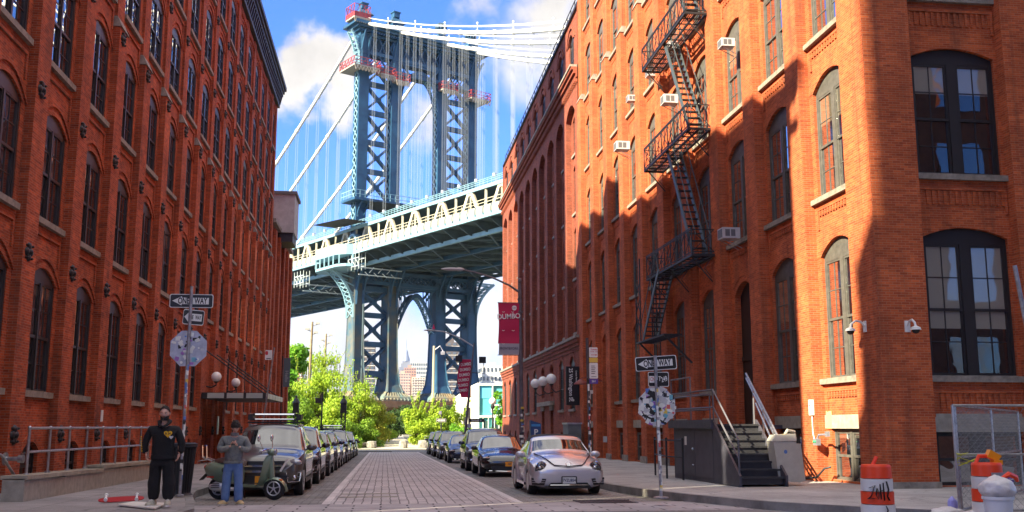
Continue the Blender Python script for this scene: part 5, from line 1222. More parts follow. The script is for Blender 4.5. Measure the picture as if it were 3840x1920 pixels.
def fire_escape():
    t = thing('fire_escape', 'black iron fire escape with stacked balconies and steep stairs on the orange warehouse', 'fire escape', (11.98, 39, 7.68))
    X0, X1, YA, YB = 11.12, 11.96, 35.7, 42.3; Z = [7.68, 12.5, 17.1, 21.8, 26.5]
    ST = mat('fire_escape_stringer', (.08,.10,.105), .5, .3)
    for i, z in enumerate(Z):
        m = MB()
        for x in (X0, (X0+X1)/2, X1): m.beam((x,YA,z), (x,YB,z), .05, .09)
        for y in (YA, YB): m.beam((X0,y,z), (X1,y,z), .05, .09)
        n = 10
        for k in range(n+1):
            x = X0+(X1-X0)*k/n
            if x < X0+.2 or k > 7: m.beam((x,YA,z+.03), (x,YB,z+.03), .04, .025)
            else: m.beam((x,YA,z+.03), (x,YA+.1,z+.03), .04, .025); m.beam((x,YB-3.3,z+.03), (x,YB,z+.03), .04, .025); m.beam((x,YA+.0,z+.03), (x,YA+.9,z+.03), .04, .025)
        y = YA
        while y < YB: m.beam((X0,y,z), (X1,y,z), .03, .04); y += .55
        part('platform', m, IRON, t, world=True)
        m = MB()   # railing with crossed panels
        for zz in (.12, .95, 1.02): m.beam((X0,YA,z+zz), (X0,YB,z+zz), .035)
        for yy in (YA, YB):
            for zz in (.12, .95): m.beam((X0,yy,z+zz), (X1,yy,z+zz), .035)
            m.beam((X0,yy,z+.12), (X1,yy,z+.95), .025); m.beam((X1,yy,z+.12), (X0,yy,z+.95), .025)
        np_ = 7
        for k in range(np_+1):
            y = YA+(YB-YA)*k/np_; m.beam((X0,y,z), (X0,y,z+1.02), .035)
            if k < np_:
                y2 = YA+(YB-YA)*(k+1)/np_; m.beam((X0,y,z+.12), (X0,y2,z+.95), .022); m.beam((X0,y2,z+.12), (X0,y,z+.95), .022); m.beam((X0,(y+y2)/2,z+.12), (X0,(y+y2)/2,z+.95), .022)
        part('railing', m, IRON, t, world=True)
        for y in (YA+.3, (YA+YB)/2, YB-.3): m = MB(); m.beam((X0+.05,y,z-.02), (X1,y,z-.95), .04); m.tube([(X1-.05,y,z-.1),(X1-.3,y,z-.45),(X1-.02,y,z-.8)], .018, 5); part('bracket', m, IRON, t, world=True)
    def stair(za, ya, zb, yb, xa=11.24, xb=11.78, rail=True):
        m = MB()
        for x in (xa, xb): m.beam((x,ya,za), (x,yb,zb), .045, .2, up=(0,0,1))
        o = part('stair_stringer', m, ST, t, world=True); n = 15
        for k in range(1, n): y = ya+(yb-ya)*k/n; z = za+(zb-za)*k/n; m = MB(); m.box(xa, xb, y-.11, y+.11, z-.015, z+.015); part('tread', m, IRON, o, world=True)
        m = MB(); up = Vector((0,-.35 if yb < ya else .35,.75))
        for x in (xa, xb):
            m.beam(Vector((x,ya,za))+up, Vector((x,yb,zb))+up, .03)
            for k in (0.02, .35, .68, .98): q = Vector((x,ya,za)).lerp(Vector((x,yb,zb)), k); m.beam(q, q+up, .025)
        part('stair_rail', m, ST, o, world=True)
    for i in range(4): stair(Z[i+1], 39.0, Z[i], 35.95)
    stair(Z[0], 39.4, 5.05, 42.1, 10.85, 11.45)
    m = MB() # drop balcony and uprights
    m.beam((10.8,38.6,5.0), (10.8,43.0,5.0), .06); m.beam((11.5,38.6,5.0), (11.5,43.0,5.0), .06)
    for k in range(12): m.beam((10.8,38.6+.4*k,5.0), (11.5,38.6+.4*k,5.0), .04)
    for y in (42.3, 43.0):
        for x in (10.8, 11.5): m.beam((x,y,5.0), (x,y,8.6), .05)
    for z in (5.6,6.3,7.0): m.beam((10.8,42.3,z), (10.8,43.0,z+.6), .03); m.beam((10.8,43,z), (10.8,42.3,z+.6), .03)
    for y in (38.8, 42.8): m.beam((10.85,y,5.0), (11.95,y,3.9), .07)
    for z in (3.4,3.9,4.5,5.1,5.8,6.4,7.0,7.5): m.beam((11.9,43.2,z), (11.9,44.2,z), .025)
    for y in (43.2, 44.2): m.beam((11.9,y,3.2), (11.9,y,8), .04)
    part('drop_balcony', m, IRON, t, world=True)
fire_escape()
def ac_units():
    shell = mat('ac_shell', (.48,.48,.49), .5, var=.12, vscale=5); gr = mat('ac_grille', (.12,.12,.13), .6)
    spots = [(48.2, 15.3, 'projecting from the wall left of the fire escape', .55), (43.5, 17.45, 'in the window just under the third fire escape balcony', .2), (39.9, 15.0, 'behind the upper flight of the fire escape stairs', .45), (47.3, 17.5, 'in a sunlit window left of the fire escape', .2), (33.2, 14.9, 'high in the sunlit window right of the fire escape', .25), (33.25, 8.0, 'low over a second storey sill right of the fire escape', .4), (39.9, 17.4, 'behind the railing of the upper fire escape balcony', .2)]
    proto = None
    for y, z, w_, d in spots:
        if proto is None:
            t = thing('air_conditioner', '', 'air conditioner', (12.05-d, y, z), 0, 'window air conditioners'); m = MB(); m.box(-.33,.4,-.32,.32,-.22,.22); part('case', m, shell, t)
            m = MB(); m.box(-.338,-.33,-.27,.27,-.17,.17); part('front_grille', m, gr, t); m = MB(); m.box(-.22,-.03,-.328,-.32,-.14,.14); m.box(.02,.2,-.328,-.32,-.14,.14); part('side_grille', m, gr, t); m = MB(); m.beam((-.3,-.2,-.22),(.5,-.2,-.6), .03); m.beam((-.3,.2,-.22),(.5,.2,-.6), .03); part('bracket', m, GALV, t); proto = t
        else: t = dup(proto, (12.05-d, y, z))
        t['label'] = 'white window air conditioner '+w_; k_ = .95 if d > .5 else (.85 if d > .3 else .68); t.scale = (k_,k_,k_)
ac_units()
def entrance():
    DK = mat('stair_steel', (.055,.055,.075), .5, var=.3, vscale=4); RP = mat('rail_paint', (.10,.10,.12), .5)
    t = thing('entrance_stairs', 'dark steel entrance stairs with landing, storage box and railings', 'stairs', (9.5, 27, 0)); g = 0.0
    for k in range(8):
        z = (k+1)*1.5/8; y = 24.98+k*.235; m = MB(); m.box(8.86, 9.98, y-.03, y+.28, z-.05, z); m.box(8.87, 9.97, y+.02, y+.04, z-.1875, z-.05); part('tread', m, mat('tread_black', (.03,.03,.035), .55, var=.3), t, world=True)
    for x in (8.78, 9.98): m = MB(); m.hexa([(x,24.85,-.05),(x+.06,24.85,-.05),(x+.06,26.85,-.05),(x,26.85,-.05)], [(x,24.85,.22),(x+.06,24.85,.22),(x+.06,26.85,1.62),(x,26.85,1.62)]); part('stringer', m, DK, t, world=True)
    m = MB(); m.box(8.78,10.04,26.86,30.9,1.38,1.5); m.box(10.04,11.97,29.9,34.8,1.36,1.48); m.box(8.72,8.80,26.8,31.0,1.38,1.62); part('landing', m, DK, t, world=True)
    m = MB(); m.box(8.84,9.98,26.9,30.8,-.2,1.38); part('storage_box', m, DK, t, world=True)
    m = MB(); m.box(8.82,8.84,27.0,28.6,.05,1.3); m.box(8.82,8.84,28.63,30.6,.05,1.3); o = part('box_doors', m, mat('box_door', (.07,.068,.09), .5, var=.2), t, world=True)
    m = MB(); m.sph((8.79,28.75,.8), .04); m.sph((8.79,28.75,.35), .03); part('knob', m, GALV, o, world=True); m = MB(); m.box(8.812,8.818,29.4,29.6,.9,1.15); part('notice', m, WHITE, o, world=True)
    m = MB()
    def R(*p): m.tube(p, .025, 6)
    R((8.82,24.95,.0),(8.82,24.95,1.1),(8.82,26.85,2.42),(8.82,30.9,2.42),(8.82,30.9,1.5)); R((8.82,24.95,.65),(8.82,26.85,1.95),(8.82,30.9,1.95)); R((8.82,28.9,1.5),(8.82,28.9,2.85),(8.82,30.9,2.85),(8.82,30.9,2.4)); R((8.82,26.85,1.5),(8.82,26.85,2.42))
    R((8.82,30.9,2.42),(10.04,30.9,2.42),(10.04,34.8,2.42)); R((8.82,30.9,1.95),(10.04,30.9,1.95),(10.04,34.8,1.95)); R((10.04,30.9,1.5),(10.04,30.9,2.42)); R((10.04,34.8,1.5),(10.04,34.8,2.42)); R((9.98,26.9,1.5),(9.98,26.9,2.2))
    part('railing', m, RP, t, world=True)
    m = MB(); m.box(8.95,9.9,26.66,26.67,1.38,1.44)
    part('red_notice', m, mat('notice_red', (.55,.02,.03), .5), t, world=True)
    tx = text('NO PHOTO SHOOT', .075, WHITE, t, (9.38-9.5,26.65-27,1.41)) if True else None
    # platform lift
    l = thing('wheelchair_lift', 'beige folded wheelchair platform lift at the foot of the entrance stairs', 'wheelchair lift', (10.25, 25.4, 0)); BE = mat('lift_beige', (.50,.49,.42), .45, var=.1, vscale=4)
    m = MB(); m.hexa([(-.33,-.15,.08),(.28,-.15,.02),(.28,.2,.02),(-.33,.2,.08)], [(-.45,-.15,1.06),(.2,-.15,1.06),(.2,.2,1.06),(-.45,.2,1.06)]); part('platform_case', m, BE, l, rot=(0,0,.15))
    m = MB(); m.hexa([(.30,-.1,.04),(.45,-.1,.06),(.45,.3,.06),(.30,.3,.04)], [(.22,-.1,1.0),(.36,-.1,1.0),(.36,.3,1.0),(.22,.3,1.0)]); part('drive_case', m, BE, l, rot=(0,0,.15))
    m = MB(); m.hexa([(-.42,-.17,1.07),(.2,-.17,1.07),(.3,.25,1.07),(-.42,.25,1.07)], [(-.35,-.1,1.22),(.22,-.1,1.25),(.22,.2,1.25),(-.35,.2,1.22)]); m.tube([(-.05,.0,1.2),(.05,.0,1.34),(.3,.1,1.3),(.38,.2,1.1)], .04, 8); part('top_cover', m, BE, l, rot=(0,0,.15))
    m = MB(); m.disc((-.12,-.157,.80), .05, (0,1,0)); part('badge', m, SM[1], l, rot=(0,0,.15)); m = MB(); m.box(-.08,.02,-.1,.05,1.225,1.24); part('sticker', m, SM[4], l, rot=(0,0,.15))
    m = MB(); m.tube([(.2,.9,1.05),(1.15,5.9,3.1)], .035, 8); m.tube([(.2,.9,.9),(1.15,5.9,2.95)], .035, 8); m.tube([(.0,.5,.62),(.5,3.4,2.1)], .03, 8)
    for q in (.15,.45,.75): p = Vector((.2,.9,1.0)).lerp(Vector((1.15,5.9,3.05)), q); m.beam(p, (p.x-.05,p.y,max(0,1.45*q)), .06)
    part('guide_rail', m, GALV, l)
    # area rails along the pavement
    a = thing('pavement_railing', 'low black three post railing on the pavement beside the storage box', 'railing', (8.5, 31, -.05)); m = MB()
    for (x, y) in ((.25,1.75),(-.05,-.7),(.1,-1.9)): m.beam((x,y,-.1),(x,y,1.1), .05); m.sph((x,y,1.12), .04)
    for z in (.6, 1.08): m.tube([(.25,1.75,z),(-.05,-.7,z),(.1,-1.9,z)], .025, 6)
    part('frame', m, IRON, a)
    # switch box, conduit, outlets, brass plate, cameras
    s = thing('switch_box', 'white key switch box with conduit running down to a grey outlet on the sunlit pilaster', 'switch box', (11.98, 27.7, 1.9)); m = MB(); m.box(-.09,0,-.14,.02,-.15,.28); part('box', m, WHITE, s); m = MB(); m.tube([(-.03,-.06,-.15),(-.03,-.06,-.62),(-.03,-.12,-.80),(-.05,-.2,-.85)], .018, 6); part('conduit', m, WHITE, s); m = MB(); m.box(-.13,0,-.48,-.26,-.98,-.8); part('outlet', m, ALU, s); m = MB(); m.sph((-.13,-.32,-.88), .035); m.sph((-.13,-.42,-.88), .035); part('green_socket', m, mat('green_led', (.02,.35,.12), .3), s); m = MB(); m.sph((-.1,-.1,.12), .025); part('red_button', m, SM[0], s)
    m = MB(); m.tube([(-.06,-.4,-.8),(-.06,-.5,-.7),(-.06,-1.0,-.68)], .03, 6); m.box(-.08,0,-1.1,-.95,-.74,-.6); part('floodlight_arm', m, ALU, s)
    single('brass_plate', MB().box(-.02,0,-.16,.16,-.24,.24), mat('brass_pale', (.50,.45,.22), .5), 'small brass notice plate beside the white conduit', 'plate', (12.28, 27.25, 1.62))
    single('hose', MB().tube([(0,0,.35),(-.15,.1,.3),(-.25,.4,.05),(-.3,1.0,.0),(-.3,1.6,-.01)], .03, 8), IRON, 'black hose stub curling out beside the basement window', 'hose', (12.1, 26.9, .0), smooth=True)
    for (x, y, z, ax, lb) in ((11.98, 24.2, 3.92, (-1,0), 'white dome security camera on the street side of the corner pier'), (12.7, 23.47, 3.86, (0,-1), 'white dome security camera on the cross street side of the corner pier')):
        c = thing('security_camera', lb, 'camera', (x, y, z), 0, 'dome cameras on the corner pier'); m = MB(); ax = Vector((ax[0], ax[1], 0)); sd = Vector((ax.y, -ax.x, 0))
        m.hexa([sd*s_*.07+Vector((0,0,zz)) for s_, zz in ((-1,-.14),(1,-.14),(1,.14),(-1,.14))], [sd*s_*.07+Vector((0,0,zz))+ax*.03 for s_, zz in ((-1,-.14),(1,-.14),(1,.14),(-1,.14))])
        m.tube([ax*.03+Vector((0,0,.02)), ax*.12+Vector((0,0,.12)), ax*.25+Vector((0,0,.14)), ax*.37+Vector((0,0,.06)), ax*.40+Vector((0,0,-.03))], .028, 8); m.lathe([(.03,-.02),(.11,-.06),(.13,-.12)], tuple(ax*.40), n=14); part('arm', m, WHITE, c, smooth=True); m = MB(); m.sph(tuple(ax*.40+Vector((0,0,-.13))), .095, (1,1,.9)); part('dome', m, mat('smoke_dome', (.02,.02,.02), .1), c, smooth=True)
    single('security_camera', MB().box(-.3,0,-.1,.1,-.08,.12).tube([(-.15,0,-.05),(-.15,0,-.4)], .03, 6), WHITE, 'small white box camera beside the arched doorway, far along the orange warehouse', 'camera', (11.98, 58.4, 3.4))
    single('house_number_plate', MB().box(-.03,0,-.45,.45,-.16,.16), ALU, 'small grey number plate on the wall right of the arched doorway', 'plate', (11.95, 55.0, .75))
    b = thing('utility_cabinet', 'grey steel utility cabinet against the joint of the two right warehouses', 'cabinet', (11.3, 61.5, gz(61,.2))); m = MB(); m.box(-.4,.4,-.9,.9,0,1.9); part('body', m, mat('cabinet_grey', (.14,.15,.15), .6, var=.2), b); m = MB(); m.box(-.45,.45,-.95,.95,1.9,2.0); part('lid', m, ALU, b)
    # parking meter kiosk
    k = thing('parking_kiosk', 'blue parking pay kiosk with a white P beyond the silver convertible', 'parking kiosk', (6.62, 45, gz(45,.15))); m = MB(); m.box(-.14,.14,-.12,.12,0,1.1); m.hexa([(-.22,-.2,1.1),(.22,-.2,1.1),(.22,.2,1.1),(-.22,.2,1.1)], [(-.24,-.15,1.95),(.24,-.15,1.8),(.24,.2,1.8),(-.24,.2,1.95)]); part('body', m, mat('kiosk_blue', (.02,.06,.18), .45), k); text('P', .36, WHITE, k, (0,-.205,1.42)); m = MB(); m.box(-.2,.2,-.19,-.18,1.68,1.78); part('light_strip', m, mat('kiosk_sky', (.05,.25,.55), .5), k)
entrance()
def left_pavement():
    t = thing('area_wall', 'low concrete area wall with a two rail galvanised railing beside the left warehouse', 'railing', (-7.2, 27, 0)); m = MB()
    for a, b in ((21.4,24),(24,27),(27,30),(30,33.2)): m.hexa([(-7.42,a,gz(a,-.2)),(-7.0,a,gz(a,-.2)),(-7.0,b,gz(b,-.2)),(-7.42,b,gz(b,-.2))], [(-7.42,a,.42),(-7.0,a,.42),(-7.0,b,.33),(-7.42,b,.33)])
    m.box(-8.7,-7.42,33.0,33.2,-.4,.33); part('wall', m, CONC, t, world=True)
    m = MB()
    for a, b in ((21.4,27),(27,33.2)): m.hexa([(-7.46,a,.40),(-6.95,a,.40),(-6.95,b,.32),(-7.46,b,.32)], [(-7.46,a,.48),(-6.95,a,.48),(-6.95,b,.40),(-7.46,b,.40)])
    part('coping', m, mat('coping_pale', (.34,.31,.24), .85, var=.3, vscale=2), t, world=True)
    for y in (22.08, 23.4, 24.8, 26.2, 27.6, 29.0, 30.4, 31.8, 32.85): m = MB(); z0 = .46-.007*(y-22); m.tube([(-7.2,y,z0),(-7.2,y,1.4)], .03, 8); m.lathe([(.06,z0),(.06,z0+.04)], (-7.2,y,0)); m.sph((-7.2,y,1.41), .04); part('post', m, GALV, t, world=True)
    m = MB(); m.tube([(-7.2,22.08,1.4),(-7.2,33,1.4)], .03, 8); m.tube([(-7.2,22.08,.92),(-7.2,33,.88)], .026, 8); m.tube([(-7.2,33,1.4),(-8.6,33,1.4)], .03, 8); part('rails', m, GALV, t, world=True)
    r = thing('handrail', 'short bent galvanised handrail at the near end of the area wall', 'handrail', (-7.6, 21.3, 0)); m = MB(); m.tube([(0,0,-.1),(0,0,.82),(.0,.12,.92),(.0,.5,.86),(.0,1.9,.1)], .03, 8); part('tube', m, GALV, r, smooth=True)
    r = thing('standpipe', 'grey twin standpipe coupling low on the left warehouse wall', 'standpipe', (-8.42, 24.3, .72)); m = MB(); m.lathe([(.05,0),(.05,.3),(.09,.3),(.09,.42)], (0,0,0), 'x'); m.lathe([(.14,0),(.14,.05)], (0,0,0), 'x'); part('coupling', m, GALV, r, smooth=True)
    b = thing('litter_bin', 'black slatted litter bin behind the man in the black hoodie', 'litter bin', (-4.42, 23.35, gz(23.4,.17))); m = MB()
    for k in range(26): a = 2*pi*k/26; m.beam((.24*cos(a),.24*sin(a),.05), (.32*cos(a),.32*sin(a),1.05), .035, .012)
    part('slats', m, IRON, b); m = MB(); m.lathe([(.3,.0),(.25,.04),(.24,.1)], (0,0,0)); m.lathe([(.31,1.0),(.35,1.03),(.35,1.1),(.28,1.12),(.28,1.05)], (0,0,0), n=24); m.lathe([(.22,.06),(.29,1.0)], (0,0,0)); part('rim', m, IRON, b, smooth=True)
    s = thing('longboard', 'red longboard lying tipped on its trucks on the left pavement', 'skateboard', (-5.05, 21.0, gz(21.0,.17))); s.rotation_euler = (.35,0,.2); m = MB(); P = []
    for k in range(20): a = 2*pi*k/20; P.append((.42*(abs(cos(a))**.6)*(1 if cos(a) > 0 else -1), .11*(abs(sin(a))**.8)*(1 if sin(a) > 0 else -1)))
    m.hexa([(x,y,.05) for x, y in P], [(x,y,.065) for x, y in P]); part('deck', m, mat('board_red', (.38,.01,.015), .35), s, rot=(0,0,.1)); m = MB()
    for x in (-.28,.28):
        m.tube([(x,-.09,.1),(x,.09,.1)], .02, 6)
        for y in (-.1,.1): m.lathe([(.035,-.02),(.035,.02)], (x,y,.1), 'y', 10)
    part('trucks', m, WHITE, s)
    p = MB(); p.hexa([(-4.85,19.9,.0),(-4.75,20.7,-.01),(-4.0,20.2,-.005),(-3.95,18.8,.005)], [(-4.85,19.9,.025),(-4.75,20.7,.015),(-4.0,20.2,.02),(-3.95,18.8,.03)])
    single('paper_sheet', p, mat('paper_white', (.70,.68,.62), .8, var=.1), 'pale rectangular patch of board under the feet of the man in the hoodie', 'board', (-4.4,19.8,.0), world=True)
    for (x, y, z, lb) in ((-8.40, 53.4, 1.5, 'grey entry intercom panel right of the canopy doors'),):
        single('intercom', MB().box(0,.05,-.18,.18,-.45,.45), ALU, lb, 'intercom', (x, y, z))
    single('notice_tube', MB().box(-.02,.02,-.07,.07,-.17,.17), WHITE, 'small pale notice fixed above the railing on the left warehouse', 'notice', (-8.38, 31.9, 1.75))
left_pavement()
def right_front():
    OR = mat('drum_orange', (.82,.06,.012), .45, var=.08, vscale=5); RW = mat('drum_white_band', (.72,.70,.66), .5, var=.1)
    def drum(lb, x, y, z, r=.26, lamp=False):
        t = thing('traffic_drum', lb, 'traffic drum', (x, y, z), 0, 'orange traffic drums'); h = .93; lv = [(0,1.0),(.18,1.0),(.19,.965),(.37,.965),(.38,.93),(.56,.93),(.57,.90),(.75,.90),(.76,.87),(h,.85)]
        cols_ = [(0,2,OR,'drum_body'),(2,4,RW,'reflective_band'),(4,6,OR,'drum_body'),(6,8,RW,'reflective_band'),(8,10,OR,'drum_body')]
        for a, b, m_, nme in cols_:
            m = MB(); m.lathe([(r*lv[k][1], lv[k][0]) for k in range(a, b)], (0,0,0), n=28); part(nme, m, m_, t, smooth=True)
        m = MB(); m.lathe([(r*.86,.925),(r*.80,.96),(r*.3,.965),(0,.965)], (0,0,0), n=24); part('top', m, OR, t, smooth=True)
        m = MB(); m.tube([(-.05,0,.95),(0,0,1.04),(.02,0,1.08)] if not lamp else [(-.18,0,.94),(-.12,0,1.06),(.12,0,1.06),(.18,0,.94)], .03, 8); part('handle', m, OR, t, smooth=True)
        b = MB(); b.lathe([(r*1.3,0),(r*1.3,.05),(r*1.05,.07)], (0,0,0), n=20); part('rubber_base', b, IRON, t)
        return t
    t = drum('orange and white traffic drum with black graffiti in front of the corner pier', 7.46, 15.0, -.10)
    g = MB(); rnd = random.Random(4)   # sprayed tag wrapped on the barrel
    strokes = [[(-.9,.62),(-.55,.66),(-.8,.50),(-1.0,.46),(-.6,.47)], [(-.45,.62),(-.52,.52),(-.40,.46),(-.33,.55),(-.45,.62)], [(-.28,.68),(-.25,.46)], [(-.3,.57),(-.1,.60)], [(-.1,.70),(-.07,.44)], [(0,.36),(.1,.30),(.02,.24),(.12,.20),(-.02,.16),(.1,.12)], [(.1,.72),(.22,.60),(.12,.5),(.25,.44)]]
    for s_ in strokes:
        for (a0, z0), (a1, z1) in zip(s_[:-1], s_[1:]):
            for q in range(3):
                u, v = q/3, (q+1)/3
                A, Bq = a0+(a1-a0)*u, a0+(a1-a0)*v; zz, zy = z0+(z1-z0)*u, z0+(z1-z0)*v; R = .262
                p0 = Vector((R*sin(A), -R*cos(A), zz)); p1 = Vector((R*sin(Bq), -R*cos(Bq), zy)); g.beam(p0, p1, .034, .006)
    part('graffiti', g, BLACKP, t)
    t = drum('orange traffic drum with an amber lamp and paper notice behind the white bag', 9.27, 15.0, -.08, lamp=True)
    m = MB(); m.hexa([(.0,-.05,1.05),(.16,-.05,.98),(.16,.05,.98),(.0,.05,1.05)], [(.06,-.05,1.16),(.24,-.05,1.06),(.24,.05,1.06),(.06,.05,1.16)]); m.box(.10,.24,-.06,.06,.93,1.0); part('amber_lamp', m, mat('amber_lamp', (.80,.30,.01), .35), t)
    m = MB(); m.box(-.03,.24,-.29,-.275,.42,.76); part('notice', m, WHITE, t); m = MB(); m.box(-.03,.24,-.297,-.291,.68,.76); part('notice_header', m, mat('violet_plate', (.1,.05,.3)), t); text('P  FILM SHOOT ZONE', .028, WHITE, t, (.1,-.299,.72)); m = MB(); m.box(-.09,.2,-.272,-.255,.36,.82); part('tape', m, ALU, t)
    # chain link panels
    f = thing('chain_link_fence', 'two hinged galvanised chain link fence panels meeting at a post', 'fence', (9.37, 16.0, .0)); 
    A = Vector((0,0,0)); Bp = Vector((4.6,5.3,-.02)); Cp = Vector((5.0,-.35,0)); H = 1.78
    for nm, E_ in (('fence_panel', Bp), ('fence_panel', Cp)):
        m = MB(); z = Vector((0,0,1)); off = Vector((.03,0,0)) if E_ is Bp else Vector((-.02,-.02,0))
        a, b = A+off, A+off+E_
        for zz in (.08, .98 if E_ is Cp else .93, H): m.tube([a+z*zz, b+z*zz], .022, 6)
        for q in ([0, .5, 1] if E_ is Bp else [0, 1]): m.tube([a.lerp(b,q), a.lerp(b,q)+z*H], .024, 8)
        o = part(nm, m, GALV, f); w = MB(); Lh = (b-a).length; d = (b-a).normalized(); s = .115; n = int(Lh/s); rows = int(1.7/s)
        for k in range(-rows, n+1):
            # diagonal wires both ways, clipped to the panel
            for sg in (1, -1):
                u0 = k*s if sg == 1 else k*s+rows*s; u1 = u0+sg*rows*s; z0, z1 = .08, 1.78
                def clip(u0, z0, u1, z1):
                    if u0 == u1: return None
                    t0, t1 = 0, 1
                    for lim, sgn in ((0, 1), (Lh, -1)):
                        f0, f1 = (u0-lim)*sgn, (u1-lim)*sgn
                        if f0 < 0 and f1 < 0: return None
                        if f0 < 0: t0 = max(t0, f0/(f0-f1))
                        if f1 < 0: t1 = min(t1, f0/(f0-f1))
                    if t1-t0 < .01: return None
                    return u0+(u1-u0)*t0, z0+(z1-z0)*t0, u0+(u1-u0)*t1, z0+(z1-z0)*t1
                c = clip(u0, z0, u1, z1)
                if c: w.tube([a+d*c[0]+z*c[1], a+d*c[2]+z*c[3]], .0026, 3, False)
        part('wire_mesh', w, mat('wire_dull', (.20,.21,.22), .6, .3), o)
    m = MB(); rnd = random.Random(9)
    for k in range(6): p = Vector((-.02,-.05,.85+.03*k)); q = p+Vector((rnd.uniform(.02,.3),-.04,rnd.uniform(-.1,.12))); m.beam(p, q, .05, .006)
    m.beam((0,-.06,.8),(.42,-.06,.95), .06, .006); single('caution_tape', m, mat('tape_yellow', (.60,.60,.03), .5), 'knotted yellow caution tape tied round the fence post', 'tape', (9.37,16.0,.0))
    # bin with a tied bag, and bags on the ground
    b = thing('waste_bin', 'small white plastic bin standing before the orange drum', 'bin', (8.35, 13.3, -.1)); m = MB(); m.lathe([(.14,0),(.19,.55),(.205,.55),(.205,.59),(.18,.59),(.13,.05)], (0,0,0), n=22); part('tub', m, mat('bin_white', (.66,.68,.70), .45), b, smooth=True)
    def bag(lb, x, y, z, rx, ry, rz, col, seed, tie=None):
        t = thing('rubbish_bag', lb, 'bag', (x, y, z), 0, None); m = MB(); n, q = 28, 14; rows = []
        for i in range(q+1):
            ph = pi*i/q; r_ = []
            for k in range(n+1):
                th = 2*pi*(k % n)/n; d = Vector((sin(ph)*cos(th), sin(ph)*sin(th), cos(ph))); s = 1+.16*noise.noise(d*2.3+Vector((seed,0,0)))+.07*noise.noise(d*7+Vector((0,seed,0))); zz = d.z*rz*s
                if d.z > .75: s *= .8
                r_.append((d.x*rx*s, d.y*ry*s, rz+zz))
            rows.append(r_)
        m.grid(rows); part('bag_body', m, col, t, smooth='all')
        if tie: k = MB(); k.tube([(.06,0,rz*1.8),(.16,-.03,rz*2.15),(.28,0,rz*1.9),(.30,0,rz*1.55)], [.02,.04,.035,.02], 6); part('tie', k, tie, t, smooth=True)
        return t
    BG = mat('bag_white', (.62,.60,.58), .35, var=.12, vscale=6, bump=1.0, bscale=9)
    bag('white rubbish bag with an orange tie bulging out of the plastic bin', 8.36, 13.3, .42, .235, .22, .17, BG, 2, OR)
    bag('white plastic bag lying at the foot of the fence, left one', 9.15, 16.0, -.06, .28, .2, .10, BG, 5); bag('white plastic bag between the fence post and the orange drum', 9.05, 15.1, -.1, .30, .2, .13, BG, 8); bag('small lilac plastic bag scrap against the fence foot', 9.42, 16.3, .0, .08, .07, .14, mat('bag_lilac', (.35,.34,.75), .5), 3)
    p = MB(); p.poly((6.1,17.6,gz(17.6)+.014),(7.1,16.4,gz(16.4)+.014),(7.3,16.5,gz(16.5)+.014),(6.6,17.9,gz(17.9)+.014)); p.poly((5.2,18.9,gz(18.9)+.008),(6.1,18.9,gz(18.9)+.008),(6.3,18.3,gz(18.3)+.008),(5.4,18.3,gz(18.3)+.008)); struct('white_marking', p, mat('paint_white', (.70,.68,.66), .7, var=.2))
right_front()
# ================================================================== plants and park
import numpy as np
def leafmat(name, c, c2, tr=.25):
    m = bpy.data.materials.new(name); MATS[name] = m; m.use_nodes = True; nt = m.node_tree; L = nt.links.new; b = nt.nodes['Principled BSDF']
    g = nn(nt, 'ShaderNodeNewGeometry'); n1 = nn(nt, 'ShaderNodeTexNoise', i_Scale=1.1, i_Detail=5.0); L(g.outputs['Position'], n1.inputs['Vector'])
    mr = nn(nt, 'ShaderNodeMapRange'); L(n1.outputs['Fac'], mr.inputs['Value']); mr.inputs['From Min'].default_value = .35; mr.inputs['From Max'].default_value = .65
    r = nn(nt, 'ShaderNodeMath', operation='ADD'); L(mr.outputs[0], r.inputs[0]); rr = nn(nt, 'ShaderNodeMapRange'); L(g.outputs['Random Per Island'], rr.inputs['Value']); rr.inputs['To Min'].default_value = -.5; rr.inputs['To Max'].default_value = .5; L(rr.outputs[0], r.inputs[1]); r.use_clamp = True
    mx = nn(nt, 'ShaderNodeMix', data_type='RGBA'); L(r.outputs[0], mx.inputs[0]); mx.inputs[6].default_value = (*c,1); mx.inputs[7].default_value = (*c2,1)
    L(mx.outputs[2], b.inputs['Base Color']); b.inputs['Roughness'].default_value = .6; b.inputs['Specular IOR Level'].default_value = .3
    tl = nn(nt, 'ShaderNodeBsdfTranslucent'); L(mx.outputs[2], tl.inputs['Color']); ms = nn(nt, 'ShaderNodeMixShader', i_0=tr); out = nt.nodes['Material Output']
    L(b.outputs[0], ms.inputs[1]); L(tl.outputs[0], ms.inputs[2]); L(ms.outputs[0], out.inputs['Surface']); return m
def leaves(centers, n, size, seed, up=0.0, aspect=.5, shell=.6):
    """centers: list of (x,y,z,rx,ry,rz,weight); returns a mesh of small leaf quads spread in the clumps"""
    rs = np.random.RandomState(seed); C = np.array([c[:3] for c in centers]); R = np.array([c[3:6] for c in centers]); W = np.array([c[6] for c in centers], float); W /= W.sum()
    idx = rs.choice(len(centers), n, p=W); d = rs.normal(size=(n,3)); d /= np.linalg.norm(d, axis=1)[:,None]; rad = (shell+(1-shell)*rs.rand(n))**1.0*rs.uniform(.75,1.08,n); p = C[idx]+d*R[idx]*rad[:,None]
    nrm = d*.7+rs.normal(size=(n,3))*.6; nrm[:,2] += .25; nrm /= np.linalg.norm(nrm, axis=1)[:,None]
    a = rs.normal(size=(n,3)); a[:,2] += up*3; a -= nrm*(a*nrm).sum(1)[:,None]; a /= np.linalg.norm(a, axis=1)[:,None]; b = np.cross(nrm, a); s = size*rs.uniform(.6,1.5,n)[:,None]
    v = np.stack([p-a*s, p+b*s*aspect, p+a*s, p-b*s*aspect], 1).reshape(-1,3); return v
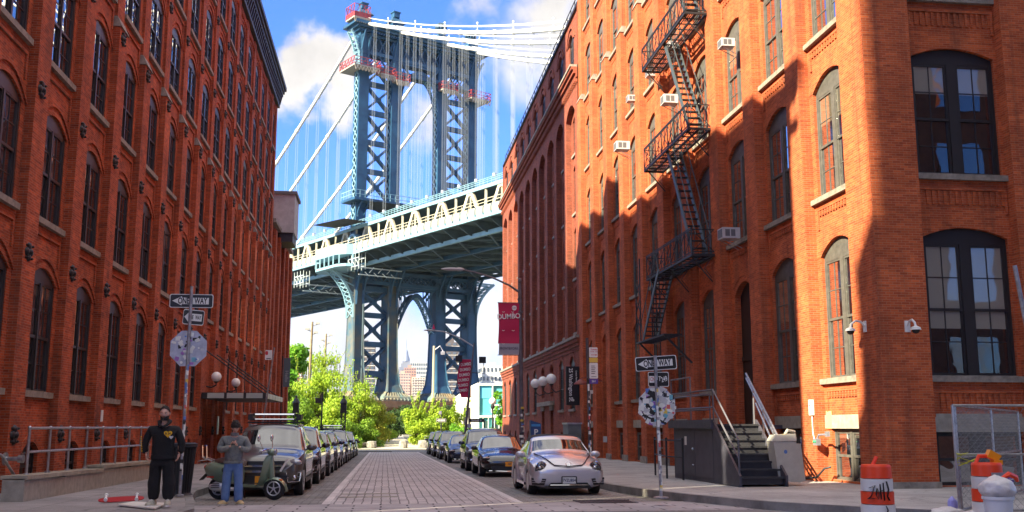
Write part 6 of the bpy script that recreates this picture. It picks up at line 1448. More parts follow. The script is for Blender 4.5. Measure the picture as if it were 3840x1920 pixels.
def leaf_mesh(name, v, m, off):
    me = bpy.data.meshes.new(name); n = len(v)//4; v = v-np.array(off)
    me.vertices.add(len(v)); me.vertices.foreach_set('co', v.astype('f').ravel()); me.loops.add(4*n); me.loops.foreach_set('vertex_index', np.arange(4*n, dtype='i')); me.polygons.add(n); me.polygons.foreach_set('loop_start', np.arange(0,4*n,4,dtype='i')); me.polygons.foreach_set('loop_total', np.full(n,4,dtype='i')); me.update(calc_edges=True); me.materials.append(m); return me
G_Y = leafmat('leaf_yellow_green', (.38,.50,.04), (.22,.36,.03), .4); G_M = leafmat('leaf_mid_green', (.22,.36,.03), (.11,.22,.02), .35); G_D = leafmat('leaf_dark_green', (.045,.09,.018), (.02,.05,.01)); G_B = leafmat('leaf_bright_green', (.20,.42,.03), (.10,.28,.02), .4); G_O = leafmat('leaf_olive', (.40,.40,.06), (.22,.28,.03), .4)
BARK = mat('bark', (.10,.07,.045), .9, var=.4, vscale=5)
def tree(name, label, cat, x, y, h, rx, rz, m, n, leaf, seed, trunk=True, clumps=16, base=None, spiky=0, group=None, low=.15):
    z0 = GY(y)-.1; t = thing(name, label, cat, (x, y, z0), 0, group); rnd = random.Random(seed); C = []; tr = MB()
    top = h; cz = z0+h-rz
    for k in range(clumps):
        a = rnd.uniform(0, 2*pi); rr = rnd.uniform(0, .8)**.7; q = rnd.uniform(-.85, .85); f = sqrt(1-q*q*.8)
        c = (x+rx*rr*f*cos(a), y+rx*rr*f*sin(a)*.8, cz+rz*q); s = rnd.uniform(.28, .5)*rx; C.append((*c, s, s, s*rnd.uniform(.6,.95), s*s))
        if trunk: tr.tube([(x+rnd.uniform(-.05,.05), y, z0+h*rnd.uniform(.1,.45)), ((x+c[0])/2+rnd.uniform(-.2,.2), (y+c[1])/2, (z0+h*.35+c[2])/2), c], [.05+.012*h,.03,.012], 5)
    v = leaves(C, n, leaf, seed, up=spiky)
    if spiky: # loose upright sprays
        S = []
        for k in range(int(26*spiky)):
            a = rnd.uniform(0, 2*pi); r0 = rnd.uniform(0, .9)*rx; p = Vector((x+r0*cos(a), y+r0*sin(a)*.6, cz+rz*rnd.uniform(.2,.9))); q = p+Vector((rnd.uniform(-.7,.9), 0, rnd.uniform(1.2,2.6))); tr.tube([p-Vector((0,0,1.5)), p, q], [.03,.02,.006], 4)
            for j in range(9): c = p.lerp(q, j/8); S.append((*c, .22, .22, .25, 1))
        v = np.vstack([v, leaves(S, int(n*.16), leaf*.8, seed+1, up=1)])
    if trunk: tr.tube([(x,y,z0-.2),(x+rnd.uniform(-.15,.15),y,z0+h*.3),(x+rnd.uniform(-.3,.3),y,z0+h*.75)], [.06+.025*h,.04+.018*h,.03], 8); part('trunk', tr, BARK, t, world=True, smooth=True)
    part('crown', leaf_mesh('crown', v, m, (x,y,z0)), None, t); return t
def park():
    # big shade tree by the wing, shrubs in beds either side of the path
    tree('shade_tree', 'bright green broadleaf tree behind the left warehouse end', 'tree', -12.6, 128, 11.6, 3.9, 4.0, G_B, 9000, .26, 1)
    tree('shade_tree', 'darker leafy tree under the red brick apartment block on the far left', 'tree', -11.2, 119, 7.0, 3.4, 3.0, G_M, 7000, .22, 2)
    tree('feathery_tree', 'feathery yellow green tree with upright sprays left of the bridge leg', 'tree', -7.4, 122, 8.6, 3.6, 3.8, G_Y, 6500, .15, 3, spiky=1.2)
    tree('feathery_tree', 'loose light green sapling tree in front of the pale tower leg', 'tree', -3.4, 119, 7.0, 2.9, 3.0, G_Y, 4500, .14, 4, spiky=1.0)
    tree('feathery_tree', 'spindly half bare tree behind the dark street sign pole', 'tree', -8.2, 133, 11.2, 3.0, 4.2, G_Y, 3000, .16, 14, spiky=1.4)
    spec = [('wide olive green bush left of the path', -1.4, 121, 4.9, 3.1, 2.3, G_O, 9000, .13), ('bright bush at the foot of the iron lattice post', -4.2, 112.5, 3.4, 2.6, 1.9, G_M, 7000, .13), ('yellow green bush between the two iron posts', -6.6, 113, 4.4, 2.5, 2.2, G_Y, 7000, .14),
            ('dark bush low beside the left iron post', -9.4, 113, 4.6, 2.4, 2.3, G_M, 6000, .14), ('dense bush beneath the feathery tree', -5.6, 117, 5.2, 2.6, 2.5, G_Y, 7000, .14), ('leafy bush against the end of the brick wing', -10.8, 110.8, 3.6, 2.0, 1.9, G_B, 5000, .13),
            ('rounded bush at the left edge of the path', -1.9, 114.5, 2.8, 1.9, 1.5, G_M, 5000, .11), ('yellow tipped bush behind the rounded one', -.6, 126, 3.6, 2.2, 1.7, G_Y, 5500, .12), ('tall grassy willow bush right of the path', 3.6, 119, 4.0, 2.6, 1.9, G_Y, 7000, .13), ('willow bush in front of the white pavilion wall', 6.9, 119.5, 4.0, 2.7, 1.9, G_Y, 7000, .13), ('dark green bush where the path bends', 1.0, 134, 3.6, 1.7, 1.7, G_D, 3500, .13), ('low bush at the pavilion foot', 8.3, 113.5, 2.4, 1.3, 1.1, G_B, 3000, .10), ('low planting below the glass pavilion doors', 11.2, 114, 2.0, 1.9, .9, G_M, 3500, .10), ('young street tree in front of the glass pavilion', 13.0, 113.0, 6.6, 1.5, 2.3, G_B, 1500, .15), ('shrub on the right below the pier', 4.9, 126, 3.4, 2.4, 1.6, G_M, 5000, .12)]
    for i, (lb, x, y, h, rx, rz, m, n, lf) in enumerate(spec): tree('bush' if 'tree' not in lb else 'young_tree', lb, 'bush' if 'tree' not in lb else 'tree', x, y, h, rx, rz, m, n, lf, 40+i, clumps=14, spiky=.25 if 'willow' in lb else 0)
    for i, (x, y) in enumerate(((-13,175),(-6,185),(3,182),(10,178),(-20,180),(-27,170))): tree('background_tree', 'dark leafy tree at the river edge, %s' % ('far left','left of the bridge legs','behind the path','right behind the willow bush','beyond the warehouse','farthest left')[i], 'tree', x, y, 5.0, 4.0, 2.4, G_D, 4000, .26, 80+i)
    # glass pavilion with white wing wall
    t = thing('pavilion', 'white walled pavilion with a tall turquoise glass front lettered PARK', 'building', (11.3, 124, GY(124))); W = mat('pavilion_white', (.66,.63,.56), .7); TQ = mat('turquoise_glass', (.10,.42,.45), .12, spec=.8); D = t.location.z
    m = MB(); m.hexa([(-2.15,.6,-.3),(-.05,.0,-.3),(-.05,12,-.3),(-2.15,12,-.3)], [(-2.15,.6,5.7),(-.05,0,7.2),(-.05,12,7.2),(-2.15,12,5.7)]); part('white_wall', m, W, t)
    m = MB()
    for x in (-1.8,-1.25,-.7): m.box(x,x+.22,.2,.55,1.2,4.2)
    part('slot_window', m, DARKMET, t)
    m = MB(); m.box(0,6,.3,12,-.3,7.0); part('glass_box', m, TQ, t); m = MB()
    for x in (0,1.7,3.4,5.1): m.box(x-.06,x+.06,0,.29,-.3,7.1)
    for z in (3.1,6.95): m.box(-.06,6,-.02,.285,z-.1,z+.12)
    for x in (.55,1.2,1.95,2.5,2.95): m.box(x-.04,x+.04,.05,.28,-.3,3.0)
    part('mullions', m, WHITE, t); m = MB(); m.box(2.0,2.45,.2,.28,.0,2.4); m.box(2.55,2.9,.2,.28,0,2.4); m.box(.7,1.1,.2,.28,0,2.6); part('door_glass', m, mat('pavilion_dark', (.05,.09,.09), .2), t)
    text('PARK', .85, WHITE, t, (2.5,-.05,3.85), ext=.03); m = MB(); m.box(1.7,3.4,.1,.27,3.25,3.4); m.box(1.9,3.3,.1,.27,4.4,4.55); part('sign_band', m, WHITE, t); m = MB(); m.box(.2,1.5,.24,.285,5.3,6.8); part('blue_panel', m, mat('sky_panel', (.12,.55,.75), .3), t)
    # boulders, log, plaza clutter
    RK = mat('boulder', (.26,.25,.22), .9, bump=.5, bscale=3, var=.4)
    for x, y, sx, sy, sz, sd, lb in ((2.05,111.5,.46,.45,.5,1,'squarish grey boulder on the path mouth, centre'), (-1.35,111.4,.55,.45,.45,2,'flat topped grey boulder left of the path mouth'), (4.2,111.6,.6,.5,.5,3,'pale boulder beside the blue barrier')):
        m = MB(); rows = []
        for i in range(9):
            ph = pi*i/8; rows.append([])
            for k in range(13):
                th = 2*pi*(k % 12)/12; d = Vector((sin(ph)*cos(th), sin(ph)*sin(th), cos(ph))); s = 1/max(abs(d.x),abs(d.y),abs(d.z))**.65*(1+.15*noise.noise(d*2+Vector((sd*3,0,0)))); rows[-1].append((d.x*sx*s,d.y*sy*s,sz*.8+d.z*sz*s))
        m.grid(rows); single('boulder', m, RK, lb, 'boulder', (x, y, -.9), group='boulders at the path mouth')
    single('driftwood_log', MB().tube([(0,0,.5),(1.4,.4,.6),(2.8,.9,.45),(3.6,1.6,.5)], [.3,.26,.22,.16], 8), mat('log_grey', (.22,.19,.15), .9, var=.3), 'grey log lying along the left bed by the path', 'log', (-5.0,110.8,-.9), smooth=True)
    b = thing('barrier', 'blue sheeted metal barrier at the right of the path mouth', 'barrier', (5.2, 111, -.88)); m = MB(); m.tube([(-.9,0,0),(-.9,0,1.3),(1.3,0,1.3),(1.3,0,0)], .03, 6); m.tube([(-.9,0,.5),(1.3,0,.5)], .02, 6); part('frame', m, GALV, b); m = MB(); m.box(.15,.95,-.06,-.03,.35,1.3); part('blue_sheet', m, mat('sheet_blue', (.03,.06,.45), .5), b)
    m = MB(); m.beam((0,0,0),(0,0,1.4), .18); single('bollard', m, IRON, 'short dark bollard post beside the parked suv at the far right lane', 'bollard', (7.1, 93.5, gz(93)))
    c = thing('delivery_van', 'dark road plate across the far end of the lane', 'road plate', (-1.5, 94.5, gz(94.5))) if False else None
    single('road_plate', MB().hexa([(-2.2,-.6,0),(1.9,-.6,0),(1.2,.6,0),(-2.2,.6,0)], [(-2.2,-.6,.05),(1.9,-.6,.05),(1.2,.6,.05),(-2.2,.6,.05)]), IRON, 'dark steel road plate lying at the far end of the street', 'road plate', (-1.2, 93.6, gz(93.6)+.01))
park()
# ================================================================== cars
RUB = mat('tyre_rubber', (.018,.018,.019), .8); RIM = mat('alloy_rim', (.62,.63,.65), .35, .6); CHR = mat('chrome', (.75,.76,.78), .12, 1.0); BLK = mat('trim_black', (.012,.012,.013), .45)
CGL = mat('car_glass', (.012,.014,.018), .02, spec=1.0); CGL.node_tree.nodes['Principled BSDF'].inputs['IOR'].default_value = 1.75
LENS = mat('headlight_lens', (.30,.31,.34), .08, .4, coat=1); NYP = mat('plate_orange', (.75,.30,.01), .5); AMB = mat('amber_lens', (.7,.18,.02), .2)
def paint(n, c, me=.5, r=.32): return mat('paint_'+n, c, r, me, coat=1)
def eval_mesh(me, mods, mats=None):
    o = bpy.data.objects.new('tmp', me); COL.objects.link(o); extra = []
    for fn in mods: extra += fn(o) or []
    dg = bpy.context.evaluated_depsgraph_get(); out = bpy.data.meshes.new_from_object(o.evaluated_get(dg)); bpy.data.objects.remove(o)
    for e in extra: bpy.data.objects.remove(e)
    return out
def split_by_mat(me, names, mats):
    res = []
    for i, (n, m) in enumerate(zip(names, mats)):
        fs = [p for p in me.polygons if p.material_index == i]
        if not fs: res.append(None); continue
        idx = {}; vs = []; F = []
        for p in fs:
            f = []
            for v in p.vertices:
                if v not in idx: idx[v] = len(vs); vs.append(tuple(me.vertices[v].co))
                f.append(idx[v])
            F.append(f)
        q = bpy.data.meshes.new(n); q.from_pydata(vs, [], F); q.materials.append(m)
        for p in q.polygons: p.use_smooth = True
        try: q.set_sharp_from_angle(angle=radians(45))
        except Exception: pass
        res.append(q)
    return res
def car_shell(st, wsr, side, rear, wheels, wr, paintm, roofm=None, roof=None):
    """st rows: y, zlow, zbelt, w, ztop, wt, crown"""
    vs = []; fs = []; mi = []; n = 18
    for (y, zl, zb, w, zt, wt, cr) in st:
        P = [(0,zl), (.78*w,zl), (.97*w,zl+.13), (w,(zl+zb)/2+.02), (.965*w,zb)]
        top = (wt, zt-.05); a = Vector((.965*w,zb)); b = Vector(top)
        P += [tuple(a.lerp(b,.10)), tuple(a.lerp(b,.90)), top, (wt*.80,zt), (0,zt+cr)]
        full = [( x,y,z) for x, z in P]+[(-x,y,z) for x, z in P[-2:0:-1]]
        vs += full
    n = 18
    for i in range(len(st)-1):
        for k in range(n):
            fs.append([i*n+k, i*n+(k+1)%n, (i+1)*n+(k+1)%n, (i+1)*n+k]); j = k if k < 9 else 17-k   # segment index on the half
            m = 0
            if i in wsr and j in (7, 8): m = 1
            if i in rear and j in (7, 8): m = 3
            if i in side and j == 5: m = 2
            if roof and i in roof and j >= 6 and m == 0: m = 4
            mi.append(m)
    fs.append(list(range(n))[::-1]); mi.append(0); fs.append([(len(st)-1)*n+k for k in range(n)]); mi.append(0)
    me = bpy.data.meshes.new('shell'); me.from_pydata(vs, [], fs)
    for p, m in zip(me.polygons, mi): p.material_index = m; p.use_smooth = True
    for m in (paintm, CGL, CGL, CGL, roofm or paintm): me.materials.append(m)
    bm = bmesh.new(); bm.from_mesh(me); bmesh.ops.recalc_face_normals(bm, faces=bm.faces); bm.to_mesh(me); bm.free()
    def sub(o): s = o.modifiers.new('s', 'SUBSURF'); s.levels = 2; s.render_levels = 2
    def cut(o):
        ex = []
        for (y, x) in wheels:
            c = MB(); c.lathe([(wr+.055,-.30),(wr+.055,.30)], (0,0,0), 'x', 28); q = bpy.data.objects.new('c', c.mesh('c', BLK, weld=True)); COL.objects.link(q); q.location = (x, y, wr)
            b = o.modifiers.new('b', 'BOOLEAN'); b.operation = 'DIFFERENCE'; b.object = q; b.solver = 'EXACT'; ex.append(q)
        bpy.context.view_layer.update(); return ex
    out = eval_mesh(me, [sub, cut])
    return split_by_mat(out, ['body', 'windscreen', 'side_window', 'rear_window', 'roof'], [paintm, CGL, CGL, CGL, roofm or paintm])
def wheel_meshes(r, w=.22, spokes=5, dark=False):
    t = MB(); t.lathe([(r*.62,-w/2+.01),(r*.9,-w/2),(r*.985,-w/2+.02),(r,-w/2+.05),(r,w/2-.05),(r*.985,w/2-.02),(r*.9,w/2),(r*.62,w/2-.01)], (0,0,0), 'x', 32)
    for k in (-.04,.0,.04): t.lathe([(r+.001,k-.006),(r+.004,k),(r+.001,k+.006)], (0,0,0), 'x', 32)
    m = MB(); m.lathe([(r*.66,-w/2+.0),(r*.66,w/2-.0),(r*.60,w/2-.005),(r*.58,w/2-.06),(r*.56,-w/2)], (0,0,0), 'x', 32); m.lathe([(.0,w/2-.02),(r*.16,w/2-.022),(r*.2,w/2-.05)], (0,0,0), 'x', 16); m.lathe([(.0,-w/2+.02),(r*.16,-w/2+.022),(r*.2,-w/2+.05)], (0,0,0), 'x', 16)
    for k in range(spokes):
        a = 2*pi*k/spokes
        for s in (-1, 1):
            for da in (-.12, .12): m.beam((s*(w/2-.04),r*.12*cos(a),r*.12*sin(a)), (s*(w/2-.03),r*.60*cos(a+da),r*.60*sin(a+da)), .05*r/.33, .03)
    d = MB(); d.lathe([(0,0),(r*.57,0),(r*.57,.01),(0,.01)], (0,0,0), 'x', 24)
    return t.mesh('tyre', RUB, True), m.mesh('rim', RIM if not dark else mat('rim_dark', (.12,.12,.13), .35, .8), True), d.mesh('brake_disc', BLK)
def make_car(name, label, cat, loc, st, wsr, side, rear, wb, tr, wr, pm, roofm=None, roof=None, spokes=5, front=None, group=None, rotz=0, darkrim=False):
    t = thing(name, label, cat, loc, rotz, group)
    pos = [(wb[0], tr), (wb[0], -tr), (wb[1], tr), (wb[1], -tr)]
    sh = car_shell(st, wsr, side, rear, pos, wr, pm, roofm, roof)
    for me in sh:
        if me: part(me.name.split('.')[0], me, None, t)
    inner = MB()
    for y, x in pos: inner.box(x-.16 if x > 0 else x-.05, x+.05 if x > 0 else x+.16, y-wr-.04, y+wr+.04, wr*.75, wr*2+.08) if False else None
    inner.box(-tr+.15, tr-.15, wb[0]-.6, wb[1]+.6, .18, .75); part('underbody', inner, BLK, t)
    tm, rm, dm = wheel_meshes(wr, spokes=spokes, dark=darkrim)
    for y, x in pos:
        w = part('wheel', dm, None, t, loc=(x, y, wr)); part('tyre', tm, None, w); part('rim', rm, None, w)
    if front: front(t)
    return t
def mirror(t, x, y, z, m, s=1.0):
    for sg in (-1, 1):
        a = MB(); a.sph((sg*(x+.10*s), y, z+.03), .12*s, (1.1,.6,.72), 12, 8); a.beam((sg*(x-.06),y+.03,z-.04), (sg*(x+.06),y,z), .06, .04); part('mirror', a, m, t, smooth=True)
def lamp_pair(t, x, y, z, sx, sy, sz, m=None, ang=0):
    for sg in (-1, 1):
        a = MB(); a.sph((0,0,0), 1, (sx,sy,sz), 16, 10); a.xf(Matrix.Translation((sg*x,y,z)) @ Matrix.Rotation(sg*ang, 4, 'Z')); o = part('headlight', a, m or LENS, t, smooth=True)
        b = MB(); b.sph((sg*(x-.02),y-sy*.75,z), min(sx,sz)*.5, (1,.5,1), 12, 8); part('lamp_bulb', b, CHR, o, smooth=True)
def plate_f(t, y, z, txt=None, m=NYP, w=.31, h=.155, x=0):
    p = MB(); p.box(x-w/2, x+w/2, y-.012, y, z-h/2, z+h/2); o = part('number_plate', p, m, t)
    if txt: text(txt, h*.62, mat('plate_ink', (.02,.03,.10), .5), o, (x,y-.015,z), sx=.80)
def grille(t, pts, y0, curve, m=BLK, th=.03, name='grille'):
    """panel from outline (x,z) pushed back with |x| by curve"""
    g = MB(); f = lambda x, z, d: (x, y0+curve*x*x+d, z); g.hexa([f(x,z,.25) for x, z in pts], [f(x,z,-th) for x, z in pts]); return part(name, g, m, t)
SUV = [(-2.33,.48,.62,.55,.66,.45,0), (-2.28,.34,.78,.74,.84,.60,.01), (-2.05,.25,.95,.89,.99,.74,.03), (-1.6,.22,1.01,.935,1.07,.80,.04), (-1.22,.22,1.04,.945,1.11,.82,.03), (-1.12,.22,1.05,.945,1.14,.82,.03), (-.40,.22,1.06,.945,1.66,.72,.03), (-.26,.22,1.06,.945,1.71,.69,.03), (.28,.22,1.07,.945,1.73,.68,.03), (.36,.22,1.07,.945,1.73,.68,.03), (1.15,.22,1.08,.945,1.72,.66,.03), (1.23,.22,1.08,.945,1.715,.66,.03), (1.75,.24,1.08,.93,1.66,.63,.02), (1.9,.25,1.08,.92,1.63,.61,.02), (2.18,.30,1.04,.88,1.12,.62,.01), (2.30,.36,.90,.80,.97,.62,0), (2.34,.50,.70,.6,.75,.5,0)]
SED = [(-2.32,.42,.50,.55,.53,.45,0), (-2.27,.28,.60,.74,.66,.60,.0), (-2.05,.20,.72,.86,.77,.72,.02), (-1.5,.18,.82,.92,.88,.76,.04), (-1.02,.18,.88,.93,.95,.76,.04), (-.92,.18,.89,.93,.97,.76,.04), (-.10,.18,.91,.93,1.38,.64,.03), (.02,.18,.91,.93,1.42,.62,.03), (.40,.18,.92,.93,1.46,.61,.02), (.48,.18,.92,.93,1.46,.61,.02), (1.15,.18,.93,.92,1.33,.54,.02), (1.25,.18,.93,.92,1.30,.53,.02), (1.85,.22,.94,.90,1.04,.58,.0), (1.98,.24,.93,.88,1.0,.60,.0), (2.22,.30,.86,.80,.92,.6,0), (2.30,.45,.62,.62,.7,.5,0)]
def suv_front(grm=CHR, rack=False, plate=None, lights=True, bars=True):
    def f(t):
        grille(t, [(-.52,.86),(-.40,.64),(.40,.64),(.52,.86)], -2.36, .14); 
        if bars:
            g = MB()
            for a, b in (((-.60,.92),(-.42,.62)), ((-.42,.62),(.42,.62)), ((.42,.62),(.60,.92)), ((-.46,.75),(.46,.75))): g.beam((a[0],-2.40+.14*a[0]**2,a[1]), (b[0],-2.40+.14*b[0]**2,b[1]), .05, .05)
            part('grille_trim', g, grm, t)
        grille(t, [(-.60,.52),(-.50,.32),(.50,.32),(.60,.52)], -2.34, .12, name='lower_grille')
        lamp_pair(t, .73, -2.10, .82, .19, .14, .085, ang=-.5)
        for sg in (-1, 1):
            a = MB(); a.hexa([(sg*.60,-2.26,.36),(sg*.86,-2.08,.38),(sg*.86,-2.0,.38),(sg*.60,-2.1,.36)], [(sg*.56,-2.30,.58),(sg*.88,-2.06,.58),(sg*.88,-2.0,.58),(sg*.56,-2.1,.58)]); o = part('fog_lamp_bezel', a, BLK, t)
            c = MB(); c.sph((sg*.74,-2.22,.47), .05, (1,.5,1)); 
            for (x0,y0,z0),(x1,y1,z1) in (((.60,-2.27,.36),(.86,-2.09,.38)),((.56,-2.31,.58),(.88,-2.07,.58)),((.60,-2.27,.36),(.56,-2.31,.58)),((.86,-2.09,.38),(.88,-2.07,.58)),((.58,-2.3,.47),(.87,-2.08,.48))): c.beam((sg*x0,y0,z0),(sg*x1,y1,z1), .014)
            part('fog_lamp', c, CHR, o)
        mirror(t, .93, -.72, 1.12, t_paint[0])
        if plate: plate_f(t, -2.40, .44, plate)
        w = MB(); w.tube([(-.55,-1.04,1.155),(.0,-.86,1.27)], .012, 5); w.tube([(.05,-1.04,1.165),(.55,-.86,1.25)], .012, 5); part('wiper', w, BLK, t)
        h = MB()
        for sg in (-1, 1):
            for y in (.10, 1.0): h.box(sg*.955-.015, sg*.955+.015, y, y+.18, .92, .95)
            h.tube([(sg*.62,-.1,1.66),(sg*.63,.0,1.72),(sg*.61,1.5,1.71),(sg*.59,1.65,1.65)], .022, 6)
        part('roof_rails', h, BLK if not rack else GALV, t)
        sk = MB(); sk.box(-.93,-.925,-1.0,1.5,.30,.40); sk.box(.925,.93,-1.0,1.5,.30,.40); part('sill_trim', sk, BLK, t)
        if rack:
            r = MB(); r.tube([(-.55,.15,1.86),(-.6,.12,1.93),(-.55,.05,1.99),(.55,.05,1.99),(.6,.12,1.93),(.55,.15,1.86)], .03, 8); 
            r.box(-.62,.62,0,.5,1.83,1.86); r.box(-.70,.70,.1,.16,1.76,1.80); r.box(-.70,.70,.9,.96,1.76,1.80)
            for s in (-.62,.62): r.box(s-.06,s+.06,-.05,.55,1.84,1.99)
            part('roof_rack', r, BLK, t); c = MB(); c.tube([(-.5,-.03,1.98),(.5,-.03,1.98)], .025, 8); c.tube([(-.5,-.03,1.86),(.5,-.03,1.86)], .018, 8); part('rack_tube', c, CHR, t)
    return f
t_paint = [None]
def sed_front(plate=None, split=False):
    def f(t):
        grille(t, [(-.55,.40),(-.50,.26),(.50,.26),(.55,.40)], -2.33, .12, name='lower_grille')
        for sg in (-1, 1):
            a = MB(); a.sph((0,0,0), 1, (.22,.13,.05), 14, 8); a.xf(Matrix.Translation((sg*.66,-2.10,.66)) @ Matrix.Rotation(-sg*.55, 4, 'Z') @ Matrix.Rotation(-sg*.18, 4, 'Y')); part('headlight', a, LENS, t, smooth=True)
        c = MB(); c.tube([(-.62,-2.27,.24),(0,-2.36,.22),(.62,-2.27,.24)], .014, 6); part('bumper_trim', c, CHR, t)
        mirror(t, .90, -.50, .96, BLK, .9)
        if plate: plate_f(t, -2.36, .47, plate, x=.1)
        w = MB(); w.tube([(-.5,-.86,.995),(0,-.66,1.10)], .01, 5); w.tube([(.05,-.86,.995),(.5,-.66,1.08)], .01, 5); part('wiper', w, BLK, t)
    return f
def scaled(st, sy=1, sx=1, sz=1): return [(y*sy, zl*sz, zb*sz, w*sx, zt*sz, wt*sx, c) for (y, zl, zb, w, zt, wt, c) in st]
SIDE = (7, 9, 11)
P_SUVG = paint('graphite', (.09,.08,.078), .5, .28); P_BLK = paint('black', (.008,.008,.012), .0, .2); P_GRY = paint('grey', (.11,.11,.12), .6); P_SIL = paint('silver', (.36,.36,.37), .75); P_NVY = paint('navy', (.01,.02,.06), .3); P_BURG = paint('burgundy', (.05,.008,.012), .3); P_WHT = paint('white', (.55,.55,.56), .1)
LG = 'cars parked along the left kerb'; RG = 'cars parked along the right kerb'
def row():
    global t_paint
    def g(y): return gz(y)
    t_paint[0] = P_SUVG
    make_car('parked_suv', 'graphite suv with chrome edged grille, orange plate and roof rack, behind the scooter', 'suv', (-2.86, 27.45, g(27.4)), SUV, (5,), SIDE, (13,), (-1.42, 1.35), .80, .37, P_SUVG, front=suv_front(rack=True, plate='T8C'), group=LG)
    L = [('black suv close behind the graphite one, its dark mirror standing out', 'suv', 33.4, SUV, P_BLK, 1), ('dark grey crossover third in the left row', 'suv', 39.5, scaled(SUV,.95,.97,.93), P_GRY, 1), ('navy hatchback fourth in the left row with round fog lamps', 'car', 45.6, scaled(SUV,.93,.96,.95), P_NVY, 0), ('silver sedan half hidden behind the navy hatchback', 'car', 51.2, SED, P_SIL, 0), ('dark suv with a roof rack, sixth in the left row', 'suv', 57.4, scaled(SUV,1,1,1.03), P_NVY, 2), ('black sedan behind the racked suv', 'car', 63.6, SED, P_BLK, 0), ('grey suv near the far end of the left row', 'suv', 70.0, SUV, P_GRY, 1), ('dark sedan last in the left row before the iron posts', 'car', 76.4, SED, P_BLK, 0)]
    protos = {}
    for lb, cat, y, st, pm, k in L:
        t_paint[0] = pm; isS = st is SED
        make_car('parked_car' if cat == 'car' else 'parked_suv', lb, cat, (-2.84, y, g(y)), st, (5,), SIDE if not isS else (7, 9), (13,) if not isS else (11,), (-1.42, 1.35) if not isS else (-1.45, 1.42), .80 if not isS else .79, .36 if not isS else .335, pm, front=(suv_front(rack=(k == 2), plate='B4', bars=k != 0) if not isS else sed_front('A7')), group=LG)
    R = [('black electric sedan with an orange plate behind the silver convertible', 'car', 38.3, SED, P_BLK, 'HX'), ('black suv reflecting the sky, third in the right row', 'suv', 44.2, SUV, P_NVY, None), ('small dark blue sedan with a thin chrome bumper line in the right row', 'car', 56.6, scaled(SED,.97,.96,1.02), P_NVY, None), ('grey suv with sharp headlights behind the small blue sedan', 'suv', 65.0, scaled(SUV,1,1,.98), P_GRY, None), ('black suv second from the far end of the right row', 'suv', 72.8, scaled(SUV,1,1,1.02), P_BLK, None), ('dark grey suv last in the right row', 'suv', 81.2, SUV, P_GRY, None)]
    for lb, cat, y, st, pm, pl in R:
        t_paint[0] = pm; isS = cat == 'car'
        make_car('parked_car' if isS else 'parked_suv', lb, cat, (4.28, y, g(y)), st, (5,), SIDE if not isS else (7, 9), (13,) if not isS else (11,), (-1.42, 1.35) if not isS else (-1.45, 1.42), .80 if not isS else .79, .37 if not isS else .34, pm, front=(suv_front(bars=False, plate=pl) if not isS else sed_front(pl)), group=RG)
    # convertible
    BT_ = [(-2.15,.30,.56,.62,.62,.50,0), (-2.12,.20,.64,.80,.72,.60,.0), (-1.96,.18,.76,.89,.86,.66,.05), (-1.65,.18,.84,.91,.97,.68,.07), (-1.30,.18,.88,.905,1.03,.70,.07), (-1.0,.18,.90,.88,1.06,.74,.05), (-.92,.18,.90,.87,1.07,.76,.04), (-.30,.18,.91,.86,1.44,.66,.03), (-.20,.18,.91,.86,1.48,.64,.03), (.0,.18,.91,.86,1.52,.63,.03), (.60,.18,.92,.86,1.53,.60,.03), (.72,.18,.93,.87,1.52,.58,.03), (1.1,.18,.93,.89,1.42,.54,.03), (1.35,.19,.93,.905,1.22,.5,.03), (1.65,.20,.90,.90,1.02,.52,.05), (1.95,.24,.80,.82,.88,.52,.03), (2.10,.32,.62,.7,.68,.5,0), (2.14,.42,.52,.5,.56,.4,0)]
    PB = paint('lilac_silver', (.50,.49,.53), .45, .3); t_paint[0] = PB; top = mat('soft_top', (.02,.02,.025), .9)
    def bf(t):
        for sg in (-1, 1):
            for (yy, r_, nme) in ((-1.22,.0,'front_wing'), (1.22,.0,'rear_wing')):
                a = MB(); rows = []
                for i in range(13):
                    th = -.12+(pi+.24)*i/12; rows.append([(sg*xx, yy-(rr)*cos(th), .335+rr*sin(th)*(1.10 if rr > .45 else 1.0)) for xx, rr in ((.80,.40),(.905,.415),(.912,.45),(.88,.54),(.80,.585),(.70,.58))])
                a.grid(rows); part(nme, a, PB, t, smooth='all')
            h = MB(); h.sph((0,0,0), 1, (.15,.08,.17), 18, 12); h.xf(Matrix.Translation((sg*.66,-2.03,.69)) @ Matrix.Rotation(-sg*.3, 4, 'Z') @ Matrix.Rotation(.2, 4, 'X')); o = part('headlight', h, mat('lens_dark', (.10,.10,.11), .05, .6, coat=1), t, smooth=True)
            b = MB(); b.lathe([(.0,0),(.07,.01),(.085,.0)], (0,0,0), 'y', 16); b.sph((-.03,-.01,.02),.04); b.xf(Matrix.Translation((sg*.665,-2.10,.70)) @ Matrix.Rotation(.3, 4, 'X')); part('lamp_bulb', b, CHR, o, smooth=True)
            r = MB(); r.tube([(.152*cos(2*pi*k/20),0,.172*sin(2*pi*k/20)) for k in range(21)], .012, 6, False); r.xf(Matrix.Translation((sg*.665,-2.06,.70)) @ Matrix.Rotation(-sg*.3, 4, 'Z') @ Matrix.Rotation(.2, 4, 'X')); part('lamp_ring', r, CHR, o, smooth=True)
            v = MB(); v.hexa([(sg*.60,-2.17,.28),(sg*.87,-2.02,.28),(sg*.84,-1.8,.30),(sg*.55,-1.9,.30)], [(sg*.55,-2.19,.44),(sg*.89,-2.0,.46),(sg*.85,-1.8,.46),(sg*.50,-1.9,.44)]); o = part('side_intake', v, BLK, t)
            v = MB()
            for z in (.345,.395): v.beam((sg*.58,-2.19,z), (sg*.87,-2.03,z), .02, .012)
            part('intake_slat', v, PB, o)
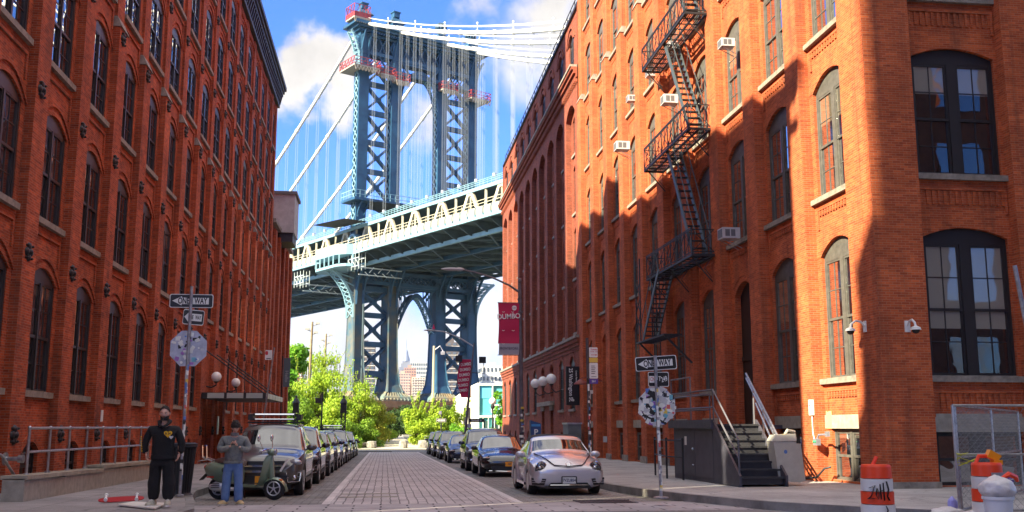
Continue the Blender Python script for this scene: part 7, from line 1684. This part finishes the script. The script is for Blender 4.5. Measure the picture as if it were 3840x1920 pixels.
        grille(t, [(-.44,.34),(-.56,.20),(.56,.20),(.44,.34)], -2.165, .08, name='lower_grille'); c = MB(); c.tube([(-.46,-2.20,.285),(0,-2.215,.285),(.46,-2.20,.285)], .009, 6); part('grille_trim', c, CHR, t)
        b = MB(); rr = [(.062*cos(2*pi*k/20),0,.062*sin(2*pi*k/20)) for k in range(21)]; b.tube(rr, .007, 6, False)
        for p, q in (((-.032,.03),(-.012,-.006)), ((.032,.03),(.012,-.006)), ((-.012,-.006),(0,.022)), ((.012,-.006),(0,.022))): b.beam((p[0],0,p[1]+.014), (q[0],0,q[1]+.014), .009)
        for p, q in (((-.046,.012),(-.022,-.048)), ((.046,.012),(.022,-.048)), ((-.022,-.048),(0,.0)), ((.022,-.048),(0,0))): b.beam((p[0],0,p[1]-.004), (q[0],0,q[1]-.004), .009)
        b.xf(Matrix.Translation((0,-2.085,.80)) @ Matrix.Rotation(-.6, 4, 'X')); part('badge', b, CHR, t, smooth=True)
        plate_f(t, -2.185, .40, '7VZU854', mat('plate_white', (.6,.6,.58), .5), .32, .16); fr = MB(); 
        for a, b_ in (((-.175,.31),(.175,.31)),((-.175,.49),(.175,.49)),((-.175,.31),(-.175,.49)),((.175,.31),(.175,.49))): fr.beam((a[0],-2.19,a[1]), (b_[0],-2.19,b_[1]), .022)
        part('plate_frame', fr, BLK, t)
        s = MB() # hood shut line
        hp = [(-.68,-1.0,1.045),(-.66,-1.3,1.02),(-.60,-1.6,.985),(-.50,-1.82,.925),(-.42,-2.0,.845),(-.34,-2.08,.775),(0,-2.135,.745),(.34,-2.08,.775),(.42,-2.0,.845),(.50,-1.82,.925),(.60,-1.6,.985),(.66,-1.3,1.02),(.68,-1.0,1.045)]; s.tube(hp, .013, 6); part('bonnet_line', s, BLK, t)
        f = MB(); f.tube([(-.74,-.88,1.05),(-.60,-.28,1.385),(-.3,-.25,1.435),(0,-.24,1.45),(.3,-.25,1.435),(.60,-.28,1.385),(.74,-.88,1.05)], .022, 8); part('windscreen_frame', f, PB, t, smooth=True)
        mirror(t, .86, -.58, .98, PB); w = MB(); w.tube([(-.5,-.80,1.06),(0,-.62,1.16)], .01, 5); w.tube([(.05,-.80,1.07),(.5,-.62,1.15)], .01, 5); part('wiper', w, BLK, t)
        c = MB(); 
        for sg in (-1, 1): c.box(sg*.875-.02, sg*.875+.02, -.75, .75, .22, .30)
        part('sill_chrome', c, CHR, t)
    cv = make_car('convertible', 'lilac silver rounded convertible with black soft top and round headlights', 'convertible', (4.47, 26.95, g(27)), BT_, (6,), (8, 9), (12,), (-1.27, 1.27), .77, .335, PB, roofm=top, roof=(8,9,10,11,12), front=bf, group=None, spokes=10); cv.scale = (1.02, 1.0, .955)
row()
# ================================================================== scooter
def scooter():
    GR = mat('scooter_green', (.16,.22,.15), .3, .2, coat=1); t = thing('scooter', 'sage green classic scooter with chrome rack parked at the left kerb', 'scooter', (-3.18, 24.25, gz(24.3)), -.27)
    s = 1.08
    def P(n, m, mm, par=t, sm=True): m.v = [(x*s,y*s,z*s) for x, y, z in m.v]; return part(n, m, mm, par, smooth=sm)
    # rear cowl
    rows = []
    for x, w, z0, z1 in ((-.86,.05,.62,.68),(-.80,.13,.50,.76),(-.66,.20,.40,.80),(-.48,.225,.34,.81),(-.28,.22,.32,.79),(-.12,.18,.32,.76),(-.02,.12,.34,.72)):
        r = []
        for k in range(15): a = 2*pi*(k % 14)/14; r.append((x, w*cos(a)*(1-.12*sin(a)), (z0+z1)/2+(z1-z0)/2*sin(a)))
        rows.append(r)
    m = MB(); m.grid(rows); m.poly(*rows[0][:-1]); m.poly(*rows[-1][:-1]); P('rear_cowl', m, GR, sm='all')
    m = MB(); m.hexa([(-.10,-.13,.27),(.42,-.15,.26),(.42,.15,.26),(-.10,.13,.27)], [(-.10,-.13,.33),(.42,-.15,.32),(.42,.15,.32),(-.10,.13,.33)]); P('floorboard', m, GR)
    rows = []
    for x, z, w in ((.36,.26,.15),(.46,.34,.19),(.52,.50,.22),(.56,.66,.235),(.585,.82,.21),(.60,.92,.10)): rows.append([(x-.06*(abs(u)**1.5), u*w, z) for u in (-1,-.8,-.5,-.2,0,.2,.5,.8,1)])
    m = MB(); m.grid(rows); m.grid([[(p[0]+.05*(1-abs(p[1])/.25),p[1]*.98,p[2]) for p in r] for r in rows]); P('leg_shield', m, GR, sm='all')
    m = MB(); m.tube([(.58,0,.93),(.60,0,.75),(.64,0,.45),(.70,0,.22)], [.06,.07,.06,.035], 10); P('steering_column', m, GR)
    # front mudguard
    m = MB(); rows = []
    for k in range(11): a = radians(-5+165*k/10); rows.append([(.70+.275*cos(a), u*.085*(1-.1*abs(k-5)/5), .215+.265*sin(a)-.05*abs(u)**2) for u in (-1,-.5,0,.5,1)])
    m.grid(rows); P('front_mudguard', m, GR, sm='all'); m = MB(); m.sph((.85,-.06,.42), .03, (1.5,.5,.8)); P('amber_reflector', m, AMB)
    # wheels
    for x in (-.52, .70):
        w = MB(); w.lathe([(.13,-.05),(.20,-.055),(.235,-.03),(.24,0),(.235,.03),(.20,.055),(.13,.05)], (x,0,.24), 'y', 28); o = P('wheel', w, RUB)
        r = MB(); r.tube([(x+.14*cos(2*pi*k/24),-.052,.24+.14*sin(2*pi*k/24)) for k in range(25)], .014, 6, False); r.lathe([(0,-.07),(.035,-.06),(.035,.06),(0,.07)], (x,0,.24), 'y', 12)
        for k in range(5): a = 2*pi*k/5+.3; r.beam((x,-.05,.24), (x+.14*cos(a),-.05,.24+.14*sin(a)), .035, .02)
        P('rim', r, RIM, o); d = MB(); d.lathe([(0,-.02),(.13,-.02),(.13,.02),(0,.02)], (x,0,.24), 'y', 20); P('brake_disc', d, BLK, o)
    m = MB(); m.sph((-.50,-.14,.27), .12, (1.7,.5,.8)); m.tube([(-.35,-.14,.24),(-.05,-.12,.22)], [.05,.035], 8); P('engine_cover', m, RIM)
    m = MB()
    for k in range(3): m.box(-.62,-.44,-.205,-.198,.25+.04*k,.265+.04*k)
    P('vent_slots', m, BLK, sm=False)
    m = MB(); rows = []
    for x, w, z in ((-.62,.10,.84),(-.45,.15,.88),(-.22,.15,.86),(.0,.12,.84),(.08,.05,.80)): rows.append([(x,u*w,z-.06*abs(u)**2+(.0 if abs(u) < 1 else -.05)) for u in (-1,-.6,0,.6,1)])
    m.grid(rows); P('seat', m, mat('seat_brown', (.05,.018,.014), .5), sm='all')
    m = MB(); m.tube([(-.66,-.12,.80),(-.88,-.12,.88),(-.90,.12,.88),(-.66,.12,.80)], .014, 6); m.tube([(-.88,-.10,.86),(-.90,-.10,1.12),(-.90,.10,1.12),(-.88,.10,.86)], .014, 6); m.tube([(-.80,-.10,.84),(-.98,-.10,.80),(-.98,.10,.80),(-.80,.10,.84)], .012, 6); P('chrome_rack', m, CHR)
    m = MB(); m.sph((-.84,0,.66), .06, (.7,1,.9)); P('tail_light', m, mat('tail_red', (.45,.01,.01), .2)); m = MB(); m.hexa([(-.95,-.09,.40),(-.93,-.09,.40),(-.93,.09,.40),(-.95,.09,.40)], [(-.80,-.09,.55),(-.78,-.09,.55),(-.78,.09,.55),(-.80,.09,.55)]); P('plate_flap', m, BLK); m = MB(); m.box(-.72,-.56,-.225,-.215,.46,.49); P('side_reflector', m, MATS['tail_red'])
    m = MB(); m.tube([(.52,-.36,1.00),(.56,-.2,1.04),(.60,0,1.02),(.56,.2,1.04),(.52,.36,1.00)], .022, 8); P('handlebar', m, CHR); m = MB(); m.sph((.62,0,.99), .10, (1.0,1.15,.8)); o = P('headset', m, GR); m = MB(); m.sph((.69,0,.99), .075, (.5,1,1)); P('headlight', m, LENS, o)
    m = MB()
    for sg in (-1, 1): m.tube([(.52,sg*.26,1.04),(.48,sg*.34,1.22)], .008, 5); m.sph((.46,sg*.36,1.28), .07, (.4,.8,1.1)); m.tube([(.50,sg*.37,.99),(.48,sg*.26,.97)], .02, 6)
    P('mirror', m, CHR)
    m = MB(); m.tube([(-.05,-.1,.26),(.0,-.14,.02)], .014, 6); m.tube([(-.05,.1,.26),(.0,.14,.02)], .014, 6); P('centre_stand', m, BLK)
    m = MB(); m.lathe([(0,0),(.05,0)], (-.34,-.232,.62), 'y', 14); P('round_emblem', m, CHR)
    m = MB(); rows = [[(.68-.08*z_-.05*abs(u)**2,u*.2*(1-.3*z_),1.04+.28*z_) for u in (-1,-.5,0,.5,1)] for z_ in (0,.35,.7,1)]; m.grid(rows)
scooter()
# ================================================================== people
SKIN = mat('skin', (.62,.36,.27), .55, var=.08, vscale=8)
def skinned(verts, edges, name, m, sub=2, smooth=True, noise_amp=0, nf=6, seed=0):
    me = bpy.data.meshes.new('sk'); me.from_pydata([v[:3] for v in verts], edges, [])
    o = bpy.data.objects.new('tmp', me); COL.objects.link(o); md = o.modifiers.new('s', 'SKIN'); md.use_smooth_shade = True
    sv = me.skin_vertices[0].data
    for i, v in enumerate(verts): sv[i].radius = (v[3], v[4] if len(v) > 4 else v[3]); sv[i].use_root = (i == 0)
    s = o.modifiers.new('ss', 'SUBSURF'); s.levels = sub; s.render_levels = sub
    bpy.context.view_layer.update(); dg = bpy.context.evaluated_depsgraph_get(); out = bpy.data.meshes.new_from_object(o.evaluated_get(dg)); bpy.data.objects.remove(o)
    out.name = name; out.materials.clear(); out.materials.append(m)
    if noise_amp:
        for v in out.vertices: n = noise.noise(v.co*nf+Vector((seed,0,0)))+.5*noise.noise(v.co*nf*2.3+Vector((0,seed,0))); v.co += v.normal*n*noise_amp
    for p in out.polygons: p.use_smooth = True
    return out
def head_mesh(c, R, yaw=0, pitch=0, jaw=1.0):
    """head about c (centre of skull), facing -y; returns MB"""
    m = MB(); N, M = 28, 22; rows = []
    rot = Matrix.Rotation(yaw, 3, 'Z') @ Matrix.Rotation(pitch, 3, 'X')
    for i in range(M+1):
        ph = pi*i/M; r = []
        for k in range(N+1):
            th = 2*pi*(k % N)/N; d = Vector((sin(ph)*cos(th), sin(ph)*sin(th), cos(ph)))
            x, y, z = d.x*.078, d.y*.098, d.z*.118
            if z < 0: f = 1-.28*min(1, -z/.118)*jaw; x *= f; y *= (1-.10*min(1,-z/.118))
            front = max(0, -d.y)**2
            if front > .05:
                y -= .006*front*max(0, 1-((z-.018)/.02)**2)*(1 if True else 0)                  # brow
                y += .013*front*max(0, 1-((z-.0)/.016)**2)*max(0, 1-((abs(x)-.032)/.02)**2)   # eye sockets
                y -= .026*front*max(0, 1-(x/.017)**2)*max(0, 1-((z+.018)/.034)**2)*(1.0)      # nose
                y -= .007*front*max(0, 1-(x/.028)**2)*max(0, 1-((z+.060)/.012)**2)            # lips
                y -= .010*front*max(0, 1-(x/.025)**2)*max(0, 1-((z+.098)/.022)**2)            # chin
            r.append(tuple(Vector(c)+rot @ (Vector((x,y,z))*R)))
        rows.append(r)
    m.grid(rows)
    for sg in (-1, 1):
        e = MB(); e.sph((sg*.080,.008,-.005), .028, (.35,.65,1), 10, 8); m.merge(e.xf(Matrix.Translation(c) @ rot.to_4x4() @ Matrix.Scale(R, 4)))
    return m, rot
def face_bits(t, head, c, R, rot, brow=(.03,.02,.015), open_=True):
    X = Matrix.Translation(c) @ rot.to_4x4() @ Matrix.Scale(R, 4)
    e = MB()
    for sg in (-1, 1): e.sph((sg*.032,-.080,.0), .0115, (1.1,.6,.75), 10, 8)
    part('eyes', e.xf(X), mat('eye_white', (.55,.52,.48), .3), head, smooth=True); p = MB()
    for sg in (-1, 1): p.sph((sg*.032,-.0872,.0), .0052, (1,.4,1), 8, 6)
    part('pupils', p.xf(X), BLK, head, smooth=True); b = MB()
    for sg in (-1, 1): b.tube([(sg*.016,-.097,.017),(sg*.032,-.097,.023),(sg*.050,-.088,.019)], [.003,.0045,.003], 6)
    part('eyebrows', b.xf(X), mat('hair_dark', brow, .7), head, smooth=True); l = MB(); l.tube([(-.022,-.092,-.062),(0,-.100,-.060),(.022,-.092,-.062)], [.0035,.0055,.0035], 6); part('lips', l.xf(X), mat('lips', (.40,.14,.11), .5), head, smooth=True)
def hair(c, R, rot, zmin, thick=1.10, seed=0, front=.045, amp=.012):
    m = MB(); rows = []; N, M = 30, 16; X = Matrix.Translation(c) @ rot.to_4x4() @ Matrix.Scale(R, 4)
    for i in range(M+1):
        r = []
        for k in range(N+1):
            th = 2*pi*(k % N)/N; fr = max(0, -sin(th)); zc = zmin*(1-fr)+front*fr; pm = math.acos(max(-1, min(1, zc/.122))); ph = pm*i/M
            d = Vector((sin(ph)*cos(th), sin(ph)*sin(th), cos(ph))); n = noise.noise(d*5+Vector((seed,0,0)))+.6*noise.noise(d*12+Vector((0,seed,0))); s = thick+amp/.1*n*.9
            r.append((d.x*.078*s, d.y*.098*s+.003, d.z*.118*s))
        rows.append(r)
    m.grid(rows); m.grid([[(x*.94,y*.94,z*.97) for x, y, z in r] for r in rows[-2:]]); return m.xf(X)
def hand(base, dirv, palm_n, s=1.0, curl=.5, sgn=1):
    """five separate fingers on a palm: skinned chains merged; base = wrist, dirv = towards fingers, palm_n = palm normal"""
    d = Vector(dirv).normalized(); n = Vector(palm_n).normalized(); w = d.cross(n).normalized()*sgn; B0 = Vector(base); V_ = []; E_ = []
    def chain(pts, rs):
        o = len(V_)
        for p, r in zip(pts, rs): V_.append((*p, r*s))
        for i in range(len(pts)-1): E_.append((o+i, o+i+1))
        return o
    chain([B0, B0+d*.045*s, B0+d*.085*s], [.026,.034,.034]); meshes = [skinned([(*v[:3], v[3], v[3]*.55) for v in V_], E_, 'h', SKIN, 1)]
    for k, (off, ln) in enumerate(((-.028,.068),(-.010,.078),(.010,.072),(.028,.056))):
        p0 = B0+d*.078*s+w*off*s; a = curl*(1+.12*k); q = [p0-d*.02*s, p0+d*.012*s]; cur = q[-1]; dd = d.copy()
        for seg in (.42,.33,.25): dd = (dd*cos(a)+n*sin(a)).normalized(); cur = cur+dd*ln*seg*s; q.append(cur)
        meshes.append(skinned([(*p, r*s) for p, r in zip(q, (.009,.0092,.0085,.008,.0065))], [(i,i+1) for i in range(4)], 'f', SKIN, 1))
    p0 = B0+d*.028*s-w*.024*s; q = [p0, p0-w*.024*s+d*.018*s+n*.008*s, p0-w*.036*s+d*.045*s+n*.02*s, p0-w*.030*s+d*.066*s+n*.03*s]; meshes.append(skinned([(*p, r*s) for p, r in zip(q, (.014,.012,.0105,.008))], [(0,1),(1,2),(2,3)], 't', SKIN, 1))
    m = MB()
    for me in meshes: m.add([tuple(v.co) for v in me.vertices], [list(p.vertices) for p in me.polygons]); bpy.data.meshes.remove(me)
    return m
def merge_mesh(dst, me):
    dst.add([tuple(v.co) for v in me.vertices], [list(p.vertices) for p in me.polygons]); bpy.data.meshes.remove(me)
def shoe(t, x, y, yaw, m, sole, ln=.30, w=.10, z=0, slipper=False):
    a = MB(); rows = []
    for q in range(9):
        u = q/8; yy = .10-ln*u; ww = w*.5*(.78+.35*sin(pi*min(1,u*.9+.08))); h = (.105 if u < .3 else .105-.06*(u-.3)/.7) if not slipper else (.03+.05*sin(pi*min(1,u*1.05)) if u > .35 else .025)
        if q == 8: ww *= .55; h *= .75
        rows.append([(ww*cos(pi*k/8)*(1), yy, .022+h*sin(pi*k/8)**.8) for k in range(9)])
    a.grid(rows); a.poly(*rows[0]); a.poly(*rows[-1]); M = Matrix.Translation((x,y,z)) @ Matrix.Rotation(yaw, 4, 'Z'); o = part('shoe', a.xf(M), m, t, smooth=True)
    s = MB(); P = []
    for k in range(18): th = 2*pi*k/18; P.append((w*.58*cos(th)*(1-.12*(sin(th) > 0)), .10-ln/2+(ln/2+.006)*sin(th)))
    s.hexa([(p,q,0) for p, q in P], [(p*.96,q*.98,.03) for p, q in P]); part('sole', s.xf(M), sole, o)
    if not slipper:
        l = MB()
        for k in range(4): yy = -.03-.035*k; l.tube([(-.028,yy,.112-.014*k),(0,yy-.01,.125-.014*k),(.028,yy,.112-.014*k)], .005, 5)
        part('laces', l.xf(M), WHITE, o)
def person_hoodie():
    t = thing('person', 'bearded man in black hoodie and wide black sweatpants in front of the litter bin', 'person', (-4.0, 19.45, gz(19.45,.19)), -.03); t.scale = (.97,.95,.935)
    H = 1.0; c = (0,-.01,1.765); R = 1.14
    body = MB(); hd, rot = head_mesh(c, R, .04, .03); body.merge(hd)
    sk = [(0,0,.98,.10),(0,0,1.2,.10),(0,.01,1.42,.10),(0,.01,1.55,.055),(0,0,1.68,.055),(.20,.01,1.47,.05),(.30,.02,1.20,.04),(.305,-.01,.99,.03),(-.20,.01,1.47,.05),(-.30,.02,1.20,.04),(-.305,-.01,.99,.03),(.10,0,.90,.08),(.12,0,.5,.055),(.125,.02,.12,.04),(-.10,0,.90,.08),(-.12,0,.5,.055),(-.125,.02,.12,.04)]
    merge_mesh(body, skinned(sk, [(0,1),(1,2),(2,3),(3,4),(2,5),(5,6),(6,7),(2,8),(8,9),(9,10),(0,11),(11,12),(12,13),(0,14),(14,15),(15,16)], 'b', SKIN))
    for sg in (-1, 1): body.merge(hand((sg*.305,-.015,1.0), (-sg*.18,.05,-1), (-sg*1,0,0), 1.1, .35, -sg))
    o = part('body', body, SKIN, t, smooth='all'); face_bits(t, o, c, R, rot)
    HB = mat('fabric_black', (.010,.010,.013), .95, bump=.5, bscale=25, var=.3); HD = mat('hair_black', (.012,.010,.009), .75, bump=.5, bscale=40)
    part('hair', hair(c, R, rot, -.005, 1.12, 3, .080), HD, t, smooth='all')
    bd = MB(); rows = []
    for i in range(9):
        r = []
        for k in range(17):
            u = (k/16-.5)*2; th = u*1.65; zt = -.022-.030*(1-abs(u)**2)*.9-(.010 if abs(u) < .35 else 0); z = zt+(-.118-zt)*(i/8); f = 1-.27*min(1, -z/.118)
            hole = 1.0; r.append((sin(th)*.079*f*1.05, -cos(th)*.100*1.02*(1-.08*(-z/.118))-(.009 if z < -.08 and abs(u) < .25 else 0), z*1.04))
        rows.append(r)
    bd.grid(rows); bd.tube([(-.03,-.096,-.052),(-.012,-.104,-.047),(.012,-.104,-.047),(.03,-.096,-.052)], .0035, 6); part('beard', bd.xf(Matrix.Translation(c) @ rot.to_4x4() @ Matrix.Scale(R, 4)), HD, t, smooth='all')
    hv = [(0,0,.80,.20,.15),(0,0,1.02,.215,.16),(0,0,1.28,.215,.15),(0,.01,1.43,.19,.13),(0,.015,1.54,.09,.09),(.235,.01,1.455,.085),(.30,.02,1.31,.082),(.335,.03,1.17,.075),(.325,.0,1.03,.062),(.315,-.015,1.0,.05),(-.235,.01,1.455,.085),(-.30,.02,1.31,.082),(-.335,.03,1.17,.075),(-.325,.0,1.03,.062),(-.315,-.015,1.0,.05)]
    part('hoodie', skinned(hv, [(0,1),(1,2),(2,3),(3,4),(3,5),(5,6),(6,7),(7,8),(8,9),(3,10),(10,11),(11,12),(12,13),(13,14)], 'hoodie', HB, 2, noise_amp=.010, nf=7), HB, t)
    h = MB(); h.tube([(.0,-.125,1.50),(.075,-.085,1.55),(.10,.01,1.60),(.075,.10,1.61),(0,.125,1.61),(-.075,.10,1.61),(-.10,.01,1.60),(-.075,-.085,1.55),(0,-.125,1.50)], [.022,.028,.035,.045,.05,.045,.035,.028,.022], 8); part('hood', h, HB, t, smooth=True)
    w = MB(); w.lathe([(.208,.0),(.216,.03),(.212,.075)], (0,0,.885), n=28, sy=.76); part('hem', w, HB, t, smooth=True)
    def heart(cx, cz, s, mm, y):
        P = [(s*.98*sin(a)**3, s*(.80*cos(a)-.32*cos(2*a)-.12*cos(3*a)-.05*cos(4*a))) for a in [2*pi*k/28 for k in range(28)]]; m = MB(); m.hexa([(cx+p,y-.012+.4*(cx+p)**2,cz+q) for p, q in P], [(cx+p,y-.02+.4*(cx+p)**2,cz+q) for p, q in P]); return part('heart_print', m, mm, t)
    YL = mat('print_yellow', (.75,.42,.01), .7); heart(.115, 1.37, .075, YL, -.165); heart(.175, 1.305, .038, mat('print_white', (.55,.55,.55), .7), -.165); text('B 24', .055, BLK, t, (.115,-.189,1.375)); 
    for k in range(7): m = MB(); z = 1.30-.045*k; m.beam((-.405+.004*k,-.03,z), (-.40+.004*k,-.055,z+.02), .02, .01); part('sleeve_print', m, YL, t)
    pv = [(0,0,1.12,.17,.12),(0,0,.93,.19,.135),(.11,0,.80,.125,.13),(.125,.0,.55,.115,.12),(.135,.01,.30,.115,.125),(.135,.02,.15,.10,.11),(.135,.02,.105,.065),(-.11,0,.80,.125,.13),(-.125,.0,.55,.115,.12),(-.135,.01,.30,.115,.125),(-.135,.02,.15,.10,.11),(-.135,.02,.105,.065)]
    part('sweatpants', skinned(pv, [(0,1),(1,2),(2,3),(3,4),(4,5),(5,6),(1,7),(7,8),(8,9),(9,10),(10,11)], 'sweatpants', HB, 2, noise_amp=.012, nf=6, seed=4), HB, t)
    SH = mat('sneaker_cream', (.42,.40,.32), .7, var=.2, vscale=20); shoe(t, .145, -.02, .12, SH, WHITE, .32, .115); shoe(t, -.14, -.03, -.22, SH, WHITE, .32, .115)
def person_phone():
    t = thing('person', 'man in grey fleece jacket and blue jeans looking down at his phone beside the scooter', 'person', (-3.18, 22.6, gz(22.6)), .05); t.scale = (1.0,1.0,.955)
    c = (.02,-.10,1.70); R = 1.10; body = MB(); hd, rot = head_mesh(c, R, 0, .55); body.merge(hd)
    sk = [(0,0,.98,.10),(0,0,1.2,.10),(0,.01,1.42,.09),(0,-.02,1.54,.052),(.01,-.06,1.62,.052),(.20,.01,1.43,.045),(.29,-.02,1.19,.04),(.12,-.25,1.26,.028),(-.20,.01,1.43,.045),(-.28,-.02,1.19,.04),(-.05,-.25,1.28,.028),(.10,0,.90,.08),(.12,0,.5,.055),(.12,.02,.10,.04),(-.10,0,.90,.08),(-.12,0,.5,.055),(-.12,.02,.10,.04)]
    merge_mesh(body, skinned(sk, [(0,1),(1,2),(2,3),(3,4),(2,5),(5,6),(6,7),(2,8),(8,9),(9,10),(0,11),(11,12),(12,13),(0,14),(14,15),(15,16)], 'b', SKIN))
    body.merge(hand((.10,-.27,1.29), (-.75,-.30,.35), (-.15,.2,1), 1.0, .55, 1)); body.merge(hand((-.055,-.27,1.30), (.75,-.32,.35), (.1,.2,1), 1.0, .55, -1))
    o = part('body', body, SKIN, t, smooth='all'); face_bits(t, o, c, R, rot); HD = mat('hair_brown_black', (.018,.012,.010), .7, bump=.6, bscale=40); part('hair', hair(c, R, rot, -.02, 1.20, 8, .035, .02), HD, t, smooth='all')
    FL = mat('fleece_grey', (.12,.14,.16), .95, bump=1.0, bscale=45, rgb2=(.26,.27,.24), vscale=7); 
    hv = [(0,0,.82,.20,.15),(0,0,1.04,.21,.155),(0,.0,1.28,.205,.15),(0,.01,1.42,.18,.13),(0,.0,1.52,.085,.085),(.215,.01,1.42,.085),(.275,.01,1.30,.092),(.30,-.03,1.18,.090),(.22,-.15,1.20,.078),(.13,-.235,1.25,.05),(-.215,.01,1.42,.085),(-.275,.01,1.30,.092),(-.295,-.03,1.18,.090),(-.19,-.15,1.21,.078),(-.075,-.235,1.27,.05)]
    part('fleece_jacket', skinned(hv, [(0,1),(1,2),(2,3),(3,4),(3,5),(5,6),(6,7),(7,8),(8,9),(3,10),(10,11),(11,12),(12,13),(13,14)], 'fleece_jacket', FL, 2, noise_amp=.014, nf=8, seed=9), FL, t)
    w = MB(); w.lathe([(.085,0),(.09,.03),(.08,.07)], (0,-.01,1.50), n=20); part('collar', w, FL, t, smooth=True); w = MB(); w.lathe([(.203,0),(.21,.03),(.205,.06)], (0,0,.895), n=28, sy=.76); part('hem', w, FL, t, smooth=True)
    JN = mat('denim', (.075,.15,.36), .85, bump=.3, bscale=40, rgb2=(.13,.22,.42), vscale=5)
    pv = [(0,0,1.12,.155,.12),(0,0,.93,.175,.125),(.10,0,.80,.11,.12),(.115,.0,.52,.092,.10),(.125,.01,.26,.09,.10),(.125,.02,.10,.085,.10),(.125,.02,.05,.075),(-.10,0,.80,.11,.12),(-.125,.0,.52,.092,.10),(-.14,.01,.26,.09,.10),(-.14,.02,.10,.085,.10),(-.14,.02,.05,.075)]
    part('jeans', skinned(pv, [(0,1),(1,2),(2,3),(3,4),(4,5),(5,6),(1,7),(7,8),(8,9),(9,10),(10,11)], 'jeans', JN, 2, noise_amp=.009, nf=8, seed=2), JN, t)
    TN = mat('slipper_tan', (.50,.36,.18), .7); FU = mat('slipper_lining', (.62,.58,.48), .95)
    shoe(t, .16, -.02, .45, TN, FU, .28, .115, slipper=True); shoe(t, -.165, -.02, -.5, TN, FU, .28, .115, slipper=True)
    p = thing('mobile_phone', 'dark mobile phone held in both hands by the man in jeans', 'phone', (-3.16, 22.30, gz(22.6)+1.29), .05); m = MB(); m.box(-.038,.038,-.005,.005,-.07,.07); part('case', m, BLK, p, rot=(-.9,0,0)); m = MB(); m.box(-.034,.034,.0055,.0065,-.062,.062); part('screen', m, mat('phone_screen', (.05,.06,.08), .1), p, rot=(-.9,0,0))
def person_far():
    t = thing('person', 'distant person in a bright pink hat on the far right pavement', 'person', (10.9, 100.5, gz(100,.02))); c = (0,0,1.55); body = MB(); hd, rot = head_mesh(c, 1.0); body.merge(hd)
    merge_mesh(body, skinned([(0,0,.95,.1),(0,0,1.3,.1),(0,0,1.45,.05),(.2,0,1.3,.05),(.27,0,1.05,.035),(.25,-.05,.82,.03),(-.2,0,1.3,.05),(-.27,0,1.05,.035),(-.25,-.05,.82,.03),(.1,0,.85,.08),(.1,-.08,.45,.06),(.1,0,.06,.045),(-.1,0,.85,.08),(-.1,.08,.45,.06),(-.1,.12,.08,.045)], [(0,1),(1,2),(1,3),(3,4),(4,5),(1,6),(6,7),(7,8),(0,9),(9,10),(10,11),(0,12),(12,13),(13,14)], 'b', SKIN)); part('body', body, SKIN, t, smooth='all')
    part('coat', skinned([(0,0,.8,.19,.14),(0,0,1.05,.18,.13),(0,0,1.3,.19,.12),(.2,0,1.32,.07),(.28,0,1.05,.06),(-.2,0,1.32,.07),(-.28,0,1.05,.06)], [(0,1),(1,2),(2,3),(3,4),(2,5),(5,6)], 'coat', mat('coat_grey', (.12,.12,.15), .9), 2), None, t)
    h = MB(); h.lathe([(.19,1.60),(.17,1.62),(.11,1.64),(.11,1.74),(.06,1.79),(0,1.80)], (0,0,0), n=20); part('hat', h, mat('hat_pink', (.75,.03,.22), .7), t, smooth=True)
person_hoodie(); person_phone(); person_far()

# ================================================================== haze
def haze():
    m = bpy.data.materials.new('haze_air'); m.use_nodes = True; nt = m.node_tree; nt.nodes.clear(); out = nt.nodes.new('ShaderNodeOutputMaterial')
    v = nn(nt, 'ShaderNodeVolumePrincipled'); v.inputs['Color'].default_value = (.80,.88,1.0,1); v.inputs['Density'].default_value = HAZE; v.inputs['Anisotropy'].default_value = .2
    nt.links.new(v.outputs[0], out.inputs['Volume'])
    o = bpy.data.objects.new('haze', MB().box(-3000,3000,-420,6000,-9,470).mesh('haze', m)); COL.objects.link(o); o['kind'] = 'stuff'
HAZE = 0.000045
haze()
